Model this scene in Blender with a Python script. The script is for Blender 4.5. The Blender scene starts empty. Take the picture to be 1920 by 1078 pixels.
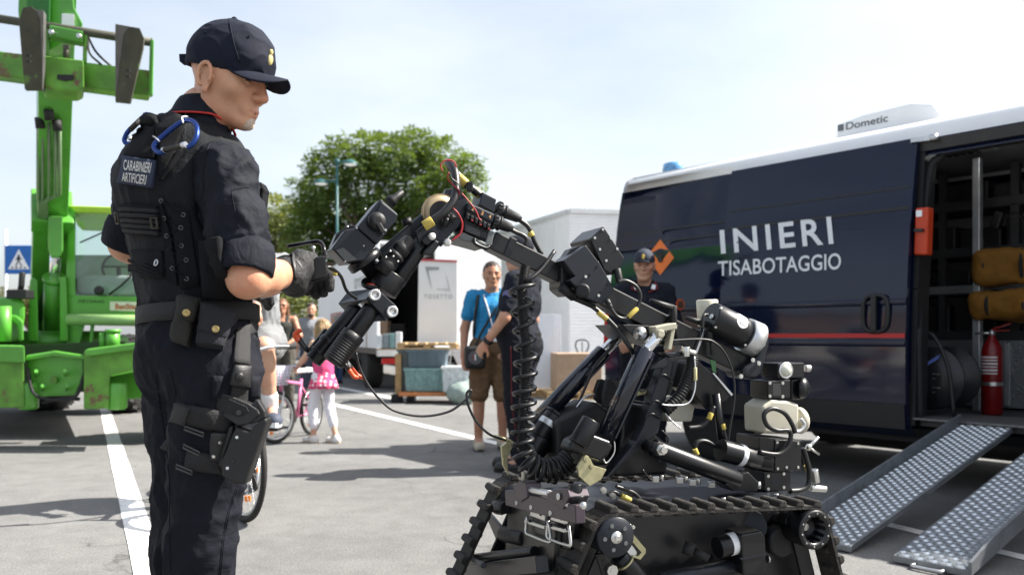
import bpy, bmesh, math, random
import numpy as np
from mathutils import Vector, Matrix
from mathutils.bvhtree import BVHTree
from mathutils import noise as mnoise

random.seed(7); np.random.seed(7)
SC = bpy.context.scene
COL = SC.collection
R = math.radians

# ------------------------------------------------------------------ camera
FPX = 1600.0           # focal length in photograph pixels (30 mm on a 36 mm sensor)
HORIZ = 630.0
CAMH = 1.0
cam_d = bpy.data.cameras.new('camera')
cam = bpy.data.objects.new('camera', cam_d); COL.objects.link(cam)
cam.location = (0, 0, CAMH); cam.rotation_euler = (R(90), 0, 0)
cam_d.sensor_width = 36.0; cam_d.lens = FPX/1920*36
cam_d.shift_y = (HORIZ-539)/1920
cam_d.clip_start = 0.05; cam_d.clip_end = 2000
cam_d.dof.use_dof = True; cam_d.dof.focus_distance = 2.5; cam_d.dof.aperture_fstop = 3.5
SC.camera = cam

# ------------------------------------------------------------------ sky and sun
SUN = Vector((0.70, 0.10, 0.72)).normalized()
world = bpy.data.worlds.new('World'); SC.world = world; world.use_nodes = True
wn = world.node_tree.nodes; wl = world.node_tree.links; wn.clear()
sky = wn.new('ShaderNodeTexSky'); sky.sky_type = 'NISHITA'; sky.sun_disc = False
sky.sun_elevation = math.asin(SUN.z); sky.sun_rotation = math.atan2(SUN.x, SUN.y)
sky.air_density = 1.0; sky.dust_density = 3.5; sky.ozone_density = 1.0; sky.altitude = 0
# thin summer haze and cirrus, the same in every direction
tc = wn.new('ShaderNodeTexCoord'); mp = wn.new('ShaderNodeMapping'); mp.inputs['Scale'].default_value = (1.1, 1.1, 3.2)
nz = wn.new('ShaderNodeTexNoise'); nz.inputs['Scale'].default_value = 1.4; nz.inputs['Detail'].default_value = 7; nz.inputs['Roughness'].default_value = .55
rp_ = wn.new('ShaderNodeValToRGB'); rp_.color_ramp.elements[0].position = .40; rp_.color_ramp.elements[1].position = .78
rp_.color_ramp.elements[0].color = (.30, .30, .30, 1); rp_.color_ramp.elements[1].color = (.66, .66, .66, 1)
mx = wn.new('ShaderNodeMixRGB'); mx.inputs[2].default_value = (6.3, 6.55, 6.8, 1)
bg = wn.new('ShaderNodeBackground'); bg.inputs['Strength'].default_value = 0.078
wo = wn.new('ShaderNodeOutputWorld')
wl.new(tc.outputs['Generated'], mp.inputs['Vector']); wl.new(mp.outputs['Vector'], nz.inputs['Vector'])
wl.new(nz.outputs['Fac'], rp_.inputs['Fac']); wl.new(rp_.outputs['Color'], mx.inputs[0])
wl.new(sky.outputs['Color'], mx.inputs[1]); wl.new(mx.outputs['Color'], bg.inputs['Color'])
wl.new(bg.outputs['Background'], wo.inputs['Surface'])
sd = bpy.data.lights.new('sun', 'SUN'); sd.energy = 5.0; sd.angle = R(0.53); sd.color = (1.0, .95, .87)
so = bpy.data.objects.new('sun', sd); COL.objects.link(so); so.rotation_euler = SUN.to_track_quat('Z', 'Y').to_euler()
so.location = (20, 3, 30)
SC.view_settings.view_transform = 'Standard'; SC.view_settings.look = 'None'
SC.view_settings.exposure = 1.42; SC.view_settings.gamma = 1.0
SC.cycles.use_denoising = True
SC.cycles.max_bounces = 8; SC.cycles.transparent_max_bounces = 12
SC.cycles.sample_clamp_indirect = 6.0

# ------------------------------------------------------------------ projection helpers
def W(px, py, D):
    """world point that the photograph shows at (px,py), D metres in front of the lens"""
    return Vector(((px-960)/FPX*D, D, CAMH+(HORIZ-py)/FPX*D))
def G(px, py):
    """point on the ground shown at (px,py)"""
    return W(px, py, CAMH*FPX/(py-HORIZ))
class Plane:
    """upright plane through o along u; w points out of it towards the camera side"""
    def __init__(s, o, u, w): s.o = Vector((o[0], o[1], 0)); s.u = Vector((u[0], u[1], 0)).normalized(); s.w = Vector((w[0], w[1], 0)).normalized()
    def at(s, px, py, off=0.0):
        a = (px-960)/FPX
        D = (off + s.o.dot(s.w))/(a*s.w.x+s.w.y)
        return W(px, py, D)
    def pt(s, t, off, z): return s.o + s.u*t + s.w*off + Vector((0, 0, z))
    def tz(s, px, py, off=0.0):
        p = s.at(px, py, off); return ((p-s.o).dot(s.u), p.z)
    def mat(s, t=0, off=0, z=0):
        m = Matrix.Identity(4); m.col[0][:3] = s.u; m.col[1][:3] = -s.w; m.col[2][:3] = (0, 0, 1)
        m.translation = s.pt(t, off, z); return m

# ------------------------------------------------------------------ materials
MATS = {}
def mat(name, col, rough=.6, metal=0.0, var=.12, scale=9.0, bump=0.0, bscale=60.0, spec=.5, coat=0.0, emit=0.0, wear=None, edge=0.0, crease=0.0, wcol=(.1, .1, .1), trans=0.0, ior=1.45, detail=4, sheen=0.0, obj_coords=True, wscale=5.0, stretch=None, rvar=.1):
    if name in MATS: return MATS[name]
    m = bpy.data.materials.new(name); m.use_nodes = True
    n = m.node_tree.nodes; l = m.node_tree.links; b = n['Principled BSDF']
    b.inputs['Roughness'].default_value = rough; b.inputs['Metallic'].default_value = metal
    b.inputs['Specular IOR Level'].default_value = spec; b.inputs['IOR'].default_value = ior
    b.inputs['Coat Weight'].default_value = coat; b.inputs['Coat Roughness'].default_value = .03
    b.inputs['Transmission Weight'].default_value = trans
    if sheen: b.inputs['Sheen Weight'].default_value = sheen; b.inputs['Sheen Roughness'].default_value = .5
    t = n.new('ShaderNodeTexCoord'); src = t.outputs['Object']
    if stretch:
        mpn = n.new('ShaderNodeMapping'); mpn.inputs['Scale'].default_value = stretch; l.new(src, mpn.inputs['Vector']); src = mpn.outputs['Vector']
    c = (*col, 1)
    nt = n.new('ShaderNodeTexNoise'); nt.inputs['Scale'].default_value = scale; nt.inputs['Detail'].default_value = detail; nt.inputs['Roughness'].default_value = .6
    l.new(src, nt.inputs['Vector'])
    r = n.new('ShaderNodeValToRGB'); e = r.color_ramp.elements
    e[0].position = .3; e[1].position = .7
    e[0].color = (*[max(0, x*(1-var)) for x in col], 1); e[1].color = (*[min(1, x*(1+var)) for x in col], 1)
    l.new(nt.outputs['Fac'], r.inputs['Fac']); out = r.outputs['Color']
    if wear:
        w = n.new('ShaderNodeTexNoise'); w.inputs['Scale'].default_value = wscale; w.inputs['Detail'].default_value = 8; w.inputs['Roughness'].default_value = .7
        l.new(src, w.inputs['Vector'])
        wr = n.new('ShaderNodeValToRGB'); wr.color_ramp.elements[0].position = 1-wear; wr.color_ramp.elements[1].position = min(1, 1-wear+.05)
        l.new(w.outputs['Fac'], wr.inputs['Fac'])
        mxn = n.new('ShaderNodeMixRGB'); mxn.inputs[2].default_value = (*wcol, 1)
        l.new(wr.outputs['Color'], mxn.inputs[0]); l.new(out, mxn.inputs[1]); out = mxn.outputs['Color']
    if edge:      # paint rubbed off along the arrises
        ge = n.new('ShaderNodeNewGeometry'); er = n.new('ShaderNodeValToRGB'); er.color_ramp.elements[0].position = .53; er.color_ramp.elements[1].position = .60; l.new(ge.outputs['Pointiness'], er.inputs['Fac'])
        en = n.new('ShaderNodeTexNoise'); en.inputs['Scale'].default_value = 70; l.new(src, en.inputs['Vector']); e2 = n.new('ShaderNodeValToRGB'); e2.color_ramp.elements[0].position = .45; e2.color_ramp.elements[1].position = .62; l.new(en.outputs['Fac'], e2.inputs['Fac'])
        em = n.new('ShaderNodeMath'); em.operation = 'MULTIPLY'; l.new(er.outputs['Color'], em.inputs[0]); l.new(e2.outputs['Color'], em.inputs[1])
        ex = n.new('ShaderNodeMixRGB'); ex.inputs[2].default_value = (edge, edge, edge*1.02, 1); l.new(em.outputs[0], ex.inputs[0]); l.new(out, ex.inputs[1]); out = ex.outputs['Color']
    l.new(out, b.inputs['Base Color'])
    if rvar:
        mr = n.new('ShaderNodeMapRange'); mr.inputs['To Min'].default_value = max(0, rough-rvar*rough); mr.inputs['To Max'].default_value = min(1, rough+rvar*rough)
        l.new(nt.outputs['Fac'], mr.inputs['Value']); l.new(mr.outputs['Result'], b.inputs['Roughness'])
    if emit:
        b.inputs['Emission Color'].default_value = c; b.inputs['Emission Strength'].default_value = emit
    if bump:
        bn = n.new('ShaderNodeTexNoise'); bn.inputs['Scale'].default_value = bscale; bn.inputs['Detail'].default_value = 3
        l.new(src, bn.inputs['Vector'])
        bp = n.new('ShaderNodeBump'); bp.inputs['Strength'].default_value = bump; bp.inputs['Distance'].default_value = .01
        l.new(bn.outputs['Fac'], bp.inputs['Height'])
        if crease:
            cn_ = n.new('ShaderNodeTexNoise'); cn_.inputs['Scale'].default_value = 13; cn_.inputs['Detail'].default_value = 3; cn_.inputs['Distortion'].default_value = 1.6; l.new(src, cn_.inputs['Vector'])
            ab = n.new('ShaderNodeMath'); ab.operation = 'SUBTRACT'; ab.inputs[1].default_value = .5; l.new(cn_.outputs['Fac'], ab.inputs[0]); a2_ = n.new('ShaderNodeMath'); a2_.operation = 'ABSOLUTE'; l.new(ab.outputs[0], a2_.inputs[0])
            b2_ = n.new('ShaderNodeBump'); b2_.inputs['Strength'].default_value = crease; b2_.inputs['Distance'].default_value = .035; l.new(a2_.outputs[0], b2_.inputs['Height']); l.new(b2_.outputs['Normal'], bp.inputs['Normal'])
        l.new(bp.outputs['Normal'], b.inputs['Normal'])
    MATS[name] = m
    return m

# ------------------------------------------------------------------ mesh builder
def frame(d):
    d = Vector(d).normalized()
    a = Vector((0, 0, 1)) if abs(d.z) < .9 else Vector((1, 0, 0))
    x = d.cross(a).normalized(); y = d.cross(x).normalized()
    return x, y, d
class MB:
    def __init__(s): s.v = []; s.f = []; s.sm = []
    def add(s, vs, fs, smooth=False):
        o = len(s.v); s.v += [tuple(p) for p in vs]; s.f += [tuple(i+o for i in f) for f in fs]; s.sm += [smooth]*len(fs); return s
    def box(s, c, size, M=None):
        hx, hy, hz = [k/2 for k in size]; c = Vector(c)
        vs = [Vector((x, y, z)) for x in (-hx, hx) for y in (-hy, hy) for z in (-hz, hz)]
        if M is not None: vs = [M @ p for p in vs]
        vs = [p+c for p in vs]
        return s.add(vs, [(0, 1, 3, 2), (4, 6, 7, 5), (0, 4, 5, 1), (2, 3, 7, 6), (0, 2, 6, 4), (1, 5, 7, 3)])
    def beam(s, a, b, w, h, up=(0, 0, 1)):
        a = Vector(a); b = Vector(b); d = (b-a).normalized(); up = Vector(up)
        x = d.cross(up).normalized(); y = x.cross(d)
        vs = [p + x*sx*w/2 + y*sy*h/2 for p in (a, b) for sx, sy in ((-1, -1), (1, -1), (1, 1), (-1, 1))]
        return s.add(vs, [(0, 1, 2, 3), (7, 6, 5, 4), (0, 4, 5, 1), (1, 5, 6, 2), (2, 6, 7, 3), (3, 7, 4, 0)])
    def cyl(s, a, b, r, r2=None, n=16, caps=True):
        a = Vector(a); b = Vector(b); r2 = r if r2 is None else r2
        x, y, d = frame(b-a)
        vs = [p + (x*math.cos(t)+y*math.sin(t))*q for p, q in ((a, r), (b, r2)) for t in [2*math.pi*i/n for i in range(n)]]
        s.add(vs, [(i, (i+1) % n, n+(i+1) % n, n+i) for i in range(n)], True)
        if caps: s.add(vs, [tuple(range(n))[::-1], tuple(range(n, 2*n))])
        return s
    def rings(s, prof, a, d, n=20, caps=True):
        """lathe: prof = [(distance along d, radius)]"""
        a = Vector(a); x, y, d = frame(d); vs = []
        for t, r in prof:
            vs += [a + d*t + (x*math.cos(q)+y*math.sin(q))*r for q in [2*math.pi*i/n for i in range(n)]]
        m = len(prof)
        s.add(vs, [(k*n+i, k*n+(i+1) % n, (k+1)*n+(i+1) % n, (k+1)*n+i) for k in range(m-1) for i in range(n)], True)
        if caps: s.add(vs[:n]+vs[-n:], [tuple(range(n))[::-1], tuple(range(n, 2*n))])
        return s
    def tube(s, pts, r, n=8, closed=False, rs=None):
        pts = [Vector(p) for p in pts]; m = len(pts); vs = []
        up = None
        for i, p in enumerate(pts):
            d = (pts[(i+1) % m]-pts[i-1]) if closed else (pts[min(i+1, m-1)]-pts[max(i-1, 0)])
            if d.length < 1e-9: d = Vector((0, 0, 1))
            d.normalize()
            if up is None: up, _, _ = frame(d)
            x = (up - d*up.dot(d))
            x = x.normalized() if x.length > 1e-6 else frame(d)[0]
            up = x; y = d.cross(x)
            rr = rs[i] if rs else r
            vs += [p+(x*math.cos(q)+y*math.sin(q))*rr for q in [2*math.pi*k/n for k in range(n)]]
        k = m if closed else m-1
        s.add(vs, [(i*n+j, i*n+(j+1) % n, ((i+1) % m)*n+(j+1) % n, ((i+1) % m)*n+j) for i in range(k) for j in range(n)], True)
        if not closed: s.add(vs[:n]+vs[-n:], [tuple(range(n))[::-1], tuple(range(n, 2*n))])
        return s
    def prism(s, poly, d):
        """flat polygon (3-D points) extruded by vector d"""
        poly = [Vector(p) for p in poly]; d = Vector(d); n = len(poly)
        return s.add(poly+[p+d for p in poly], [tuple(range(n))[::-1], tuple(range(n, 2*n))]+[(i, (i+1) % n, n+(i+1) % n, n+i) for i in range(n)])
    def ball(s, c, r, n=12, m=8, M=None):
        rr = (r, r, r) if not hasattr(r, '__len__') else r
        c = Vector(c); vs = []
        for j in range(m+1):
            ph = math.pi*j/m
            for i in range(n):
                th = 2*math.pi*i/n
                p = Vector((rr[0]*math.sin(ph)*math.cos(th), rr[1]*math.sin(ph)*math.sin(th), rr[2]*math.cos(ph)))
                vs.append(c+(M @ p if M is not None else p))
        return s.add(vs, [(j*n+i, (j+1)*n+i, (j+1)*n+(i+1) % n, j*n+(i+1) % n) for j in range(m) for i in range(n)], True)
    def quad(s, a, b, c, d): return s.add([a, b, c, d], [(0, 1, 2, 3)])
    def grid(s, rows, smooth=True):
        n = len(rows[0]); vs = [p for r in rows for p in r]
        return s.add(vs, [(j*n+i, j*n+i+1, (j+1)*n+i+1, (j+1)*n+i) for j in range(len(rows)-1) for i in range(n-1)], smooth)
    def build(s, name, m, parent=None, bevel=0, seg=2, fix=True):
        me = bpy.data.meshes.new(name); me.from_pydata(s.v, [], s.f)
        me.polygons.foreach_set('use_smooth', s.sm)
        if fix:
            bm = bmesh.new(); bm.from_mesh(me); bmesh.ops.remove_doubles(bm, verts=bm.verts, dist=1e-6)
            bmesh.ops.recalc_face_normals(bm, faces=bm.faces); bm.to_mesh(me); bm.free()
        o = bpy.data.objects.new(name, me); COL.objects.link(o)
        for k in (m if isinstance(m, (list, tuple)) else [m]): me.materials.append(k)
        if bevel:
            bv = o.modifiers.new('bevel', 'BEVEL'); bv.width = bevel; bv.segments = seg; bv.limit_method = 'ANGLE'; bv.angle_limit = R(35); bv.harden_normals = False
        if parent is not None: adopt(o, parent)
        return o
def adopt(o, parent):
    o.parent = parent; o.matrix_parent_inverse = ROOTINV.get(parent.name, Matrix.Identity(4))
    return o
ROOTINV = {}
def tag(o, label=None, cat=None, group=None, kind=None):
    if label: o['label'] = label
    if cat: o['category'] = cat
    if group: o['group'] = group
    if kind: o['kind'] = kind
    return o
def thing(name, loc, label, cat, group=None):
    o = bpy.data.objects.new(name, None); COL.objects.link(o); o.location = loc; o.empty_display_size = .1
    ROOTINV[o.name] = Matrix.Translation(-Vector(loc))
    return tag(o, label, cat, group)
def sub(o):
    """o becomes a parent whose children are given in world coordinates"""
    return o
def copy_tree(o, parent=None, shift=(0, 0, 0)):
    c = o.copy(); COL.objects.link(c); c.parent = parent
    if parent is None: c.location = Vector(o.location)+Vector(shift)
    for ch in o.children: copy_tree(ch, c)
    return c
def spline(pts, n=8):
    """Catmull-Rom through pts"""
    P = [Vector(p) for p in pts]; P = [P[0]*2-P[1]]+P+[P[-1]*2-P[-2]]; out = []
    for i in range(1, len(P)-2):
        a, b, c, d = P[i-1:i+3]
        for k in range(n):
            t = k/n
            out.append(.5*((2*b)+(c-a)*t+(2*a-5*b+4*c-d)*t*t+(3*b-a-3*c+d)*t**3))
    out.append(P[-2]); return out
def text_mesh(txt, size=1.0, bold=0.0, space=1.0):
    """flat lettering as (verts 2-D, faces), width and height"""
    cu = bpy.data.curves.new('t', 'FONT'); cu.body = txt; cu.size = size; cu.offset = bold; cu.space_character = space; cu.resolution_u = 4
    ob = bpy.data.objects.new('t', cu); COL.objects.link(ob)
    dg = bpy.context.evaluated_depsgraph_get(); me = bpy.data.meshes.new_from_object(ob.evaluated_get(dg))
    vs = [(v.co.x, v.co.y) for v in me.vertices]; fs = [tuple(p.vertices) for p in me.polygons]
    bpy.data.objects.remove(ob); bpy.data.curves.remove(cu); bpy.data.meshes.remove(me)
    x0 = min(v[0] for v in vs); x1 = max(v[0] for v in vs); y0 = min(v[1] for v in vs); y1 = max(v[1] for v in vs)
    return [((x-x0)/(x1-x0), (y-y0)/(y1-y0)) for x, y in vs], fs, (x1-x0)/(y1-y0)
def letter(txt, fn, name, m, parent, bold=0.0, space=1.0):
    """lettering mapped to a surface: fn(u,v) -> 3-D point, u along the line, v up"""
    vs, fs, _ = text_mesh(txt, 1, bold, space)
    mb = MB(); mb.add([fn(u, v) for u, v in vs], fs)
    return mb.build(name, m, parent, fix=False)

# ------------------------------------------------------------------ implicit-surface modeller (for bodies and cloth)
def _np(p): return np.array(p, dtype=np.float64)
class SDF:
    def __init__(s): s.ops = []
    def cone(s, a, b, ra, rb, k=.03, op='u'):
        a = _np(a); b = _np(b); m = max(ra, rb)
        def f(P):
            ba = b-a; L2 = max(1e-9, ba @ ba); t = np.clip(((P-a) @ ba)/L2, 0, 1)
            return np.linalg.norm(P-a-t[..., None]*ba, axis=-1)-(ra+(rb-ra)*t)
        s.ops.append((f, np.minimum(a, b)-m, np.maximum(a, b)+m, k, op)); return s
    def ell(s, c, r, M=None, k=.03, op='u'):
        c = _np(c); r = _np(r); Q = np.eye(3) if M is None else _np(M); m = r.max()
        def f(P):
            q = (P-c) @ Q           # columns of Q are the local axes
            n = np.linalg.norm(q/r, axis=-1); h = np.linalg.norm(q, axis=-1)
            return np.where(n > 1e-6, h*(1-1/np.maximum(n, 1e-6)), -r.min())
        s.ops.append((f, c-m, c+m, k, op)); return s
    def ec(s, a, b, side, r0, r1, k=.03, op='u'):
        """elliptic cone a->b, r0=(side radius, front radius)"""
        a = _np(a); b = _np(b); ax = b-a; L = np.linalg.norm(ax); ax = ax/L
        sd_ = _np(side); sd_ = sd_-ax*(sd_ @ ax); sd_ /= np.linalg.norm(sd_); fr = np.cross(ax, sd_); m = max(*r0, *r1)
        def f(P):
            q = P-a; z = q @ ax; t = np.clip(z/L, 0, 1); rs = r0[0]+(r1[0]-r0[0])*t; rf = r0[1]+(r1[1]-r0[1])*t
            x = q @ sd_; y = q @ fr; zz = z-t*L; mn = np.minimum(rs, rf)
            n = np.sqrt((x/rs)**2+(y/rf)**2+(zz/mn)**2); h = np.sqrt(x*x+y*y+zz*zz)
            return np.where(n > 1e-6, h*(1-1/np.maximum(n, 1e-6)), -mn)
        s.ops.append((f, np.minimum(a, b)-m, np.maximum(a, b)+m, k, op)); return s
    def box(s, c, h, M=None, r=.005, k=.01, op='u'):
        c = _np(c); h = _np(h)-r; Q = np.eye(3) if M is None else _np(M); m = np.linalg.norm(h)+r
        def f(P):
            q = np.abs((P-c) @ Q)-h
            return np.linalg.norm(np.maximum(q, 0), axis=-1)+np.minimum(q.max(axis=-1), 0)-r
        s.ops.append((f, c-m, c+m, k, op)); return s
    def cut(s, p, n):
        """keep the side opposite to n"""
        p = _np(p); n = _np(n); n = n/np.linalg.norm(n)
        s.ops.append((lambda P: (P-p) @ n, None, None, 0, 'i')); return s
    def func(s, f): s.ops.append((f, None, None, 0, 'f')); return s
    def mesh(s, h, shell=None):
        lo = np.min([o[1] for o in s.ops if o[1] is not None and o[4] == 'u'], axis=0)-3*h-.01
        hi = np.max([o[2] for o in s.ops if o[2] is not None and o[4] == 'u'], axis=0)+3*h+.01
        n = np.ceil((hi-lo)/h).astype(int)+1
        F = np.full(n, .2, dtype=np.float64)
        ax = [lo[i]+h*np.arange(n[i]) for i in range(3)]
        for f, a, b, k, op in s.ops:
            if a is None: sl = [slice(0, n[i]) for i in range(3)]
            else:
                e = k+3*h+.012
                sl = [slice(max(0, int((a[i]-e-lo[i])/h)), max(0, min(n[i], int((b[i]+e-lo[i])/h)+2))) for i in range(3)]
            if min(x.stop-x.start for x in sl) <= 0: continue
            P = np.stack(np.meshgrid(ax[0][sl[0]], ax[1][sl[1]], ax[2][sl[2]], indexing='ij'), axis=-1)
            sl = tuple(sl)
            if op == 'f': F[sl] = f(P, F[sl]); continue
            d = f(P); g = F[sl]
            if op == 'u':
                if k > 0:
                    q = np.maximum(k-np.abs(d-g), 0)/k; F[sl] = np.minimum(d, g)-q*q*k*.25
                else: F[sl] = np.minimum(d, g)
            elif op == 's':
                d = -d
                if k > 0:
                    q = np.maximum(k-np.abs(d-g), 0)/k; F[sl] = np.maximum(d, g)+q*q*k*.25
                else: F[sl] = np.maximum(d, g)
            elif op == 'i': F[sl] = np.maximum(d, g)
        return surfnets(F, lo, h)
def surfnets(F, o, h):
    S = F < 0
    c = np.zeros(tuple(x-1 for x in F.shape), dtype=np.int8)
    for i in (0, 1):
        for j in (0, 1):
            for k in (0, 1): c += S[i:F.shape[0]-1+i, j:F.shape[1]-1+j, k:F.shape[2]-1+k]
    act = (c > 0) & (c < 8); idx = np.argwhere(act); N = len(idx)
    pos = np.zeros((N, 3)); cnt = np.zeros(N)
    E = [((a, b, 0), (a, b, 1)) for a in (0, 1) for b in (0, 1)]+[((a, 0, b), (a, 1, b)) for a in (0, 1) for b in (0, 1)]+[((0, a, b), (1, a, b)) for a in (0, 1) for b in (0, 1)]
    for p, q in E:
        i0 = idx+np.array(p); i1 = idx+np.array(q)
        f0 = F[i0[:, 0], i0[:, 1], i0[:, 2]]; f1 = F[i1[:, 0], i1[:, 1], i1[:, 2]]
        m = (f0 < 0) != (f1 < 0); t = np.where(m, f0/np.where(m, f0-f1, 1), 0)
        pos += m[:, None]*(np.array(p)+t[:, None]*(np.array(q)-np.array(p))); cnt += m
    V_ = o+h*(idx+pos/np.maximum(cnt, 1)[:, None])
    vid = np.full(act.shape, -1, dtype=np.int64); vid[idx[:, 0], idx[:, 1], idx[:, 2]] = np.arange(N)
    faces = []
    for axis in range(3):
        a1, a2 = [(1, 2), (2, 0), (0, 1)][axis]
        s0 = [slice(None)]*3; s1 = [slice(None)]*3; s0[axis] = slice(0, -1); s1[axis] = slice(1, None)
        ch = S[tuple(s0)] != S[tuple(s1)]
        e = np.argwhere(ch); e = e[(e[:, a1] > 0) & (e[:, a2] > 0) & (e[:, a1] < F.shape[a1]-1) & (e[:, a2] < F.shape[a2]-1)]
        if not len(e): continue
        fl = S[e[:, 0], e[:, 1], e[:, 2]]
        q = []
        for d1, d2 in ((1, 1), (0, 1), (0, 0), (1, 0)):
            w = e.copy(); w[:, a1] -= d1; w[:, a2] -= d2; q.append(vid[w[:, 0], w[:, 1], w[:, 2]])
        q = np.stack(q, 1); q[~fl] = q[~fl][:, ::-1]; faces.append(q)
    return V_, np.concatenate(faces)
def np_object(name, V_, Fc, m, parent=None, smooth=True, relax=0):
    me = bpy.data.meshes.new(name)
    me.from_pydata(V_.tolist(), [], Fc.tolist())
    me.polygons.foreach_set('use_smooth', [smooth]*len(Fc))
    if relax:
        bm = bmesh.new(); bm.from_mesh(me)
        for _ in range(relax): bmesh.ops.smooth_vert(bm, verts=bm.verts, factor=.5, use_axis_x=True, use_axis_y=True, use_axis_z=True)
        bm.to_mesh(me); bm.free()
    o = bpy.data.objects.new(name, me); COL.objects.link(o)
    for k in (m if isinstance(m, (list, tuple)) else [m]): me.materials.append(k)
    if parent is not None: adopt(o, parent)
    return o
def displace(o, fn):
    """move every vertex along its normal by fn(co, normal)"""
    me = o.data; n = len(me.vertices)
    nr = [v.normal.copy() for v in me.vertices]
    for v, q in zip(me.vertices, nr): v.co += q*fn(v.co, q)
    me.update(); return o
def bvh_of(*objs):
    vs = []; fs = []
    for o in objs:
        k = len(vs); vs += [o.matrix_world @ v.co if o.parent is None else v.co.copy() for v in o.data.vertices]
        fs += [tuple(i+k for i in p.vertices) for p in o.data.polygons]
    return BVHTree.FromPolygons(vs, fs)
EYE = Vector((0, 0, CAMH))
def hit(bvh, px, py, near=.3):
    d = (W(px, py, 1.0)-EYE).normalized()
    loc, nrm, i, dist = bvh.ray_cast(EYE+d*near, d)
    if loc is None: return None, None
    if nrm.dot(d) > 0: nrm = -nrm
    return loc, nrm
def quadmap(q, u, v):
    a, b, c, d = q      # bottom-left, bottom-right, top-right, top-left
    x = (1-v)*((1-u)*a[0]+u*b[0])+v*((1-u)*d[0]+u*c[0]); y = (1-v)*((1-u)*a[1]+u*b[1])+v*((1-u)*d[1]+u*c[1])
    return x, y
def drape(bvh, q, nu, nv, off, thick, name, m, parent, puff=0.0, rnd=0.0, fall=None):
    """a soft panel lying on a surface: the quad q (photo pixels) is laid on it, lifted by off, thick metres thick"""
    pts = {}; last = None
    N = Vector((0, 0, 0)); base = []
    for j in range(nv+1):
        for i in range(nu+1):
            x, y = quadmap(q, i/nu, j/nv); p, n = hit(bvh, x, y)
            base.append((x, y, p, n))
    ds = [b[2].y for b in base if b[2] is not None]
    dm = sorted(ds)[len(ds)//2] if ds else (fall or 2.3)
    top = []
    for x, y, p, n in base:
        if p is None or abs(p.y-dm) > .12: p = W(x, y, dm+.02 if p is None else max(min(p.y, dm+.1), dm-.1)); n = (EYE-p).normalized()
        N += n; top.append((p, n))
    N.normalize()
    for _ in range(2):   # calm the surface
        new = []
        for j in range(nv+1):
            for i in range(nu+1):
                nb = [top[b*(nu+1)+a][0] for a, b in ((i-1, j), (i+1, j), (i, j-1), (i, j+1)) if 0 <= a <= nu and 0 <= b <= nv]
                p = top[j*(nu+1)+i][0]; av = sum((k for k in nb), Vector())/len(nb)
                d = (av-p).dot(N); new.append((p+N*d*.5, top[j*(nu+1)+i][1]))
        top = new
    mb = MB(); A = []; B = []
    for j in range(nv+1):
        ra = []; rb = []
        for i in range(nu+1):
            p, n = top[j*(nu+1)+i]; u = i/nu; v = j/nv; e = (n+N*2).normalized()
            pf = puff*(1-(2*u-1)**4)*(1-(2*v-1)**4)
            ra.append(p+e*(off+thick+pf)); rb.append(p+e*(off-.012))
        A.append(ra); B.append(rb)
    mb.grid(A); mb.grid([r[::-1] for r in B])
    for j in range(nv):
        mb.quad(A[j][0], A[j+1][0], B[j+1][0], B[j][0]); mb.quad(A[j][-1], B[j][-1], B[j+1][-1], A[j+1][-1])
    for i in range(nu):
        mb.quad(A[0][i], B[0][i], B[0][i+1], A[0][i+1]); mb.quad(A[-1][i], A[-1][i+1], B[-1][i+1], B[-1][i])
    o = mb.build(name, m, parent, bevel=rnd, seg=2)
    o['_grid'] = 0; del o['_grid']
    return o, (lambda u, v: A[min(nv, max(0, int(round(v*nv))))][min(nu, max(0, int(round(u*nu))))]), N
def drape_text(bvh, txt, q, lift, name, m, parent, bold=0.0, space=1.0):
    def fn(u, v):
        x, y = quadmap(q, u, v); p, n = hit(bvh, x, y)
        if p is None: p = W(x, y, 2.2); n = (EYE-p).normalized()
        return p+n*lift
    return letter(txt, fn, name, m, parent, bold, space)
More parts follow.
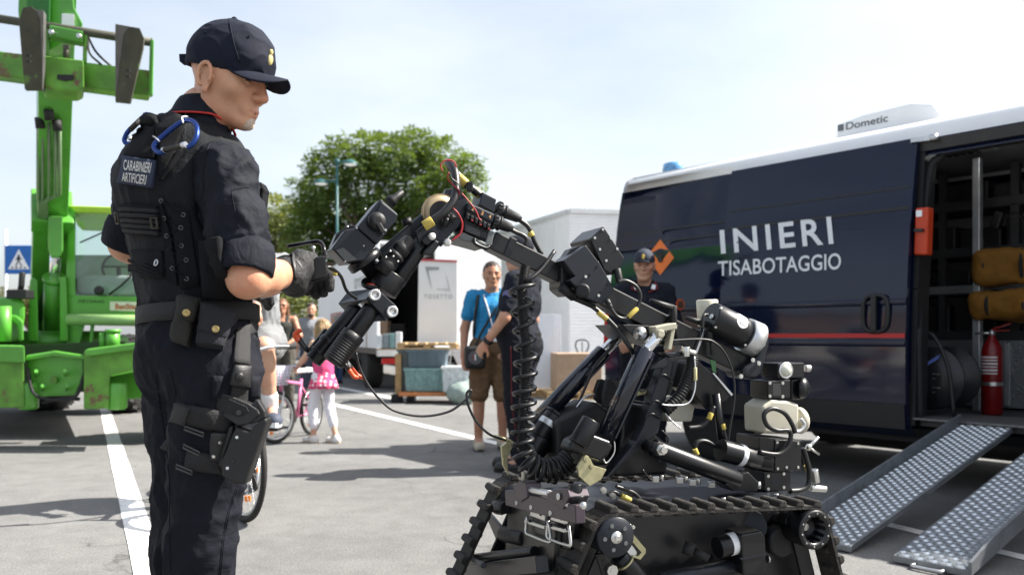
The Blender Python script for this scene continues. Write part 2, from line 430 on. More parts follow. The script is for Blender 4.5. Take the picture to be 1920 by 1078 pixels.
# ================================================================== SETTING
def m_asphalt():
    m = bpy.data.materials.new('asphalt'); m.use_nodes = True; n = m.node_tree.nodes; l = m.node_tree.links; b = n['Principled BSDF']
    t = n.new('ShaderNodeTexCoord')
    def N(sc, d=4, ro=.6):
        q = n.new('ShaderNodeTexNoise'); q.inputs['Scale'].default_value = sc; q.inputs['Detail'].default_value = d; q.inputs['Roughness'].default_value = ro; l.new(t.outputs['Object'], q.inputs['Vector']); return q
    big = N(.55, 5); mid = N(6, 5); fine = N(230, 2); speck = n.new('ShaderNodeTexVoronoi'); speck.inputs['Scale'].default_value = 150; l.new(t.outputs['Object'], speck.inputs['Vector'])
    r = n.new('ShaderNodeValToRGB'); e = r.color_ramp.elements; e[0].position = .28; e[0].color = (.138, .137, .134, 1); e[1].position = .72; e[1].color = (.200, .199, .195, 1)
    l.new(big.outputs['Fac'], r.inputs['Fac'])
    def mixm(a, fac, c0, c1, p0, p1):
        rr = n.new('ShaderNodeValToRGB'); rr.color_ramp.elements[0].position = p0; rr.color_ramp.elements[1].position = p1
        rr.color_ramp.elements[0].color = (c0, c0, c0, 1); rr.color_ramp.elements[1].color = (c1, c1, c1, 1); l.new(fac, rr.inputs['Fac'])
        k = n.new('ShaderNodeMixRGB'); k.blend_type = 'MULTIPLY'; k.inputs[0].default_value = 1; l.new(a, k.inputs[1]); l.new(rr.outputs['Color'], k.inputs[2]); return k.outputs['Color']
    c = mixm(r.outputs['Color'], mid.outputs['Fac'], .86, 1.1, .3, .7)
    c = mixm(c, fine.outputs['Fac'], .55, 1.38, .32, .7); grit = N(75, 3, .7); c = mixm(c, grit.outputs['Fac'], .78, 1.2, .3, .7)
    c = mixm(c, speck.outputs['Distance'], 1.25, .9, .05, .5)
    # old oil stains
    st = N(1.3, 6, .7); c = mixm(c, st.outputs['Fac'], 1, .72, .66, .74)
    # fine cracks, wandering and broken
    dn = N(2.2, 3); vm = n.new('ShaderNodeVectorMath'); vm.operation = 'MULTIPLY_ADD'; vm.inputs[1].default_value = (.5, .5, .5); l.new(dn.outputs['Color'], vm.inputs[0]); l.new(t.outputs['Object'], vm.inputs[2])
    ck = n.new('ShaderNodeTexVoronoi'); ck.feature = 'DISTANCE_TO_EDGE'; ck.inputs['Scale'].default_value = .55; l.new(vm.outputs[0], ck.inputs['Vector'])
    cr_ = n.new('ShaderNodeValToRGB'); cr_.color_ramp.elements[0].position = .0; cr_.color_ramp.elements[1].position = .006; cr_.color_ramp.elements[0].color = (.45, .45, .45, 1); l.new(ck.outputs['Distance'], cr_.inputs['Fac'])
    brk = N(.9, 3); br = n.new('ShaderNodeValToRGB'); br.color_ramp.elements[0].position = .5; br.color_ramp.elements[1].position = .58; l.new(brk.outputs['Fac'], br.inputs['Fac'])
    km = n.new('ShaderNodeMixRGB'); km.blend_type = 'MULTIPLY'; l.new(br.outputs['Color'], km.inputs[0]); l.new(c, km.inputs[1]); l.new(cr_.outputs['Color'], km.inputs[2]); c = km.outputs['Color']
    l.new(c, b.inputs['Base Color']); b.inputs['Roughness'].default_value = .9; b.inputs['Specular IOR Level'].default_value = .25
    bp = n.new('ShaderNodeBump'); bp.inputs['Strength'].default_value = .5; bp.inputs['Distance'].default_value = .004; l.new(fine.outputs['Fac'], bp.inputs['Height']); l.new(bp.outputs['Normal'], b.inputs['Normal'])
    return m
g = MB(); n_ = 60; ext = 900
g.quad((-ext, -ext, 0), (ext, -ext, 0), (ext, ext, 0), (-ext, ext, 0))
tag(g.build('ground', m_asphalt(), fix=False), 'light grey worn asphalt of the parking area', None, kind='structure')
M_line = mat('line_paint', (.72, .72, .70), .75, var=.12, scale=30, wear=.41, wcol=(.30, .29, .28), wscale=14, bump=.2, bscale=200)
def ground_line(name, a, b, w0, w1=None, label=''):
    a = Vector(a); b = Vector(b); w1 = w0 if w1 is None else w1
    d = (b-a).normalized(); x = Vector((-d.y, d.x, 0)); mb = MB(); rows = []
    for i in range(25):
        t = i/24; p = a.lerp(b, t); w = (w0+(w1-w0)*t)/2
        rows.append([p-x*(w+.004*mnoise.noise(p*9)), p+x*(w+.004*mnoise.noise(p*11+Vector((5, 0, 0))))])
    for r in rows:
        for p in r: p.z = .004
    mb.grid(rows, False); o = mb.build(name, M_line, fix=False)
    return tag(o, label, kind='structure')
gz = lambda px, py: G(px, py)
ground_line('road_marking', G(196, 765), G(287, 1090), .12, .13, 'worn white parking line running past the standing officer')
ground_line('road_marking', G(612, 755), G(960, 838), .12, .12, 'thin white parking line crossing behind the girl')
ground_line('road_marking', G(636, 727), G(745, 748), .16, .16, 'short white line by the goods dolly')
ground_line('road_marking', G(1600, 968), G(1980, 1060), .09, .09, 'white line in the shade under the ramps')

# far building and the one the van's paint mirrors
M_clad = mat('white_cladding', (.78, .79, .80), .55, var=.04, scale=2)
M_clad2 = mat('white_panel', (.74, .75, .76), .6, var=.04, scale=1)
def building():
    C0 = W(1068, HORIZ, 27); A0 = W(825, HORIZ, 39.7); B0 = C0+Vector((16, 3.2, 0)); H = 4.95
    for p in (C0, A0, B0): p.z = 0
    back = A0+(B0-C0)
    root = thing('building', C0, 'low white metal-clad hall behind the two standing men', 'building')
    mb = MB(); z = Vector((0, 0, H))
    mb.add([A0, C0, B0, back, A0+z, C0+z, B0+z, back+z], [(0, 1, 5, 4), (1, 2, 6, 5), (2, 3, 7, 6), (3, 0, 4, 7), (4, 5, 6, 7)])
    mb.build('wall', M_clad2, root)
    d = (B0-C0).normalized(); nrm = Vector((d.y, -d.x, 0)); k = 0; zz = .1
    while zz < H-.1:         # horizontal cladding boards on the gable
        m2 = MB(); m2.prism([C0+Vector((0, 0, zz)), C0+nrm*.022+Vector((0, 0, zz+.008)), C0+nrm*.022+Vector((0, 0, zz+.092)), C0+Vector((0, 0, zz+.10))], B0-C0)
        m2.build('board', M_clad, root); zz += .106; k += 1
    d2 = (A0-C0).normalized(); n2 = Vector((-d2.y, d2.x, 0)); L = (A0-C0).length; t = 0
    while t < L-.5:
        m2 = MB(); w = min(1.15, L-t); p = C0+d2*t
        m2.prism([p-n2*.0+d2*.01, p+d2*(w-.02), p+d2*(w-.02)+Vector((0, 0, H-.15)), p+d2*.01+Vector((0, 0, H-.15))], -n2*.03 if n2.y > 0 else n2*.03)
        m2.build('panel', M_clad, root); t += 1.17
    m3 = MB(); m3.box((C0+B0)/2+Vector((0, 0, H)), (1, 1, 1)); m3 = MB()
    m3.beam(C0+z+nrm*.04, B0+z+nrm*.04, .12, .14); m3.beam(C0+z+Vector((0, 0, .005)), A0+z+Vector((0, 0, .005)), .12, .13); m3.build('roof_edge', mat('edge_metal', (.6, .61, .62), .4), root)
building()
def far_building():
    root = thing('building', (-46, 10, 0), 'long tan low building across the square mirrored in the van side', 'building')
    M_b = mat('tan_wall', (.26, .19, .13), .8, var=.2, scale=1)
    mb = MB(); mb.box((-48, 14, 2.2), (6, 70, 4.4)); mb.build('wall', mat('pale_wall', (.62, .60, .56), .8, var=.12, scale=.6), root)
    mb = MB(); mb.box((-47.6, 14, 5.65), (6.8, 71, 2.5)); mb.build('fascia', M_b, root)
    mb = MB(); mb.box((-47.5, 14, 6.97), (7.2, 71.4, .14)); mb.build('roof', mat('roof_tile', (.22, .10, .07), .8), root)
    for i in range(14):
        mb = MB(); mb.box((-44.98, -18+i*5, 1.9), (.1, 2.2, 2.2)); mb.build('window', mat('dark_glass', (.03, .035, .04), .1), root)
far_building()

# ------------------------------------------------------------------ trees
def m_leaf(name, c):
    m = bpy.data.materials.new(name); m.use_nodes = True; n = m.node_tree.nodes; l = m.node_tree.links; b = n['Principled BSDF']
    oi = n.new('ShaderNodeTexCoord'); q = n.new('ShaderNodeTexNoise'); q.inputs['Scale'].default_value = .9; q.inputs['Detail'].default_value = 5; l.new(oi.outputs['Object'], q.inputs['Vector'])
    r = n.new('ShaderNodeValToRGB'); e = r.color_ramp.elements; e[0].position = .3; e[1].position = .7; e[0].color = (*[x*.75 for x in c], 1); e[1].color = (*[x*1.3 for x in c], 1)
    l.new(q.outputs['Fac'], r.inputs['Fac']); l.new(r.outputs['Color'], b.inputs['Base Color']); b.inputs['Roughness'].default_value = .55; b.inputs['Specular IOR Level'].default_value = .3
    tr = n.new('ShaderNodeBsdfTranslucent'); tr.inputs['Color'].default_value = (c[0]*1.9, c[1]*1.7, c[2]*.7, 1); mxs = n.new('ShaderNodeMixShader'); mxs.inputs[0].default_value = .4
    l.new(b.outputs[0], mxs.inputs[1]); l.new(tr.outputs[0], mxs.inputs[2]); l.new(mxs.outputs[0], n['Material Output'].inputs['Surface'])
    return m
M_bark = mat('bark', (.10, .075, .055), .9, var=.3, bump=.5, bscale=20)
def tree(base, blobs, nleaf, size, lm, label, name='tree', seed=1, frond=True):
    rng = random.Random(seed); base = Vector(base)
    root = thing(name, base, label, 'tree', None)
    cen = sum((Vector(b[0]) for b in blobs), Vector())/len(blobs)
    mb = MB(); top = Vector((base.x+.1, base.y, base.z+(cen.z-base.z)*.55))
    mb.tube(spline([base, base.lerp(top, .5)+Vector((.12, 0, 0)), top], 5), .2, 10, rs=[.26-.012*i for i in range(11)])
    for b in blobs:
        c = Vector(b[0]); mid = top.lerp(c, .5)+Vector((rng.uniform(-.2, .2), rng.uniform(-.2, .2), .2))
        mb.tube(spline([top-Vector((0, 0, .3)), mid, c], 3), .06, 5, rs=[.12, .1, .085, .07, .05, .035, .02])
    mb.build('trunk', M_bark, root)
    mb = MB(); vol = sum(b[1][0]*b[1][1]*b[1][2] for b in blobs)**.5; vs = []; fs = []
    tot = sum((b[1][0]*b[1][2]) for b in blobs)
    for b in blobs:
        c = Vector(b[0]); r = b[1]; k = int(nleaf*(r[0]*r[2])/tot)
        for _ in range(k):
            d = Vector((rng.gauss(0, 1), rng.gauss(0, 1), rng.gauss(0, 1))).normalized(); q = rng.random()**.38
            p = c+Vector((d.x*r[0], d.y*r[1], d.z*r[2]))*q*(1+.16*mnoise.noise(d*2.2+c))
            # a small spray: drooping stem with leaflet pairs
            out = (d+Vector((rng.gauss(0, .4), rng.gauss(0, .4), rng.gauss(-.35, .4)))).normalized()
            sd_ = out.cross(Vector((0, 0, 1))); sd_ = sd_.normalized() if sd_.length > .1 else Vector((1, 0, 0)); up = sd_.cross(out)
            L = size*rng.uniform(.7, 1.35); nl = 3
            for j in range(nl):
                t = (j+.4)/nl; q0 = p+out*L*t-Vector((0, 0, L*.35*t*t))
                for sgn in (-1, 1):
                    ax = (sd_*sgn+out*.45+up*rng.uniform(-.35, .25)).normalized(); wd = out*.33*L*.34+up*rng.uniform(-.03, .03); o = len(vs); ll = L*.42
                    vs += [q0, q0+ax*ll*.5+wd, q0+ax*ll, q0+ax*ll*.5-wd]; fs.append((o, o+1, o+2, o+3))
    mb.add(vs, fs); mb.build('crown', lm, root, fix=False)
    return root
def blobs_px(lst, D, seed):
    rng = random.Random(seed); out = []
    for px, py, rx, rz in lst:
        d = D+rng.uniform(-1.4, 1.4); c = W(px, py, d); s = d/FPX
        out.append((c, (rx*s, max(rx, rz)*s*.9, rz*s)))
    return out
bl = blobs_px([(640, 300, 55, 38), (690, 285, 50, 34), (740, 290, 55, 40), (780, 275, 45, 30), (820, 300, 55, 42), (860, 330, 45, 42), (880, 312, 22, 20), (770, 262, 26, 20), (640, 280, 26, 18), (605, 335, 48, 42), (585, 370, 45, 40), (575, 410, 45, 45), (620, 400, 60, 55), (690, 350, 70, 60), (760, 350, 70, 60), (820, 380, 60, 50), (580, 460, 50, 50), (640, 470, 60, 50), (700, 430, 60, 60), (760, 430, 60, 50), (870, 365, 30, 35), (560, 500, 40, 40), (620, 530, 60, 40), (690, 500, 60, 50), (800, 440, 60, 40)], 30, 3)
tree((-5.0, 30, 0), bl, 8600, .33, m_leaf('leaf_deep', (.082, .132, .032)), 'large leafy green tree rising behind the street lamp', seed=4)
bl = blobs_px([(520, 400, 40, 32), (505, 440, 40, 40), (545, 430, 35, 40), (500, 490, 42, 40), (540, 500, 45, 40), (470, 470, 40, 40), (520, 540, 50, 40), (560, 560, 50, 30)], 38, 5)
tree((-10.6, 38, 0), bl, 2600, .40, m_leaf('leaf_pale', (.15, .18, .055)), 'smaller pale green tree left of the large tree', seed=9)
bl = blobs_px([(-20, 565, 40, 26), (20, 572, 30, 22), (60, 580, 30, 18), (45, 560, 20, 16), (300, 540, 60, 30), (400, 545, 60, 30), (480, 560, 40, 25)], 46, 6)
tree((-26, 46, 0), bl[:4], 1100, .4, MATS.setdefault('leaf_pale2', m_leaf('leaf_pale2', (.11, .12, .04))), 'low far bush under the crossing sign', name='bush', seed=19)

# ------------------------------------------------------------------ street lamp
M_teal = mat('teal_paint', (.015, .085, .088), .45, var=.1)
def street_lamp():
    b = W(632, 700, 24); b.z = 0; root = thing('street_lamp', b, 'teal twin-head street lamp in front of the large tree', 'street lamp')
    top = W(632, 306, 24); mb = MB(); mb.cyl(b, Vector((b.x, b.y, 1.2)), .09, .08, 12); mb.cyl(Vector((b.x, b.y, 1.2)), top, .045, .035, 12); mb.ball(top+Vector((0, 0, .05)), .08); mb.build('pole', M_teal, root)
    for px, py, sgn in ((657, 306, 1), (602, 342, -1)):
        h = W(px, py, 24); st = Vector((b.x, b.y, h.z+.02)); mb = MB(); mb.cyl(st, h+Vector((0, 0, .06)), .025, n=8); mb.build('arm', M_teal, root)
        mb = MB(); mb.rings([(-.10, .04), (-.08, .10), (-.02, .18), (.03, .23), (.04, .23), (.04, .02)], h, (0, 0, -1), 20); lp = mb.build('lamp_head', M_teal, root)
        mb = MB(); mb.rings([(.035, .2), (.07, .14), (.085, .05)], h, (0, 0, -1), 16); mb.build('lens', mat('lamp_glass', (.75, .77, .75), .2), lp)
street_lamp()

# ------------------------------------------------------------------ crossing sign
def crossing_sign():
    c = W(36, 487, 17); b = Vector((c.x-.25, c.y, 0)); s = .285
    root = thing('road_sign', b, 'blue square pedestrian crossing sign with white triangle', 'sign')
    mb = MB(); mb.cyl((c.x-.29, c.y+.04, 0), (c.x-.29, c.y+.04, c.z+.6), .03, n=10); mb.build('post', mat('sign_post', (.62, .63, .64), .4, metal=.3), root)
    mb = MB(); mb.box(c, (2*s, .025, 2*s)); pl = mb.build('panel', mat('sign_blue', (.012, .12, .42), .4), root, bevel=.01)
    mb = MB(); y = c.y-.017
    def rect(x0, z0, x1, z1, yy): mb.quad((c.x+x0, yy, c.z+z0), (c.x+x1, yy, c.z+z0), (c.x+x1, yy, c.z+z1), (c.x+x0, yy, c.z+z1))
    M_w = mat('sign_white', (.8, .81, .82), .5)
    mb.add([(c.x-.215, y, c.z-.19), (c.x+.215, y, c.z-.19), (c.x, y, c.z+.205)], [(0, 1, 2)])
    mb.build('triangle', M_w, pl, fix=False)
    mb = MB(); y2 = y-.004; K = lambda pts: mb.add([(c.x+a, y2, c.z+b_) for a, b_ in pts], [tuple(range(len(pts)))])
    mb.rings([(0, .024), (.002, .024)], (c.x, y2, c.z+.075), (0, -1, 0), 14)
    K([(-.03, .05), (.03, .05), (.022, -.03), (-.022, -.03)]); K([(-.022, -.03), (.0, -.03), (-.045, -.13), (-.07, -.13)]); K([(0, -.03), (.022, -.03), (.07, -.13), (.048, -.13)])
    K([(-.03, .05), (-.065, -.01), (-.05, -.02), (-.018, .03)]); K([(.03, .05), (.07, 0), (.058, -.012), (.02, .03)])
    for i in range(4): K([(-.16+i*.09, -.175), (-.11+i*.09, -.175), (-.10+i*.078, -.145), (-.14+i*.078, -.145)])
    mb.build('walking_figure', mat('sign_black', (.015, .015, .018), .5), pl, fix=False)
crossing_sign()
# ================================================================== VAN
VAN = Plane((.995, 7.58), (.6277, -.7785), (-.7785, -.6277))
def m_van():
    m = mat('van_navy', (.0040, .0078, .026), .09, var=.03, coat=0.0, spec=.5, rvar=0)
    n = m.node_tree.nodes; l = m.node_tree.links; b = n['Principled BSDF']
    t = n.new('ShaderNodeTexCoord'); q = n.new('ShaderNodeTexNoise'); q.inputs['Scale'].default_value = 1.7; q.inputs['Detail'].default_value = 1; l.new(t.outputs['Object'], q.inputs['Vector'])
    bp = n.new('ShaderNodeBump'); bp.inputs['Strength'].default_value = .25; bp.inputs['Distance'].default_value = .03; l.new(q.outputs['Fac'], bp.inputs['Height'])
    l.new(bp.outputs['Normal'], b.inputs['Normal']); l.new(bp.outputs['Normal'], b.inputs['Coat Normal'])
    return m
M_navy = m_van(); M_white = mat('van_white', (.80, .81, .82), .3, var=.02, coat=.5)
M_blackp = mat('black_trim', (.012, .012, .013), .5, var=.1); M_rubber = mat('rubber', (.014, .014, .015), .7, var=.2, bump=.1)
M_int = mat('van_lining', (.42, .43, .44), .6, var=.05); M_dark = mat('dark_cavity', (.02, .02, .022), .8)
M_steel = mat('steel', (.55, .56, .57), .35, metal=.9, var=.1); M_alu = mat('aluminium', (.66, .67, .68), .42, metal=.85, var=.1)
M_lett = mat('white_letters', (.70, .72, .74), .45, var=.02); M_red = mat('red_stripe', (.42, .013, .014), .4, var=.05)
PROF = [(-.03, .34), (.03, .40), (.045, .60), (.05, .80), (.045, 1.0), (.03, 1.25), (.01, 1.5), (-.015, 1.72), (-.022, 1.745), (-.03, 1.76), (-.055, 1.95), (-.095, 2.18), (-.125, 2.30)]
ROOF = [(-.125, 2.30), (-.135, 2.35), (-.165, 2.40), (-.23, 2.445), (-.40, 2.485), (-.8, 2.51), (-1.0, 2.512)]
WID = 2.0
def side_off(z):
    for (a, z0), (b, z1) in zip(PROF[:-1], PROF[1:]):
        if z0 <= z <= z1: return a+(b-a)*(z-z0)/(z1-z0)
    return PROF[0][0] if z < .5 else PROF[-1][0]
def van():
    P = VAN.pt
    root = thing('van', P(2.9, -1, 0), 'dark blue police van with white roof and its sliding side door open', 'van')
    T0, TD0, TD1, TO1, T1 = -.19, 1.12, 2.594, 4.1, 5.6
    rear = lambda t, z: t+(.10*max(0, (z-1.0))/1.3 if t == T0 else 0)*(.9)   # the rear end leans forward
    def loft(name, prof, ts, m, parent, side=1, extra=0.0):
        rows = []
        for t in ts: rows.append([P(rear(t, z), (o+extra) if side == 1 else -WID-(o+extra)+.0, z) for o, z in prof])
        mb = MB(); mb.grid(rows); return mb.build(name, m, parent)
    body = loft('body_side', PROF, [T0, T0+.05, TD0, 1.9, TD1], M_navy, root)
    # header above and sill below the doorway, then the front side
    loft('body_side', [(o, z) for o, z in PROF if z >= 2.18], [TD1, 3.3, TO1], M_navy, root)
    loft('body_side', [(o, z) for o, z in PROF if z <= .41], [TD1, 3.3, TO1], M_blackp, root)
    loft('body_side', PROF, [TO1, 4.8, T1], M_navy, root)
    loft('body_side', PROF, [T0, 2.9, T1], M_navy, root, side=-1)
    full = ROOF+[(-WID-o, z) for o, z in ROOF[::-1]]
    rf = loft('roof', full, [T0+.0, T0+.06, 1.5, 3.0, 4.6], M_white, root)
    # rear and front closing walls
    ring = [(o, z) for o, z in PROF]+ROOF[1:]; ring2 = ring+[(-WID-o, z) for o, z in ring[::-1]]
    mb = MB(); vs = [P(rear(T0, z), o, z) for o, z in ring2]; mb.add(vs, [tuple(range(len(vs)))]); mb.build('rear_wall', M_navy, root)
    mb = MB(); n = len(ring2); f1 = [P(4.6, o, z) for o, z in ring2]; f2 = [P(T1 if z > 1.3 else T1+.75, o*.9-.1, z if z < 1.3 else 1.3) for o, z in ring2]
    mb.add(f1+f2, [(i, (i+1) % n, n+(i+1) % n, n+i) for i in range(n)]+[tuple(range(n, 2*n))]); mb.build('front_end', M_navy, root)
    # rear lamp and corner
    for z0, z1 in ((.85, 1.25),):
        mb = MB(); mb.prism([P(T0-.01, .06, z0), P(T0-.01, -.12, z0), P(T0-.01, -.12, z1), P(T0-.01, .04, z1)], VAN.u*.05); mb.build('rear_light', mat('tail_red', (.5, .01, .01), .2, coat=1), root)
    # underside, wheels
    mb = MB(); mb.prism([P(.1, -.08, .3), P(.1, -1.9, .3), P(.1, -1.9, .40), P(.1, -.08, .40)], VAN.u*5.4); mb.build('chassis', M_dark, root)
    mb = MB(); mb.prism([P(1.35, -.9, .13), P(1.35, -1.85, .13), P(1.35, -1.85, .31), P(1.35, -.9, .31)], VAN.u*2.9); mb.build('underbody_blocker', M_dark, root)  # added dark block, hides the sunlit ground beyond the van
    mb = MB(); mb.beam(P(.95, -.2, .33), P(.95, -1.8, .33), .14, .14); mb.build('rear_axle', M_dark, root)
    for t in (.95, 4.7):
        for off in (-.02, -1.78):
            mb = MB(); c = P(t, off, .33); mb.rings([(0, .2), (.0, .3), (.03, .335), (.17, .335), (.2, .3), (.2, .18)], c, -VAN.w, 26); w_ = mb.build('wheel', M_rubber, root)
            mb = MB(); mb.rings([(.01, .2), (.03, .19), (.05, .06), (.03, .02)], c, -VAN.w, 18); mb.build('rim', mat('wheel_rim', (.3, .31, .32), .4, metal=.6), w_)
    for t0, t1 in ((.62, 1.28), (4.37, 5.03)):      # black wheel arches
        mb = MB(); pts = [P((t0+t1)/2+.40*math.cos(a), .052, .33+.40*math.sin(a)) for a in [math.pi*i/14 for i in range(15)]]
        mb.tube(pts, .03, 6); mb.build('wheel_arch', M_blackp, root)
    # swage lines on the rear panel
    for py in ((417, 2), (435, 2)):
        pass
    def strip(name, z, h, t0, t1, m, lift=.004, parent=root):
        mb = MB(); mb.grid([[P(t, side_off(z+d)+lift, z+d) for d in (0, h)] for t in (t0, t1)]); return mb.build(name, m, parent, fix=False)
    strip('swage_line', 1.90, .014, T0+.12, TD0, M_blackp); strip('swage_line', 1.80, .014, T0+.06, TD0, M_blackp)
    # black lower rubbing strip
    strip('sill_trim', .42, .19, T0, TD0, M_blackp, .012)
    # ---- sliding door, slid back over the rear panel
    OFF = .075
    door = loft('sliding_door', [(o, z) for o, z in PROF if z > .38], [TD0, 1.6, 2.1, TD1], M_navy, root, extra=OFF)
    loft('door_inner', [(o, z) for o, z in PROF if z > .38], [TD0, TD1], M_blackp, door, extra=OFF-.045)
    dp = [(o, z) for o, z in PROF if z > .38]
    for tt in (TD0, TD1):
        mb = MB(); mb.grid([[P(tt, o+OFF, z) for o, z in dp], [P(tt, o+OFF-.045, z) for o, z in dp]]); mb.build('door_edge', M_navy, door)
    def dpt(px, py, lift=.006):
        o = 0
        for _ in range(4):
            p = VAN.at(px, py, o+OFF+lift); o = side_off(p.z)
        return VAN.at(px, py, o+OFF+lift)
    def dstrip(name, z, h, t0, t1, m, lift):
        mb = MB(); mb.grid([[P(t, side_off(z+d)+OFF+lift, z+d) for d in (0, h)] for t in (t0, t1)]); o = mb.build(name, m, door, fix=False); return o
    dstrip('swage_line', 1.965, .014, TD0+.02, TD1-.02, M_blackp, .003); dstrip('swage_line', 1.825, .02, TD0+.02, TD1-.02, M_blackp, .003)
    dstrip('stripe', .988, .030, TD0+.01, TD1-.004, M_red, .004)
    dstrip('sill_trim', .40, .16, TD0+.005, TD1-.005, M_blackp, .010)
    # crease lines catching the sky
    for z in (1.20, .93):
        mb = MB(); mb.grid([[P(t, side_off(z+d)+OFF+b, z+d) for d, b in ((0, .001), (.02, .016), (.05, .001))] for t in (TD0, TD1)]); mb.build('crease', M_navy, door, fix=False)
        if z > 1: mb = MB(); mb.grid([[P(t, side_off(z+d)+b, z+d) for d, b in ((0, .001), (.02, .016), (.05, .001))] for t in (T0+.1, TD0-.02)]); mb.build('crease', M_navy, root, fix=False)
    # handle
    hc = dpt(1643, 588, .0); mb = MB(); U = VAN.u; Z = Vector((0, 0, 1)); oval = [hc+VAN.w*.012+U*(.085*math.copysign(abs(math.cos(a))**.6, math.cos(a)))+Z*(.12*math.copysign(abs(math.sin(a))**.6, math.sin(a))) for a in [2*math.pi*i/24 for i in range(24)]]
    mb.tube(oval, .016, 8, closed=True); mb.beam(hc+VAN.w*.03-Z*.115, hc+VAN.w*.03+Z*.115, .035, .03, VAN.w); mb.build('handle', M_blackp, door, bevel=.004)
    # lettering
    q1 = [(1352, 476), (1563, 457), (1558, 406), (1349, 432)]; q2 = [(1346, 518), (1577, 505), (1577, 474), (1346, 490)]
    fn = lambda q: (lambda u, v: dpt(*quadmap(q, u, v)))
    letter('INIERI', fn(q1), 'lettering', M_lett, door, .018, 1.25); letter('TISABOTAGGIO', fn(q2), 'lettering', M_lett, door, .012, 1.0)
    # orange hazard diamond on the rear panel
    def rpt(px, py, lift=.004):
        o = 0
        for _ in range(4):
            p = VAN.at(px, py, o+lift); o = side_off(p.z)
        return VAN.at(px, py, o+lift)
    mb = MB(); mb.add([rpt(1238, 449), rpt(1264, 483), rpt(1238, 516), rpt(1212, 482)], [(0, 1, 2, 3)]); hz = mb.build('hazard_diamond', mat('hazard_orange', (.78, .17, .02), .5), root, fix=False)
    mb = MB()
    for a in range(9):       # the bursting emblem
        t = R(90+(-70+a*17.5)); c = (1238, 483); l_ = 15+3*(a % 2)
        p0 = (c[0]-2.2*math.sin(t), c[1]-2.2*math.cos(t)); 
        mb.add([rpt(c[0]-1.6*math.sin(t), c[1]-1.6*math.cos(t), .007), rpt(c[0]+l_*math.cos(t)*.75, c[1]-l_*math.sin(t), .007), rpt(c[0]+1.6*math.sin(t), c[1]+1.6*math.cos(t), .007)], [(0, 1, 2)])
    mb.add([rpt(1238+5*math.cos(a), 487+5*math.sin(a), .0075) for a in [2*math.pi*i/14 for i in range(14)]], [tuple(range(14))])
    mb.build('burst_emblem', mat('emblem_black', (.02, .015, .01), .6), hz, fix=False)
    # ---- doorway frame, seals, track
    mb = MB(); mb.tube(spline([P(TD1+.02, -.02, .42), P(TD1+.02, .0, 1.0), P(TD1+.01, -.03, 1.06), P(TD1-.0, -.06, 1.5), P(TD1+.03, -.13, 2.05), P(TD1+.10, -.15, 2.17), P(TD1+.25, -.155, 2.20), P(TO1, -.155, 2.20)], 6), .028, 8); mb.build('door_seal', M_rubber, root)
    mb = MB(); mb.beam(P(TD1-.02, -.06, 1.3), P(TD1-.02, -.17, 2.28), .10, .16, VAN.w); mb.beam(P(TD1-.02, -.02, .42), P(TD1-.02, -.06, 1.3), .10, .16, VAN.w); mb.build('door_pillar', M_blackp, root)
    mb = MB(); mb.beam(P(TD1-.05, -.10, 2.245), P(TO1, -.10, 2.245), .05, .07, (0, 0, 1)); mb.build('door_track', mat('track_black', (.03, .028, .026), .4, metal=.3), root)
    mb = MB(); mb.beam(P(TD1-.04, -.04, 2.285), P(TD1+.12, -.06, 2.28), .03, .03); mb.cyl(P(TD1+.10, -.05, 2.26), P(TD1+.10, -.05, 2.30), .025, n=12); mb.build('roller_arm', M_steel, root)
    # ---- load bay
    mb = MB(); i0 = -.19; i1 = -WID+.1
    mb.quad(P(.3, i1, .46), P(.3, i1, 2.33), P(4.5, i1, 2.33), P(4.5, i1, .46)); mb.build('inner_wall', M_int, root, fix=False)
    mb = MB(); mb.quad(P(.3, i0, 2.33), P(.3, i1, 2.33), P(4.5, i1, 2.33), P(4.5, i0, 2.33)); mb.build('ceiling_lining', mat('van_ceiling', (.30, .31, .32), .7), root, fix=False)
    mb = MB(); mb.box((0, 0, 0), (1, 1, 1)); mb = MB(); mb.prism([P(.3, .0, .42), P(.3, i1, .42), P(.3, i1, .455), P(.3, .0, .455)], VAN.u*4.0); mb.build('load_floor', mat('bay_floor', (.06, .06, .065), .6, bump=.3, bscale=80), root)
    mb = MB(); mb.quad(P(4.3, i0, .46), P(4.3, i1, .46), P(4.3, i1, 2.33), P(4.3, i0, 2.33)); mb.build('bulkhead', M_int, root, fix=False)
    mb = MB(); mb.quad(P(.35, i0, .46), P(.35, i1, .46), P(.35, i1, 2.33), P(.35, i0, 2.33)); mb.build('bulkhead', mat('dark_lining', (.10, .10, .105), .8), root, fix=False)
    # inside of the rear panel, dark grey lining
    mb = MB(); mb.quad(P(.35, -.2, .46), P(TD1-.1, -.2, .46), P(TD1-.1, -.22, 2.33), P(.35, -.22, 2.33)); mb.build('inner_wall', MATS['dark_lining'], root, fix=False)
    # ceiling vent, led strip
    c = VAN.at(1830, 275, -.65); c = P((c-VAN.o).dot(VAN.u), -.65, 2.318)
    a = W(1797, 283, 1.318*1600/347); ta = (a-VAN.o).dot(VAN.u); oa = (a-VAN.o).dot(VAN.w); mb = MB(); mb.box(P(ta, oa, 2.318), (.42, .3, .02), VAN.mat().to_3x3()); vt = mb.build('ceiling_vent', mat('vent_plastic', (.35, .36, .37), .5), root, bevel=.005)
    for i in range(5): mb = MB(); mb.box(P(ta-.1+i*.05, oa, 2.305), (.03, .2, .01), VAN.mat().to_3x3()); mb.build('slat', M_dark, vt)
    b_ = W(1840, 272, 1.314*1600/358); tb = (b_-VAN.o).dot(VAN.u); ob_ = (b_-VAN.o).dot(VAN.w); mb = MB(); mb.box(P(tb, ob_, 2.314), (.24, .05, .02), VAN.mat().to_3x3()); led = mb.build('lamp_strip', M_white, root)
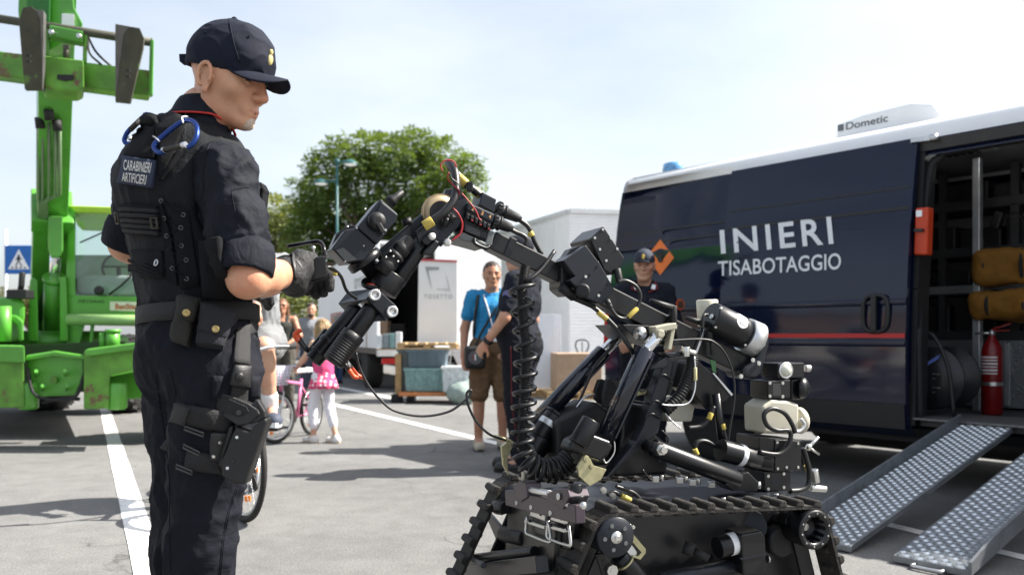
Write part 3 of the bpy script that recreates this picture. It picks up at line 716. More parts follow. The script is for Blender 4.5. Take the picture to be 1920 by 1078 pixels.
    for i in range(8): mb = MB(); mb.box(P(tb-.095+i*.027, ob_, 2.301), (.016, .03, .006), VAN.mat().to_3x3()); mb.build('diode', mat('led_light', (1, 1, 1), .3, emit=14), led)
    # ---- racking along the far wall
    S = -1.35; M_dk = mat('rack_dark', (.05, .05, .052), .6, metal=.3)
    col = lambda px, y0, y1, off, w, name='upright', m=M_alu: None
    def post(px, off, w=.06, m=M_alu):
        t = (VAN.at(px, 600, off)-VAN.o).dot(VAN.u); mb = MB(); mb.box(P(t, off, 1.37), (w, .06, 1.82), VAN.mat().to_3x3()); mb.build('rack_upright', m, root, bevel=.004); return t
    t1 = post(1833, -.95, .05); t2 = post(1768, -1.35, .05, M_dk); t3 = post(1905, -1.35, .06, M_dk); t0 = t1-1.15
    for z, o in ((1.98, S), (1.62, S), (1.33, S), (.98, S)):
        mb = MB(); mb.box(P((t0+3.9)/2, S-.2, z), (3.9-t0, .46, .02), VAN.mat().to_3x3()); sh = mb.build('shelf', mat('shelf_dark', (.05, .05, .055), .6), root)
        mb = MB(); mb.box(P((t0+3.9)/2, S+.035, z+.03), (3.9-t0, .012, .06), VAN.mat().to_3x3()); mb.build('shelf_lip', M_alu if 1.3 < z < 1.4 else M_dk, sh)
    rng = random.Random(3)
    for z, hh in ((1.34, .22), (1.63, .26), (1.99, .22), (.99, .25)):
        t = t0+.05
        while t < t1+.1:
            w = rng.uniform(.22, .4); h = hh*rng.uniform(.7, 1); mb = MB(); mb.box(P(t+w/2, S-.2, z+h/2+.012), (w-.03, .34, h), VAN.mat().to_3x3())
            o = mb.build('equipment_case', mat('case_black', (.018, .018, .02), .5), bevel=.015); nk = sum(1 for c_ in CASES if c_[1] == z); CASES.append((o, z, nk)); t += w
    # diamond-plate lockers below
    for k, (ta, tb) in enumerate(((t0, t1-.1), (t1+.02, 3.95))):
        mb = MB(); mb.box(P((ta+tb)/2, S-.16, .72), (tb-ta, .5, .50), VAN.mat().to_3x3()); lk = mb.build('locker', mat('locker_alu', (.30, .31, .32), .45, metal=.7, bump=.6, bscale=45), root, bevel=.006)
        mb = MB(); mb.box(P(ta+.06, S+.095, .72), (.03, .012, .46), VAN.mat().to_3x3()); mb.build('hinge', M_alu, lk)
    # ---- roof fittings
    mb = MB(); a = VAN.at(1590, 232, -.75); t = (a-VAN.o).dot(VAN.u)
    prof = [(.0, 2.50), (.02, 2.635), (.25, 2.67), (.6, 2.68), (.75, 2.645), (.85, 2.51)]
    mb.prism([P(t+x, -.55, z) for x, z in prof], -VAN.w*.75); ac = mb.build('roof_air_conditioner', M_white, root, bevel=.03, seg=3)
    fn = lambda u, v: P(t+.10+u*.33, -.545, 2.572+v*.055)
    letter('Dometic', fn, 'lettering', mat('grey_letters', (.12, .13, .14), .5), ac, .01)
    mb = MB(); mb.box(P(t+.055, -.545, 2.598), (.045, .006, .05), VAN.mat().to_3x3()); mb.build('emblem', MATS['grey_letters'], ac)
    for px, py, s, m in ((1262, 316, .105, mat('beacon_blue', (.10, .30, .55), .08, coat=1, var=.3, scale=20)), (1317, 310, .075, mat('beacon_dark', (.02, .05, .12), .1, coat=1))):
        c = VAN.at(px, py, -.75 if s > .09 else -1.3); c.z = 2.49
        mb = MB(); mb.rings([(0, s), (.03, s), (.03, s*.9)], c, (0, 0, 1), 20); bs = mb.build('beacon_base', M_blackp, root)
        mb = MB(); mb.rings([(.03, s*.95), (.06, s*.97), (.10, s*.95), (.14, s*.9), (.155, s*.6), (.16, .01)], c, (0, 0, 1), 20); mb.build('beacon_lens', m, bs)
    # blue canvas awning edge above the doorway
    mb = MB(); a = P(3.45, -.30, 2.46); b2 = P(4.6, -.30, 2.60); mb.add([a, b2, b2+Vector((0, 0, -.12)), P(3.45, -.30, 2.455), P(3.45, -.8, 2.50), P(4.6, -.8, 2.66)], [(0, 1, 2, 3), (0, 4, 5, 1)]); mb.build('awning', mat('awning_blue', (.03, .18, .36), .6), root)
    return root
CASES = []
VANROOT = van()
names = ['black equipment case on the van rack, %s' % s for s in ()]
pos_words = ['far left', 'left', 'middle', 'right', 'far right', 'last']
SHELF = {1.99: 'top', 1.63: 'second', 1.34: 'third', .99: 'bottom'}; ORD = ['first', 'second', 'third', 'fourth', 'fifth', 'sixth', 'seventh']
for o, z, k in CASES: tag(o, 'black case on the %s shelf inside the van, %s from the rear' % (SHELF[z], ORD[k]), 'case', 'cases on the van racking')

# things carried in the van
def van_things():
    P = VAN.pt; M3 = VAN.mat().to_3x3()
    # orange case clipped to the pillar
    c = VAN.at(1722, 450, -.16); root = thing('first_aid_case', c, 'orange plastic case fixed to the van door pillar', 'case')
    a = VAN.at(1716, 390, .03); b = VAN.at(1741, 388, .03); d = VAN.at(1738, 478, .03); e = VAN.at(1712, 478, .03)
    mb = MB(); mb.prism([e, d, b, a], -VAN.w*.08); bx = mb.build('shell', mat('case_orange', (.50, .045, .010), .45), root, bevel=.012)
    mb = MB(); mb.prism([VAN.at(1718, 407, .032), VAN.at(1729, 406, .032), VAN.at(1729, 394, .032), VAN.at(1718, 395, .032)], VAN.w*.003); mb.build('label_plate', M_white, root)
    mb = MB(); mb.beam(VAN.at(1715, 432, .04), VAN.at(1731, 432, .04), .02, .025, VAN.w); mb.build('latch', M_blackp, root)
    # fire extinguisher
    c = VAN.at(1860, 780, -.75); c.z = .46; root = thing('fire_extinguisher', c, 'red fire extinguisher standing on the van floor', 'extinguisher')
    M_ex = mat('extinguisher_red', (.17, .005, .006), .35, coat=.2)
    mb = MB(); mb.rings([(0, .06), (.01, .068), (.42, .068), (.47, .06), (.51, .035), (.525, .025), (.545, .022)], c, (0, 0, 1), 22); mb.build('cylinder', M_ex, root)
    mb = MB(); mb.cyl(c+Vector((0, 0, .54)), c+Vector((0, 0, .58)), .018, n=10); mb.cyl(c+Vector((0, 0, .56)), c+Vector((0, 0, .56))-VAN.u*.11, .008, n=8); mb.build('valve', M_steel, root)
    mb = MB(); mb.beam(c+Vector((0, 0, .585)), c+Vector((0, 0, .625))+VAN.u*.12, .02, .012); mb.beam(c+Vector((0, 0, .575)), c+Vector((0, 0, .58))+VAN.u*.11, .02, .01); mb.build('lever', M_ex, root)
    mb = MB(); mb.rings([(.20, .0705), (.225, .0705)], c, (0, 0, 1), 22, False); mb.build('strap', M_steel, root)
    mb = MB(); q = [c+VAN.w*math.cos(a)*.0695+VAN.u*math.sin(a)*.0695 for a in [R(-50+10*i) for i in range(11)]]
    for zz, h in ((.30, .012), (.325, .008), (.345, .012), (.37, .008), (.39, .01), (.28, .008)): mb.grid([[p+Vector((0, 0, zz)) for p in q], [p+Vector((0, 0, zz+h)) for p in q]])
    mb.build('print', mat('print_white', (.6, .6, .6), .6), root, fix=False)
    # yellow bags on the shelf
    for k, (px, py, s, z) in enumerate(((1893, 505, (.44, .26, .26), 1.36), (1900, 555, (.52, .30, .20), 1.12))):
        t = (VAN.at(px, py, -1.0)-VAN.o).dot(VAN.u); c = P(t, -1.0, z+s[2]/2)
        sdf = SDF(); sdf.box(c, (s[0]/2, s[1]/2, s[2]/2), np.array(M3), r=.06); V_, F_ = sdf.mesh(.02)
        root = thing('duffel_bag', P(t, -1.0, z), ['yellow canvas duffel bag, the upper of two in the van', 'yellow canvas duffel bag, the lower of two in the van'][k], 'bag', 'yellow bags in the van')
        o = np_object('bag_body', V_, F_, mat('bag_yellow', (.22, .098, .010), .8, var=.2, bump=.4, bscale=30), root, relax=2); displace(o, lambda p, n: .03*mnoise.noise(p*6)+.012*mnoise.noise(p*15))
        mb = MB()
        for dt in (-.12, .12): mb.tube([P(t+dt, -1.0+.5*s[1]*math.cos(a)*1.04, z+s[2]/2+.5*s[2]*math.sin(a)*1.04) for a in [R(-60+15*i) for i in range(13)]], .014, 6)
        mb.build('strap', mat('bag_strap', (.02, .02, .02), .8), root)
    # cable reel
    c = VAN.at(1762, 690, -.30); c.z = .46; root = thing('cable_reel', c, 'black cable reel with blue tag on the van floor', 'cable reel')
    cc = c+Vector((0, 0, .26))
    mb = MB(); mb.rings([(-.14, .08), (-.14, .21), (-.12, .21), (-.12, .1), (.10, .1), (.10, .21), (.12, .21), (.12, .05)], cc, VAN.w, 26); mb.build('drum', mat('reel_black', (.015, .015, .017), .35), root)
    mb = MB(); mb.tube(spline([cc+VAN.u*.16+Vector((0, 0, -.24))+VAN.w*.15, cc+VAN.u*.12+VAN.w*.16+Vector((0, 0, .1)), cc+VAN.w*.16+Vector((0, 0, .30)), cc-VAN.u*.12+VAN.w*.16+Vector((0, 0, .1)), cc-VAN.u*.16+VAN.w*.15+Vector((0, 0, -.24))], 6), .013, 8); mb.build('frame', M_blackp, root)
    mb = MB(); mb.prism([cc+VAN.w*.125+VAN.u*a+Vector((0, 0, b)) for a, b in ((-.03, .08), (.05, .13), (.06, .16), (-.02, .11))], VAN.w*.003); mb.build('tag', mat('tag_blue', (.12, .18, .5), .5), root)
    for i, (a, b) in enumerate(((.02, .03), (.02, .0), (.02, -.06), (.02, -.09), (.05, .03), (.05, -.06))): mb = MB(); mb.box(cc+VAN.w*.127+VAN.u*a+Vector((0, 0, b)), (.02, .006, .006), M3); mb.build('socket', M_steel, root)
    # coat of grey bag on hook and strap
    c = VAN.at(1876, 410, -1.2); root = thing('torch_holder', c, 'black hand lamp hanging from the van rack', 'lamp')
    mb = MB(); mb.beam(c+Vector((0, 0, .05)), c+Vector((0, 0, -.07))-VAN.u*.04, .07, .07); mb.build('lamp_body', M_blackp, root, bevel=.015)
    mb = MB(); mb.tube([c+Vector((0, 0, .04)), c+VAN.u*.12+Vector((0, 0, .03)), c+VAN.u*.25+Vector((0, 0, -.25))], .008, 6); mb.build('strap', M_blackp, root)
van_things()

# ------------------------------------------------------------------ loading ramps
M_tread = mat('tread_plate', (.72, .75, .78), .30, metal=.85, var=.12, scale=20); M_ramp = mat('ramp_plate', (.20, .215, .23), .5, metal=.7, var=.2, scale=14)
def ramp(t0, t1, lip, label):
    P = VAN.pt; OB, OT, ZT = 1.86, .03, .455
    root = thing('loading_ramp', P((t0+t1)/2, OB, 0), label, 'ramp', 'ramps at the van door')
    f = lambda t, s, d=0: P(t, OB+(OT-OB)*s, .035+(ZT-.035)*s+d)     # s 0 bottom .. 1 top
    mb = MB(); mb.prism([f(t0, 0, -.03), f(t1, 0, -.03), f(t1, 0), f(t0, 0)], f(t0, 1)-f(t0, 0)); mb.build('plate', M_ramp, root, bevel=.003)
    mb = MB(); sl = (f(t0, 1)-f(t0, 0)); L = sl.length; sl.normalize(); nrm = VAN.u.cross(sl).normalized()
    if nrm.z < 0: nrm = -nrm
    nx = 10; pitch = (t1-t0-.02)/nx; ny = int(L/pitch)
    for i in range(nx):
        for j in range(ny):
            c = f(t0+.01+(i+.5)*pitch, (j+.5)/ny, .0005); o = (i+j) % 2
            a = (VAN.u+sl).normalized() if o else (VAN.u-sl).normalized(); b = (VAN.u-sl).normalized() if o else (VAN.u+sl).normalized()
            for k in range(4):
                cc = c+b*(k-1.5)*pitch*.2; l_ = pitch*.52; w_ = pitch*.055
                mb.add([cc-a*l_, cc+b*w_, cc+a*l_, cc-b*w_, cc-a*l_*.6+nrm*.003, cc+a*l_*.6+nrm*.003], [(0, 3, 4), (3, 2, 5, 4), (2, 1, 5), (1, 0, 4, 5)])
    o = mb.build('tread_pattern', M_tread, root, fix=False); o['kind'] = 'stuff'
    t = t0 if lip < 0 else t1
    mb = MB(); mb.prism([f(t, .0, -.02), f(t, 1, -.02), f(t, 1, .06), f(t, .12, .06), f(t, .0, .035)], VAN.u*(-.012 if lip < 0 else .012)); mb.build('side_lip', M_ramp, root)
    mb = MB(); h = f((t0+t1)/2, 0, -.02); mb.tube(spline([h-VAN.u*.06, h-VAN.u*.055+VAN.w*.035, h+VAN.u*.055+VAN.w*.035, h+VAN.u*.06], 5), .008, 8); mb.build('grab_handle', M_steel, root)
ramp(2.90, 3.20, -1, 'tread plate ramp at the van door with raised left lip')
ramp(3.40, 3.72, 1, 'tread plate ramp at the right edge of the picture')
def sill_plate():
    P = VAN.pt; mb = MB(); mb.prism([P(TDX, .06, .462), P(TDX+1.2, .06, .462), P(TDX+1.2, -.5, .462), P(TDX, -.5, .462)], Vector((0, 0, .012)))
    o = mb.build('step_plate', mat('step_tread', (.16, .16, .165), .5, metal=.6, bump=.6, bscale=50), VANROOT)
    mb = MB(); mb.prism([P(3.36, .035, .30), P(4.2, .035, .30), P(4.2, .035, .41), P(3.36, .035, .41)], VAN.w*.03); mb.build('side_step', mat('step_blue', (.22, .33, .42), .5), VANROOT)
    mb = MB(); mb.box(P(3.32, .075, .405), (.06, .02, .08), VAN.mat().to_3x3()); mb.build('bracket', M_white, VANROOT)
TDX = 2.61
sill_plate()
# ================================================================== TELEHANDLER
M_green = mat('machine_green', (.085, .31, .036), .40, var=.16, scale=3, wear=.30, wcol=(.13, .07, .03), wscale=3.5, coat=.25)
M_greenw = mat('machine_green_worn', (.095, .26, .030), .5, var=.3, scale=6, wear=.44, wcol=(.13, .075, .04), wscale=4.5)
M_fork = mat('fork_steel', (.060, .060, .042), .6, metal=.25, var=.35, scale=5, wear=.38, wcol=(.10, .19, .05), wscale=3.5)
M_forks = mat('fork_side', (.13, .128, .122), .5, metal=.4, var=.25, scale=8)
M_tyre = mat('tyre', (.022, .021, .020), .85, var=.3, bump=.3, bscale=40)
M_chrome = mat('chrome', (.78, .79, .8), .12, metal=1.0, var=.03)
M_pipe = mat('zinc_pipe', (.16, .24, .13), .4, metal=.4, var=.1)
def m_glass(name, tint=(.86, .93, .92), a=.88):
    m = bpy.data.materials.new(name); m.use_nodes = True; n = m.node_tree.nodes; l = m.node_tree.links
    g1 = n.new('ShaderNodeBsdfGlossy'); g1.inputs['Roughness'].default_value = .02; t = n.new('ShaderNodeBsdfTransparent'); t.inputs['Color'].default_value = (*tint, 1)
    fr = n.new('ShaderNodeFresnel'); fr.inputs['IOR'].default_value = 1.5; ad = n.new('ShaderNodeMath'); ad.operation = 'ADD'; ad.inputs[1].default_value = 1-a; l.new(fr.outputs[0], ad.inputs[0])
    mxs = n.new('ShaderNodeMixShader'); l.new(ad.outputs[0], mxs.inputs[0]); l.new(t.outputs[0], mxs.inputs[1]); l.new(g1.outputs[0], mxs.inputs[2]); l.new(mxs.outputs[0], n['Material Output'].inputs['Surface']); return m
M_glass = m_glass('window_glass', (.80, .90, .88), .97)
def pxprism(mb, pts, D, depth):
    """outline in photo pixels at distance D, going back by depth metres"""
    cx = sum(p[0] for p in pts)/len(pts); return mb.prism([W(x, y, D) for x, y in pts], ((max(cx, -60)-960)/FPX*depth, depth, 0))
def tele():
    root = thing('telehandler', (-4.6, 9.5, 0), 'bright green telehandler with its boom raised behind the officer', 'telehandler')
    B = lambda name, mb, m, p=root, bv=.012, **k: mb.build(name, m, p, bevel=bv, **k)
    # stabiliser frame
    mb = MB(); pxprism(mb, [(157, 658), (190, 652), (272, 643), (330, 636), (330, 680), (272, 690), (206, 704), (204, 766), (157, 767)], 7.5, .34); st = B('stabiliser_arm', mb, M_greenw)
    mb = MB(); pxprism(mb, [(160, 655), (330, 633), (330, 645), (160, 668)], 7.42, .5); B('arm_top_plate', mb, M_green, st)
    mb = MB(); pxprism(mb, [(-120, 655), (44, 655), (46, 764), (-10, 765), (-12, 700), (-120, 690)], 7.5, .34); st2 = B('stabiliser_arm', mb, M_greenw)
    mb = MB(); pxprism(mb, [(-120, 645), (46, 648), (47, 680), (-120, 676)], 7.44, .5); B('arm_top_plate', mb, M_green, st2)
    mb = MB(); pxprism(mb, [(50, 671), (104, 664), (156, 672), (156, 706), (140, 741), (66, 744), (50, 706)], 7.62, .12); cp = B('centre_plate', mb, M_green)
    mb = MB(); pxprism(mb, [(48, 667), (104, 658), (158, 666), (158, 674), (104, 667), (48, 676)], 7.55, .3); B('top_flange', mb, M_green, cp)
    for px, py in ((68, 703), (80, 730), (122, 703), (125, 730)):
        p = W(px, py, 7.6); mb = MB(); mb.cyl(p, p+Vector((.05, -.09, .04)), .016, n=8); B('pin', mb, M_green, cp, 0)
    p = W(103, 712, 7.6); mb = MB(); mb.cyl(p, p+Vector((0, -.03, 0)), .03, n=14); mb.cyl(p, p+Vector((0, -.035, 0)), .014, n=10); B('plug', mb, M_greenw, cp, 0)
    mb = MB(); mb.tube(spline([W(52, 690, 7.55), W(62, 735, 7.5), W(90, 748, 7.5), W(140, 745, 7.5), W(158, 700, 7.55)], 6), .014, 6); mb.tube(spline([W(80, 755, 7.6), W(110, 748, 7.55), W(150, 748, 7.6)], 5), .018, 6); B('hose', mb, M_rubber, root, 0)
    for x0, x1 in ((205, 234), (46, 60)):      # foot cylinders
        mb = MB(); a = W((x0+x1)/2, 742, 7.6); mb.rings([(-.12, .07), (-.1, .085), (.1, .085), (.12, .07)], a, (0, 0, 1), 16); B('foot_pad', mb, M_green, root, 0)
    mb = MB(); pxprism(mb, [(206, 704), (330, 680), (330, 740), (250, 748), (206, 750)], 7.9, .3); B('axle_housing', mb, M_green)
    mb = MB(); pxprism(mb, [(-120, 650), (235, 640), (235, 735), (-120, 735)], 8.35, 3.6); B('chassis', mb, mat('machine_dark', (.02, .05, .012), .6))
    # wheels: the right front one stands by the officer's leg
    def wheel(c, r, w):
        mb = MB(); c = Vector(c); mb.rings([(0, r*.55), (0, r*.93), (w*.12, r), (w*.88, r), (w, r*.93), (w, r*.55)], c, (1, 0, 0), 36); o = B('wheel', mb, M_tyre, root, 0)
        mb = MB()
        for k in range(22):
            a = 2*math.pi*k/22
            for s in (0, 1):
                aa = a+s*.14; d = Vector((0, math.cos(aa), math.sin(aa))); tg = Vector((0, -math.sin(aa), math.cos(aa)))
                p0 = c+Vector((w*(.05 if s else .55), 0, 0))+d*r*.99; p1 = c+Vector((w*(.45 if s else .95), 0, 0))+d*r*.99+tg*.09*(1 if s else -1)
                mb.beam(p0, p1, .07, .05, d)
        B('tread_lug', mb, M_tyre, o, 0).__setitem__('kind', 'stuff')
        mb = MB(); mb.rings([(-.01, r*.56), (.06, r*.5), (.1, r*.2), (.05, .05)], c, (1, 0, 0), 24); B('rim', mb, M_green, o, 0)
    c = G(268, 833); wheel((c.x, c.y+.55, .52), .52, .40)
    c2 = W(232, 740, 11.3); wheel((c2.x-.1, 11.3, .5), .5, .4)
    wheel((-6.5, 8.5, .52), .52, .40); wheel((-6.5, 11.6, .52), .52, .40)
    # body left: engine cover and mudguard
    mb = MB(); pxprism(mb, [(-140, 556), (30, 556), (47, 562), (47, 592), (40, 640), (-140, 645)], 8.3, 2.6); B('engine_cover', mb, M_green, bv=.05)
    mb = MB(); pxprism(mb, [(-60, 588), (30, 590), (44, 602), (44, 640), (34, 640), (33, 610), (22, 602), (-60, 600)], 8.05, .5); B('mudguard', mb, M_green, bv=.02)
    mb = MB(); a = W(8, 640, 8.0); mb.cyl(a, a+Vector((0, 0, .33)), .06, n=12); B('strut', mb, M_green, bv=0)
    # turntable
    mb = MB(); mb.rings([(0, .75), (.1, .75), (.12, .62), (.16, .6)], W(100, 648, 9.3), (0, 0, 1), 30); B('turntable', mb, M_green, bv=0)
    mb = MB(); pxprism(mb, [(52, 640), (56, 525), (62, 520), (70, 525), (72, 640)], 8.5, .06); pxprism(mb, [(112, 640), (112, 520), (124, 518), (128, 640)], 8.5, .06); B('boom_bracket', mb, M_green)
    # boom: outer section, then the extended inner section leaning towards the lens
    a = W(88, 600, 9.7); b = W(98, 392, 8.55); e = W(107, -45, 6.95); d = (b-a).normalized()
    mb = MB(); mb.beam(a, b, .34, .42, (.5, -.85, .3)); ob = B('outer_boom', mb, M_green)
    mb = MB(); mb.beam(a.lerp(b, .93), b+d*.05, .37, .46, (.5, -.85, .3)); B('boom_collar', mb, M_green, ob)
    mb = MB(); mb.beam(b-d*.2, e, .27, .32, (.5, -.85, .3)); ib = B('inner_boom', mb, M_green)
    # pipes up the boom's underside
    fx = lambda px, py, k=0: W(px, py, 6.95+(py+45)/(437)*1.6-.26-k)
    for i, (x, y0) in enumerate(((72, 240), (80, 240), (92, 230), (104, 246), (112, 246))):
        xb = 74+i*3.2
        mb = MB(); mb.tube([fx(x, y0), fx(x, 365+(4-i)*2), fx(xb, 385-i*2), fx(xb, 398), W(xb-1, 470, 8.75), W(xb-3, 600, 9.35)], .016, 6); B('steel_pipe', mb, M_pipe, ib, 0)
    for px, py in ((76, 232), (93, 217), (108, 236)):
        p = fx(px, py, .02); mb = MB(); mb.cyl(p-Vector((0, 0, .045)), p+Vector((0, -.02, .05)), .04, .04, n=12); B('pipe_fitting', mb, M_rubber, ib, 0)
    # lift cylinder
    mb = MB(); mb.cyl(W(104, 470, 8.5), W(102, 545, 8.75), .05, n=14); B('piston_rod', mb, M_chrome, root, 0)
    mb = MB(); mb.cyl(W(103, 523, 8.62), W(100, 640, 9.0), .10, n=18); mb.cyl(W(103, 519, 8.62), W(103, 526, 8.64), .112, n=18); B('lift_cylinder', mb, M_green, root, 0)
    mb = MB(); pxprism(mb, [(90, 405), (118, 405), (118, 470), (110, 482), (96, 482), (90, 465)], 8.35, .2); B('cylinder_lug', mb, M_green)
    # boom head above the carriage
    mb = MB(); pxprism(mb, [(36, -60), (34, 20), (40, 95), (84, 100), (150, 60), (156, 45), (140, 15), (132, -60)], 6.78, .28); hd = B('boom_head', mb, M_green)
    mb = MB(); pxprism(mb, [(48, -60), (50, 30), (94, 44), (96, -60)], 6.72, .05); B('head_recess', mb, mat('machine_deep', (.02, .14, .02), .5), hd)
    mb = MB(); pxprism(mb, [(116, 26), (139, 27), (139, 52), (115, 49)], 6.76, .015); B('blank_plate', mb, M_white, hd, .002)
    # carriage
    cd = 6.62
    mb = MB(); pxprism(mb, [(-90, 80), (0, 96), (282, 132), (284, 180), (0, 142), (-90, 128)], cd, .16); cr = B('fork_carriage', mb, M_greenw)
    mb = MB(); mb.cyl(W(-90, 22, cd), W(284, 80, cd), .032, n=14); B('fork_shaft', mb, M_fork, cr, 0)
    mb = MB(); pxprism(mb, [(281, 73), (289, 74), (287, 178), (278, 180)], cd-.03, .07); B('end_plate', mb, M_green, cr)
    mb = MB(); pxprism(mb, [(82, 104), (100, 106), (157, 113), (158, 165), (146, 171), (82, 165)], cd-.10, .3); B('centre_block', mb, M_greenw, cr)
    mb = MB(); pxprism(mb, [(107, 140), (138, 141), (138, 149), (122, 152), (107, 148)], cd-.115, .05); B('slot', mb, M_dark, cr, 0)
    mb = MB(); pxprism(mb, [(84, 45), (92, 46), (92, 106), (84, 104)], cd-.02, .2); B('upright', mb, M_greenw, cr)
    mb = MB(); pxprism(mb, [(156, 56), (164, 57), (163, 118), (155, 116)], cd-.02, .2); B('upright', mb, M_greenw, cr)
    mb = MB(); pxprism(mb, [(92, 46), (156, 58), (156, 82), (150, 80), (108, 72), (92, 70)], cd-.04, .1); B('cross_plate', mb, M_green, cr)
    for px, py in ((98, 62), (150, 69)): p = W(px, py, cd-.05); mb = MB(); mb.cyl(p, p+Vector((0, -.025, 0)), .018, n=10); B('bolt', mb, M_alu, cr, 0)
    p = W(124, 100, cd-.06); mb = MB(); mb.cyl(p-Vector((0, 0, .05)), p+Vector((0, 0, .06)), .022, n=10); B('pivot_pin', mb, M_fork, cr, 0)
    mb = MB(); mb.tube(spline([W(160, 55, cd+.1), W(178, 95, cd), W(205, 122, cd+.05), W(216, 130, cd+.1)], 6), .009, 6); mb.tube(spline([W(165, 70, cd+.1), W(168, 100, cd+.05), W(190, 122, cd)], 6), .009, 6); B('hose', mb, M_rubber, cr, 0)
    # forks: blades point up and towards the lens
    for front, side_ in (([(40, 22), (43, 14), (58, 12), (66, 18), (75, 36), (79, 168), (46, 168), (44, 150), (35, 40)], [(66, 18), (82, 20), (80, 170), (78, 168)]),
                         ([(232, 66), (244, 50), (262, 53), (270, 72), (268, 90), (244, 193), (216, 190), (217, 180)], [(216, 45), (244, 50), (232, 66), (216, 190)])):
        fk = MB(); fk.prism([W(x, y, cd-.34+(y-20)/170*.22) for x, y in front], (-.015, .05, 0)); f_ = fk.build('fork_blade', M_fork, cr, bevel=.006)
        fk = MB(); fk.prism([W(x, y, cd-.335+(y-20)/170*.22) for x, y in side_], (-.03, .09, 0)); fk.build('fork_shank', M_forks, cr, bevel=.004)
        cx = sum(p[0] for p in front)/len(front); 
        for yy in (105, 116): p = W(cx-4+(230-cx)*.02, yy+(cx > 150)*28, cd-.235-.09); fk = MB(); fk.box(p, (.03, .01, .012)); fk.build('slot', M_dark, f_)
    # cab
    Dc = 8.55
    mb = MB(); pxprism(mb, [(122, 553), (330, 557), (330, 600), (122, 598)], Dc, .10); cab = B('cab_front', mb, M_green)
    mb = MB(); pxprism(mb, [(128, 386), (142, 388), (141, 556), (123, 556)], Dc-.005, .10); B('cab_pillar', mb, M_green, cab)
    mb = MB(); pxprism(mb, [(128, 385), (340, 392), (340, 404), (141, 398)], Dc-.02, 1.5); B('cab_roof', mb, mat('cab_yellowgreen', (.35, .48, .05), .5, wear=.35, wcol=(.3, .15, .05), wscale=9), cab)
    mb = MB(); pxprism(mb, [(128, 400), (140, 400), (138, 540), (122, 560)], Dc+1.35, .08); mb.prism([W(124, 561, Dc+.06), W(124, 597, Dc+.06), W(326, 597, Dc+.06), W(326, 561, Dc+.06)], (-.5, 1.2, 0)); B('cab_shell', mb, M_green, cab)
    mb = MB(); mb.quad(W(141, 396, Dc+.02), W(330, 402, Dc+.02), W(330, 560, Dc+.02), W(139, 555, Dc+.02)); B('windscreen', mb, M_glass, cab, 0, fix=False)
    mb = MB(); mb.quad(W(141, 396, Dc+1.38), W(330, 402, Dc+1.38), W(330, 480, Dc+1.38), W(139, 480, Dc+1.38)); B('rear_window', mb, M_glass, cab, 0, fix=False)
    mb = MB(); pxprism(mb, [(136, 478), (330, 478), (330, 560), (136, 560)], Dc+1.36, .04); B('cab_back', mb, mat('cab_lining', (.25, .27, .27), .8), cab)
    mb = MB(); pxprism(mb, [(141, 520), (160, 515), (330, 518), (330, 556), (150, 554), (141, 545)], Dc+.12, .4); B('dashboard', mb, mat('dash_grey', (.28, .30, .30), .7), cab, .03)
    mb = MB(); c = W(222, 500, Dc+.62); ring = [c+Vector((.17*math.cos(a), .05*math.sin(a), .15*math.sin(a))) for a in [2*math.pi*i/24 for i in range(24)]]; mb.tube(ring, .014, 6, True); mb.cyl(c, c+Vector((0, .05, -.25)), .025, n=8); mb.tube([ring[0], c, ring[12]], .012, 6); B('steering_wheel', mb, M_blackp, cab, 0)
    mb = MB(); mb.tube([W(255, 508, Dc-.02), W(228, 535, Dc-.03), W(205, 552, Dc-.03)], .012, 6); mb.tube([W(150, 455, Dc-.02), W(195, 435, Dc-.03)], .008, 6); B('wiper', mb, M_blackp, cab, 0)
    p = W(186, 545, Dc-.03); mb = MB(); mb.rings([(0, .05), (.02, .045), (.03, .02)], p, (0, -1, 0), 14); B('washer_cap', mb, M_blackp, cab, 0)
    mb = MB(); mb.cyl(W(128, 599, Dc-.12), W(330, 602, Dc-.12), .055, n=16); B('front_rail', mb, mat('machine_pale', (.26, .42, .16), .4, wear=.3, wcol=(.4, .3, .08)), cab, 0)
    mb = MB(); pxprism(mb, [(126, 606), (160, 606), (150, 645), (126, 645)], Dc, .2); pxprism(mb, [(170, 606), (178, 606), (172, 650), (166, 650)], Dc-.05, .1); B('cab_support', mb, M_green, cab)
    a = W(212, 655, 8.1); mb = MB(); mb.cyl(a, a+Vector((0, 0, .17)), .06, n=16); mb.cyl(a+Vector((0, 0, .16)), a+Vector((0, 0, .19)), .07, n=16); mb.cyl(a+Vector((-.10, 0, 0)), a+Vector((-.10, 0, .16)), .03, n=10); B('hydraulic_post', mb, M_green, root, 0)
    fn = lambda u, v: W(147+u*46, 567.5-v*5.5-u*-1, Dc-.012)
    letter('METERIM', fn, 'lettering', M_blackp, cab, .0, 1.15)
    mb = MB(); pxprism(mb, [(206, 565), (262, 566), (262, 584), (206, 582)], Dc-.012, .01); pl = B('name_plate', mb, mat('plate_cream', (.6, .62, .5), .5), cab, .002)
    letter('BenStar', lambda u, v: W(216+u*42, 580-v*11, Dc-.018), 'lettering', mat('plate_red', (.42, .13, .06), .6), pl, .03)
    # mirror arm
    mb = MB(); mb.tube([W(36, 556, 8.4), W(40, 535, 8.3), W(42, 510, 8.3)], .03, 8); mb.box(W(38, 552, 8.3), (.2, .14, .09)); B('mirror_arm', mb, M_blackp, root, .01)
tele()
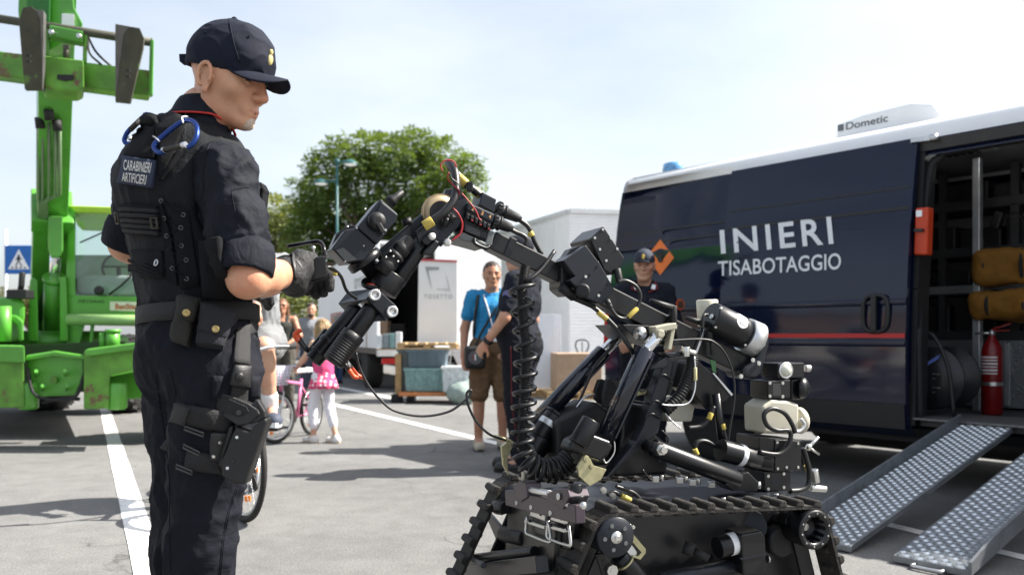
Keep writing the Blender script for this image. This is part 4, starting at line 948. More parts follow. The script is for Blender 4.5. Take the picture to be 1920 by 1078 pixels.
# ================================================================== TRUCK AND GOODS
M_truckw = mat('truck_white', (.72, .73, .74), .45, var=.04, scale=2)
M_wood = mat('pallet_wood', (.42, .27, .13), .8, var=.3, scale=12, stretch=(1, 1, 6)); M_woodl = mat('pallet_wood_pale', (.52, .36, .19), .8, var=.25, scale=10)
M_bin = mat('bin_greyblue', (.10, .14, .17), .5, var=.12); M_bing = mat('bin_grey', (.22, .26, .28), .5, var=.1); M_bint = mat('bin_teal', (.20, .33, .33), .5, var=.25, scale=20)
M_clear = mat('clear_plastic', (.62, .66, .68), .3, var=.3, scale=18); M_card = mat('cardboard', (.36, .25, .17), .8, var=.12, scale=8); M_orange = mat('dolly_orange', (.55, .20, .07), .6, var=.15)
def truck():
    A = W(706, HORIZ, 15); sd_ = Vector((-.326, .945, 0)); rd = Vector((.945, .326, 0)); A.z = 0; Z = Vector((0, 0, 1)); H0, H1, L = .78, 2.62, 9.2
    root = thing('box_truck', A, 'white box truck with its dark load space open', 'truck')
    mb = MB(); mb.prism([A+Z*H0, A+sd_*L+Z*H0, A+sd_*L+Z*H1, A+Z*H1], rd*.06); mb.build('box_side', M_truckw, root, bevel=.01)
    mb = MB(); mb.prism([A+rd*2.25+Z*H0, A+rd*2.25+sd_*L+Z*H0, A+rd*2.25+sd_*L+Z*H1, A+rd*2.25+Z*H1], rd*.06); mb.build('box_side', M_truckw, root)
    mb = MB(); mb.prism([A+Z*H1, A+rd*2.31+Z*H1, A+rd*2.31+sd_*L+Z*H1, A+sd_*L+Z*H1], Z*.06); mb.build('box_roof', M_truckw, root)
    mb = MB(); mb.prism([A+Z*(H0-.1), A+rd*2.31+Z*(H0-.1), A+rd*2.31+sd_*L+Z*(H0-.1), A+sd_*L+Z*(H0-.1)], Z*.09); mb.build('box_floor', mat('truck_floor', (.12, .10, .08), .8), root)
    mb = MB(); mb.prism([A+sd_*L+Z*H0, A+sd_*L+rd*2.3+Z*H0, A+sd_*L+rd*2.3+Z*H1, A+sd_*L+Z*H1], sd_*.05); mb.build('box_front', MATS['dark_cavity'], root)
    mb = MB(); mb.prism([A+rd*1.05+Z*H0, A+rd*2.25+Z*H0, A+rd*2.25+Z*H1, A+rd*1.05+Z*H1], sd_*.05); mb.build('rear_door', M_truckw, root, bevel=.01)
    mb = MB(); mb.beam(A-sd_*.1+Z*.70, A-sd_*.1+rd*2.3+Z*.70, .2, .1); mb.build('tail_lift', M_alu, root)
    mb = MB(); mb.beam(A+sd_*.3+rd*.4+Z*.58, A+sd_*8+rd*.4+Z*.58, .12, .2); mb.beam(A+sd_*.3+rd*1.8+Z*.58, A+sd_*8+rd*1.8+Z*.58, .12, .2); mb.build('chassis', M_dark, root)
    for t in (1.6, 6.5):
        for k in (.05, 1.95):
            c = A+sd_*t+rd*k+Z*.42; mb = MB(); mb.rings([(0, .22), (0, .38), (.04, .42), (.26, .42), (.3, .38), (.3, .2)], c, rd, 24); mb.build('wheel', M_tyre, root)
    for k in (.12, 2.0): mb = MB(); mb.box(A-sd_*.02+rd*(k+.1)+Z*.56, (.26, .06, .1), Matrix.Rotation(math.atan2(rd.y, rd.x), 3, 'Z')); mb.build('rear_light', mat('lamp_red', (.5, .02, .02), .3), root)
    fn = lambda u, v: A+sd_*(2.6-u*1.5)-rd*.006+Z*(1.95+v*.3)
    letter('tros!', fn, 'lettering', mat('faded_grey', (.42, .43, .42), .6), root, .01)
    mb = MB(); mb.prism([A+sd_*6.4-rd*.004+Z*1.15, A+sd_*4.4-rd*.004+Z*1.15, A+sd_*4.4-rd*.004+Z*1.55, A+sd_*6.4-rd*.004+Z*1.55], -rd*.004); mb.build('reddish_panel', mat('faded_red', (.28, .12, .12), .6), root)
    # stacked goods just inside
    for k, (a, z, s, c) in enumerate(((.25, H0, .5, M_card), (.62, H0, .45, MATS['dark_cavity']), (.3, H0+.5, .4, M_wood))):
        mb = MB(); mb.box(A+rd*a+sd_*(1.2+k*.3)+Z*(z+s/2+.01), (.4, .5, s)); o = mb.build('carton', c, bevel=.01); tag(o, ['brown carton low inside the open truck', 'dark carton inside the open truck beside the brown one', 'wooden crate on top of the brown carton in the truck'][k], 'box')
truck()
def white_panel():
    D = 13.6; root = thing('display_panel', W(821, 645, D), 'white door panel with grey corner logo and red edges', 'panel')
    q = [(783, 645), (857, 647), (857, 490), (785, 487)]; mb = MB(); mb.prism([W(x, y, D) for x, y in q], (0, .05, 0)); pn = mb.build('panel', M_truckw, root)
    M_r = mat('edge_red', (.45, .05, .07), .6); mb = MB()
    for a, b in ((q[1], q[2]), (q[2], q[3])): mb.beam(W(*a, D-.01), W(*b, D-.01), .022, .03)
    mb.build('edge_strip', M_r, root)
    Mg = mat('logo_grey', (.30, .32, .34), .6); MG2 = mat('logo_pale', (.52, .54, .56), .6); P = lambda x, y: W(x, y, D-.006)
    mb = MB(); mb.add([P(797, 500), P(823, 501), (P(823, 506)), P(803, 507), P(810, 545), P(797, 500)][:5], [(0, 1, 2, 3), (0, 3, 4)]); mb.build('logo', Mg, root, fix=False)
    mb = MB(); mb.add([P(818, 543), P(845, 547), P(835, 507), P(840, 541), P(818, 541)], [(0, 1, 3, 4), (1, 2, 3)]); mb.build('logo', MG2, root, fix=False)
    letter('TOSETTO', lambda u, v: W(795+u*53, 560-v*8, D-.006), 'lettering', Mg, root, .01, 1.35)
white_panel()
def pallet(c, w, d, h, rz=0, label='', name='pallet', m=None, lean=0):
    root = thing(name, c, label, 'pallet'); Mx = Matrix.Rotation(rz, 3, 'Z'); c = Vector(c); m = m or M_woodl
    n = 6
    for i in range(n): mb = MB(); mb.box(c+Mx @ Vector(((i+.5)/n*w-w/2, 0, h-.012)), (w/n*.78, d, .022), Mx); mb.build('plank', m, root)
    for k in (-1, 0, 1):
        mb = MB(); mb.box(c+Mx @ Vector((0, k*(d/2-.05), h-.035)), (w, .09, .022), Mx); mb.build('stringer', M_wood, root)
        for j in (-1, 0, 1): mb = MB(); mb.box(c+Mx @ Vector((j*(w/2-.06), k*(d/2-.05), (h-.046)/2+.01)), (.1, .09, h-.066), Mx); mb.build('block', M_wood, root)
        mb = MB(); mb.box(c+Mx @ Vector((0, k*(d/2-.05), .011)), (w, .09, .02), Mx); mb.build('stringer', m, root)
    return root
def bin_(c, s, m, label, name='storage_bin', lid=None, rim=True):
    root = thing(name, c, label, 'crate'); c = Vector(c); w, d, h = s; t = .018
    mb = MB(); mb.add([c+Vector((x*w/2*k, y*d/2*k, z)) for z, k in ((0, .93), (h, 1)) for x, y in ((-1, -1), (1, -1), (1, 1), (-1, 1))], [(3, 2, 1, 0), (0, 1, 5, 4), (1, 2, 6, 5), (2, 3, 7, 6), (3, 0, 4, 7), (4, 5, 6, 7)]); mb.build('tub', m, root, bevel=.012)
    mb = MB()
    for x, y, a, b in ((0, -1, w+.03, .03), (0, 1, w+.03, .03)): mb.box(c+Vector((0, y*d/2, h-.02)), (a, b, .04))
    for x in (-1, 1): mb.box(c+Vector((x*w/2, 0, h-.02)), (.03, d-.03, .04))
    mb.build('rim', lid or m, root)
    for k in (-.3, 0, .3): mb = MB(); mb.box(c+Vector((k*w, -d/2-.004, h*.5)), (.02, .02, h*.86)); mb.build('rib', m, root)
    return root
def goods():
    D = 12.7; s = D/FPX; zpx = lambda y: CAMH+(HORIZ-y)*s; xp = lambda x: (x-960)*s
    # dolly
    c = Vector((xp(807), D+.3, 0)); root = thing('dolly', c, 'orange flat dolly on castors under the grey crates', 'dolly')
    zt = zpx(735); mb = MB(); mb.box((c.x, c.y, zt-.03), (xp(866)-xp(748), .7, .055)); mb.build('deck', M_orange, root, bevel=.01)
    for x in (-.38, .38):
        for y in (-.28, .28):
            mb = MB(); r = (zt-.06)*.42; mb.cyl((c.x+x-.018, c.y+y, r), (c.x+x+.018, c.y+y, r), r, n=16); mb.build('castor', mat('castor_grey', (.2, .21, .22), .5), root)
            mb = MB(); mb.box((c.x+x, c.y+y, (zt-.05+r)/2+.02), (.05, .05, zt-.06-r)); mb.build('fork', M_steel, root)
    zz = zt+.004; w1 = xp(834)-xp(766)
    bin_((xp(797), D+.3, zz), (.62, .55, zpx(690)-zz), M_bint, 'teal grey plastic crate standing on the orange dolly')
    z2 = zpx(690)+.003; bin_((xp(800), D+.32, z2), (.58, .55, zpx(655)-z2), M_bin, 'dark blue grey crate stacked upon the teal crate')
    pallet((xp(800), D+.32, zpx(655)+.003), .9, .6, .10, 0, 'wooden pallet lying on the stacked dark crate')
    bin_((xp(757), D+.55, .0), (.26, .5, zpx(655)), M_bing, 'tall grey crate behind the left end of the dolly')
    mb = MB(); mb.box((xp(744), D+.2, zpx(702)), (.09, .09, zpx(664)-zpx(740))); 
    o = mb.build('timber_post', M_wood, bevel=.004); tag(o, 'short upright timber post left of the stacked crates', 'post'); 
    mb = MB(); mb.box((xp(744), D+.2, (zpx(740))/2), (.2, .25, zpx(740)-.002)); tag(mb.build('base_block', M_dark, bevel=.01), 'dark block carrying the timber post', 'block')
    bin_((xp(857), D+.1, zt+.004), (.42, .5, zpx(687)-zt), M_clear, 'clear plastic box full of goods right on the dolly', lid=M_truckw)
    # white folding chair, sacks
    c = Vector((xp(862), D+.9, 0)); root = thing('folding_chair', c, 'white folded seat leaning behind the clear box', 'chair')
    mb = MB(); mb.prism([W(846, 658, D+.9), W(862, 655, D+.9), W(876, 690, D+.9), W(862, 692, D+.9)], (0, .03, 0)); mb.build('seat', M_truckw, root)
    mb = MB(); mb.tube(spline([W(842, 735, D+.9), W(845, 670, D+.9), W(858, 650, D+.9), W(874, 662, D+.9), W(880, 735, D+.9)], 6), .014, 6); mb.build('frame', M_steel, root)
    sdf = SDF(); q = W(868, 725, D-.2); q.z = .16; sdf.ell(q, (.24, .2, .17)); sdf.ell(q+Vector((.12, .05, .1)), (.16, .15, .1)); V_, F_ = sdf.mesh(.03); o = np_object('sack', V_, F_, mat('sack_green', (.25, .31, .29), .7, var=.2, bump=.4, bscale=12)); displace(o, lambda p, n: .018*mnoise.noise(p*9)); tag(o, 'pale green sack slumped at the right end of the dolly', 'sack')
    # things inside/behind near the truck bed
    rng = random.Random(5)
    for k in range(4):
        x = 712+k*12; p = W(x, 652, 14.6); h = rng.uniform(.12, .28); mb = MB(); mb.box((p.x, p.y, .80+h/2), (.1, .1, h)); tag(mb.build('jar', [M_clear, M_bing, M_bint, M_truckw][k], bevel=.01), ['clear jar at the left of the tail lift', 'grey canister second on the tail lift', 'teal canister third on the tail lift', 'white canister nearest the white panel on the tail lift'][k], 'canister')
    # pallet with carton right of the uniformed man, white boards, pallet truck
    D = 13.4; s = D/FPX
    p = pallet((xp2(1085, D), D+.4, 0), 1.1, .8, .13, R(6), 'wooden pallet under the big brown carton')
    mb = MB(); mb.box((xp2(1083, D), D+.4, .13+.30), (.72, .7, .60), Matrix.Rotation(R(6), 3, 'Z')); tag(mb.build('carton', M_card, bevel=.012), 'big brown carton on the pallet by the white hall', 'box')
    pallet((xp2(1012, D+.8), D+1, 0), .9, .7, .12, 0, 'low wooden pallet beneath the frosted sheets')
    for k in range(3):
        c = Vector((xp2(1012+k*6, D+.8), D+.8+k*.09, .125)); mb = MB(); mb.box(c+Vector((0, 0, .62)), (.52, .03, 1.24), Matrix.Rotation(R(-6), 3, 'X')); tag(mb.build('sheet', mat('frosted_sheet', (.66, .69, .74), .4, var=.04), bevel=.003), ['frontmost frosted white sheet leaning behind the uniformed man', 'second frosted white sheet, the middle of three', 'rear frosted white sheet against the hall side'][k], 'board')
    c = Vector((xp2(1095, D+1.2), D+1.6, 0)); root = thing('pallet_truck', c, 'pallet truck with loop handle beside the brown carton', 'pallet truck')
    mb = MB(); mb.cyl(c+Vector((0, 0, .2)), c+Vector((0, 0, .62)), .02, n=8); mb.tube(spline([c+Vector((0, 0, .6)), c+Vector((-.11, 0, .8)), c+Vector((-.08, 0, .92)), c+Vector((.08, 0, .92)), c+Vector((.11, 0, .8)), c+Vector((0, 0, .6))], 6), .014, 6); mb.cyl(c+Vector((0, 0, .6)), c+Vector((0, 0, .9)), .01, n=6); mb.build('handle', M_blackp, root)
    mb = MB(); mb.box(c+Vector((0, .3, .10)), (.5, .9, .06)); mb.box(c+Vector((0, -.1, .16)), (.2, .2, .22)); mb.build('frame', M_red, root, bevel=.01)
    for k in (-1, 1): mb = MB(); mb.cyl(c+Vector((k*.06-.02, -.1, .08)), c+Vector((k*.06+.02, -.1, .08)), .08, n=14); mb.build('wheel', M_rubber, root)
    # small far car behind the woman
    D = 24; root = thing('car', W(535, 640, D), 'silver car far behind the woman in sunglasses', 'car')
    f = lambda x, z, y=0: Vector((xp2(480, D)+x, D+y, z)); prof = [(0, .3), (0, .75), (.5, .9), (1.0, 1.35), (2.3, 1.4), (2.9, .95), (3.7, .8), (3.8, .35)]
    mb = MB(); mb.prism([f(x*.9, z) for x, z in prof], (0, 1.6, 0)); mb.build('body', mat('car_silver', (.45, .5, .56), .25, metal=.3, coat=.8), root, bevel=.08, seg=3)
    mb = MB(); mb.prism([f(x*.9, z, -.01) for x, z in ((.62, .95), (1.08, 1.28), (2.2, 1.32), (2.7, .97))], (0, .01, 0)); mb.build('window', MATS['dark_glass'], root)
    for x in (.7, 2.75): mb = MB(); mb.cyl(f(x, .3, -.02), f(x, .3, .2), .3, n=20); mb.build('wheel', M_tyre, root)
def xp2(x, D): return (x-960)/FPX*D
goods()
# ================================================================== PEOPLE (background)
def m_skin(name, c):
    m = mat(name, c, .48, var=.10, scale=22, bump=.08, bscale=160, rvar=.15)
    n = m.node_tree.nodes; l = m.node_tree.links; t = n.new('ShaderNodeTexCoord'); b = n['Principled BSDF']; src = b.inputs['Base Color'].links[0].from_socket
    for sc, col, p0, p1, fac in ((13, (c[0]*1.02, c[1]*.74, c[2]*.70), .42, .68, .75), (420, (c[0]*.62, c[1]*.56, c[2]*.52), .56, .74, .5), (55, (c[0]*1.12, c[1]*1.12, c[2]*1.1), .5, .75, .5)):
        q = n.new('ShaderNodeTexNoise'); q.inputs['Scale'].default_value = sc; q.inputs['Detail'].default_value = 4; l.new(t.outputs['Object'], q.inputs['Vector'])
        r = n.new('ShaderNodeValToRGB'); r.color_ramp.elements[0].position = p0; r.color_ramp.elements[1].position = p1; r.color_ramp.elements[1].color = (fac, fac, fac, 1); l.new(q.outputs['Fac'], r.inputs['Fac'])
        k = n.new('ShaderNodeMixRGB'); k.inputs[2].default_value = (*[min(1, x) for x in col], 1); l.new(r.outputs['Color'], k.inputs[0]); l.new(src, k.inputs[1]); src = k.outputs['Color']
    l.new(src, b.inputs['Base Color']); b.inputs['Subsurface Weight'].default_value = .12; b.inputs['Subsurface Radius'].default_value = (.012, .005, .003); b.inputs['Subsurface Scale'].default_value = .6
    return m
SK = m_skin('skin', (.47, .265, .175)); SK2 = m_skin('skin_tan', (.40, .21, .13)); SK3 = m_skin('skin_fair', (.55, .34, .24))
def axes(F, pitch=0.0):
    F = Vector(F).normalized(); U = Vector((0, 0, 1)); Rr = F.cross(U).normalized(); U = Rr.cross(F).normalized()
    q = Matrix.Rotation(pitch, 3, Rr); return Rr, q @ F, q @ U
def head_sdf(S, c, ax, s=1.0, neck=None, under=True, ears=True, jaw=1.0, ch=0.0, earz=0.0, eary=-.014, cran=((0, -.012, .045), (.077, .098, .085))):
    Rr, F, U = ax; M = np.array([Rr, F, U]).T; c = Vector(c)
    L = lambda x, y, z: c+(Rr*x+F*y+U*z)*s
    E = lambda p, r, kk=.02, op='u': S.ell(L(*p), [q*s for q in r], M, kk*s, op)
    E(*cran); E((0, .02, .0), (.069, .07, .085), .03)
    S.ec(L(0, .035, .02), L(0, .042, -.078+ch), Rr, (.059*s, .050*s), (.037*jaw*s, .042*s), .025*s)
    for x in (-1, 1):
        S.cone(L(x*.050*jaw, -.004, -.05), L(x*.018*jaw, .062, -.097+ch), .019*s, .018*s, .016*s)
        E((x*.044, .060, -.014), (.024, .022, .02), .02)
    E((0, .073+ch*.3, -.098+ch), (.024*jaw, .020, .018), .016); E((0, .073, .030), (.054, .022, .014), .016)
    S.cone(L(0, .088, .024), L(0, .111, -.020), .0085*s, .0125*s, .012*s)
    for x in (-1, 1): E((x*.0125, .099, -.025), (.0085, .011, .0085), .008)
    E((0, .082, -.055), (.030, .016, .020), .014)
    E((0, .0915, -.0535), (.021, .010, .0052), .005); E((0, .0895, -.065), (.019, .010, .006), .005)
    for x in (-1, 1): E((x*.031, .094, .011), (.0155, .016, .0115), .012, 's')
    for x in (-1, 1): E((x*.031, .0755, .011), (.0145, .0125, .0125), .004)
    if ears:
        for x in (-1, 1):
            E((x*.0765, eary, -.002+earz), (.0055, .0165, .030), .005)
            rim = [(math.cos(R(t)), math.sin(R(t))) for t in range(-20, 260, 20)]; rp = [L(x*(.0835+.003*max(0, -c)), eary+.0165*c-.004*sn*.3, .004+earz+.028*sn) for c, sn in rim]
            for a, b in zip(rp[:-1], rp[1:]): S.cone(a, b, .0042*s, .0042*s, .003*s)
            E((x*.0815, eary+.006, -.029+earz), (.0055, .0085, .0095), .005); E((x*.0805, eary+.0135, -.004+earz), (.0045, .004, .010), .004)
            E((x*.0850, eary+.002, .002+earz), (.0060, .0095, .017), .003, 's')
    if neck is not None:
        S.ec(L(0, -.014, -.055), neck, Rr, (.053*s, .055*s), (.060*s, .058*s), .03*s)
        if under: S.cone(L(0, .035, -.10), Vector(neck)+(F*.01), .026*s, .035*s, .04*s)
    return L
def hand_sdf(S, w, d, nrm, s=1.0, curl=.5, thumb=1, rad=1.0):
    """w wrist, d along the hand, nrm out of the back of the hand"""
    d = Vector(d).normalized(); nrm = Vector(nrm); nrm = (nrm-d*nrm.dot(d)).normalized(); sd_ = d.cross(nrm).normalized(); w = Vector(w)
    S.ell(w+d*.048*s, (.040*s, .050*s, .016*s), np.array([sd_, d, nrm]).T, .02*s)
    for i, (o, l) in enumerate(((-.030, .066), (-.010, .076), (.010, .072), (.029, .058))):
        a = w+d*.085*s+sd_*o*s; ang = curl; p = a
        for k_, f in enumerate((.45, .32, .27)):
            dd = (d*math.cos(ang)-nrm*math.sin(ang)); q = p+dd*l*f*s; S.cone(p, q, .0095*s*rad, .0085*s*rad, .006*s); p = q; ang += curl*.9
    t0 = w+d*.02*s-sd_*thumb*.028*s; t1 = t0+(d*.55-sd_*thumb*.75-nrm*.25).normalized()*.045*s; t2 = t1+(d*.9-sd_*thumb*.25-nrm*.35).normalized()*.032*s
    S.cone(t0, t1, .013*s, .011*s, .012*s); S.cone(t1, t2, .011*s, .009*s, .006*s)
J0 = dict(pelvis=(0, 0, .95), waist=(0, .0, 1.10), chest=(0, .01, 1.30), neck=(0, -.02, 1.47), head=(0, .025, 1.615))
for nm, x in (('R', 1), ('L', -1)):
    J0.update({'sh'+nm: (x*.175, -.015, 1.405), 'el'+nm: (x*.235, -.04, 1.12), 'wr'+nm: (x*.25, .04, .88), 'hip'+nm: (x*.09, 0, .93), 'kn'+nm: (x*.10, .02, .50), 'an'+nm: (x*.105, -.03, .085), 'to'+nm: (x*.125, .13, .035)})
class Person:
    def __init__(s, label, pos, F, h, joints=None, res=.009, skin=None, headF=None, pitch=0.0, fat=1.0, name='person', group=None, slim=1.0, head_s=1.0, hands=(.5, .5)):
        s.s = h/1.78; s.F = Vector((F[0], F[1], 0)).normalized(); s.R = Vector((s.F.y, -s.F.x, 0)); s.pos = Vector(pos); s.res = res; s.fat = fat; s.slim = slim
        s.J = dict(J0); s.J.update(joints or {}); s.root = None; s.label = label; s.name = name
        s.hs = s.s*head_s; hf = s.vec(headF) if headF is not None else s.F; s.hax = axes(hf, pitch); s.skin = skin or SK; s.hands = hands
        s.build_body()
    def vec(s, v): return s.R*v[0]+s.F*v[1]+Vector((0, 0, v[2] if len(v) > 2 else 0))
    def p(s, q):
        q = s.J[q] if isinstance(q, str) else q
        return s.pos+(s.R*q[0]+s.F*q[1]+Vector((0, 0, q[2])))*s.s
    def torso(s, S, g=0.0, lo='pelvis', k=.04):
        f = s.fat; a = s.s; w = s.slim
        S.ec(s.p('chest'), s.p('neck')-Vector((0, 0, .05*a)), s.R, ((.150*w)*a+g, (.105*f)*a+g), (.10*w*a+g, .07*a+g), k)
        S.ec(s.p('waist'), s.p('chest'), s.R, (.135*w*f*a+g, .098*f*a+g), (.152*w*a+g, .108*a+g), k)
        S.ec(s.p('pelvis'), s.p('waist'), s.R, (.150*w*f**.5*a+g, .112*f*a+g), (.137*w*f*a+g, .10*f*a+g), k)
        for q in 'RL': S.cone(s.p('neck')-Vector((0, 0, .05*a)), s.p('sh'+q), .05*a+g, .058*a+g, k)
    def arm(s, S, q, t0=0, t1=2, g=0.0, k=.02):
        a = s.s; P = [s.p('sh'+q), s.p('el'+q), s.p('wr'+q)]; r = [.053*a, .041*a, .028*a]
        for i in (0, 1):
            u0 = max(0, t0-i); u1 = min(1, t1-i)
            if u1 > u0: S.cone(P[i].lerp(P[i+1], u0), P[i].lerp(P[i+1], u1), r[i]+(r[i+1]-r[i])*u0+g, r[i]+(r[i+1]-r[i])*u1+g, k)
    def leg(s, S, q, t0=0, t1=2, g=0.0, k=.03):
        a = s.s; P = [s.p('hip'+q), s.p('kn'+q), s.p('an'+q)]; r = [(.088, .056), (.054, .038)]
        for i in (0, 1):
            u0 = max(0, t0-i); u1 = min(1, t1-i)
            if u1 > u0: S.cone(P[i].lerp(P[i+1], u0), P[i].lerp(P[i+1], u1), (r[i][0]+(r[i][1]-r[i][0])*u0)*a*s.slim**.5+g, (r[i][0]+(r[i][1]-r[i][0])*u1)*a+g, k)
        if t0 <= 1.2 <= t1+.3 and t1 > 1.3:   # calf
            c = P[1].lerp(P[2], .3)-s.F*.02*a; S.cone(P[1].lerp(P[2], .15)-s.F*.012*a, P[1].lerp(P[2], .5)-s.F*.012*a, .05*a+g, .04*a+g, .03)
    def build_body(s):
        S = SDF(); a = s.s
        s.torso(S); 
        for q in 'RL':
            s.arm(S, q); s.leg(S, q); d = s.p('wr'+q)-s.p('el'+q); sg = 1 if q == 'R' else -1
            hand_sdf(S, s.p('wr'+q), d, s.R*sg+s.F*.2, a*.95, s.hands[0 if q == 'R' else 1], -sg)
            S.cone(s.p('an'+q), s.p('to'+q), .035*a, .028*a, .02)
        s.L = head_sdf(S, s.p('head'), s.hax, s.hs, s.p('neck'))
        V_, F_ = S.mesh(s.res); o = np_object(s.name, V_, F_, s.skin); s.root = o
        tag(o, s.label, 'person')
        # eyes, brows and lips
        L = s.L; hs = s.hs; Rr, Fh, U = s.hax; M = Matrix((Rr, Fh, U)).transposed()
        mb = MB()
        for x in (-1, 1): mb.ball(L(x*.031, .0845, .010), (.011*hs, .005*hs, .0055*hs), 10, 6, M)
        mb.build('eyes', mat('eye_dark', (.035, .025, .02), .15), o)
        s.face_done = True
    def brows(s, m):
        mb = MB(); L = s.L
        for x in (-1, 1): mb.tube([L(x*.015, .094, .028), L(x*.032, .092, .032), L(x*.048, .080, .027)], .0042*s.hs, 6)
        mb.build('eyebrows', m, s.root)
        mb = MB(); mb.tube([L(-.02, .089, -.060), L(0, .0975, -.0585), L(.02, .089, -.060)], .0035*s.hs, 6); mb.build('mouth', mat('lip', (.33, .13, .10), .5), s.root); return s
    def garment(s, name, m, fn, res=None, noise_=.006, nf=14, parent=None, seedv=0):
        S = SDF(); fn(S); V_, F_ = S.mesh(res or s.res); o = np_object(name, V_, F_, m, parent or s.root)
        if noise_: displace(o, lambda p, n: noise_*(mnoise.noise(Vector((p.x*nf, p.y*nf, p.z*nf*.7))+Vector((seedv, 0, 0)))+1.1*((1-abs(mnoise.noise(Vector((p.x*nf*1.3, p.y*nf*1.3, p.z*nf*1.1))+Vector((seedv+9, 3, 0)))))**3-.35)))
        return o
    def top(s, m, sleeve=.6, g=.016, hem='pelvis', drop=.0, sg=.02, neck_cut=True, name='shirt', noise_=.007, strap=False):
        def fn(S):
            s.torso(S, g)
            if not strap:
                for q in 'RL': s.arm(S, q, 0, sleeve, sg)
            z = s.p(hem).z-drop*s.s; S.cut((0, 0, z), (0, 0, -1))
            if neck_cut:
                nb = s.p('neck')+s.F*.03*s.s; S.ell(nb+Vector((0, 0, .035*s.s)), (.078*s.s, .078*s.s, .075*s.s), None, .0, 's')
            if strap:
                zc = s.p('chest').z+.07*s.s; Rn = s.R
                def f(P, Fv):
                    x = (P-_np(s.p('chest'))) @ _np(Rn); up = P[..., 2]-zc
                    keep = np.maximum(np.minimum(up, 1e9), np.minimum(-(np.abs(np.abs(x)-.075*s.s)-.014*s.s), 1e9)*0-1)
                    d = np.where((up > 0) & (np.abs(np.abs(x)-.08*s.s) > .02*s.s), np.minimum(up, np.abs(np.abs(x)-.08*s.s)-.02*s.s), -1)
                    return np.maximum(Fv, d)
                S.func(f)
        return s.garment(name, m, fn, noise_=noise_)
    def bottom(s, m, length=1.95, g=.018, lg=.026, name='trousers', noise_=.009):
        def fn(S):
            a = s.s; w = s.slim
            S.ec(s.p('pelvis')-Vector((0, 0, .01)), s.p('waist')-Vector((0, 0, .06*a)), s.R, (.152*w*s.fat**.5*a+g, .113*s.fat*a+g), (.142*w*s.fat*a+g, .10*s.fat*a+g), .03)
            for q in 'RL': s.leg(S, q, 0, length, lg)
            S.cut(s.p('waist')+Vector((0, 0, .0)), (0, 0, 1))
        return s.garment(name, m, fn, noise_=noise_, seedv=7)
    def shoes(s, m, sole=None, h=.06, tall=0):
        for q in 'RL':
            S = SDF(); a = s.s; an = s.p('an'+q); to = s.p('to'+q); d = (to-an); d.z = 0; d.normalize(); z0 = min(an.z-.085*a, to.z-.035*a)
            heel = an-d*.05*a; heel.z = z0+.045*a; tip = an+d*.19*a; tip.z = z0+.035*a
            S.cone(heel, tip, .043*a, .040*a, .02); S.cone(an+Vector((0, 0, tall)), heel+d*.05*a, .046*a, .05*a, .03); S.ell(tip-d*.04*a, (.05*a, .05*a, .038*a), None, .02); S.cut((0, 0, z0+.004), (0, 0, -1))
            V_, F_ = S.mesh(.008); o = np_object('shoe', V_, F_, m, s.root)
            if sole:
                mb = MB(); x = d.cross(Vector((0, 0, 1))); pts = []
                for i in range(20):
                    t = 2*math.pi*i/20; c = heel.lerp(tip, .5); pts.append(Vector((c.x, c.y, z0))+d*.165*a*math.cos(t)+x*.052*a*math.sin(t))
                mb.prism(pts, (0, 0, .028*a)); mb.build('sole', sole, o)
        return s
    def hair(s, m, style='short', res=None, noise_=.006):
        L = s.L; hs = s.hs; Rr, Fh, U = s.hax; M = np.array([Rr, Fh, U]).T
        S = SDF(); S.ell(L(0, -.015, .048), [.080*hs, .101*hs, .086*hs], M, .01); S.ell(L(0, -.04, .0), [.078*hs, .07*hs, .075*hs], M, .02)
        if style == 'long': 
            for x in (-.055, -.02, .02, .055): S.cone(L(x, -.06, .02), L(x*1.4, -.085, -.26), .045*hs, .032*hs, .03*hs)
            for x in (-1, 1): S.cone(L(x*.075, -.01, .0), L(x*.085, -.01, -.20), .022*hs, .02*hs, .03*hs)
        S.ell(L(0, .097, -.022), [.074*hs, .075*hs, .098*hs], M, .01, 's')
        if style == 'short': S.cut(L(0, -.1, -.055), -U)
        if style == 'receding': S.cut(L(0, -.1, -.05), -U); S.ell(L(0, .06, .13), [.07*hs, .09*hs, .07*hs], M, .01, 's')
        if style == 'stubble_crown': S.cut(L(0, -.1, -.045), -U); S.ell(L(0, .0, .15), [.08*hs, .12*hs, .085*hs], M, .01, 's')
        V_, F_ = S.mesh(res or s.res*.8); o = np_object('hair', V_, F_, m, s.root)
        displace(o, lambda p, n: noise_*mnoise.noise(Vector((p.x*60, p.y*60, p.z*14)))); return o
    def cap(s, m, badge=None, res=None, drop=.026):
        return make_cap(s.L, s.hax, s.hs, s.root, m, badge, res or s.res*.8, drop=drop)
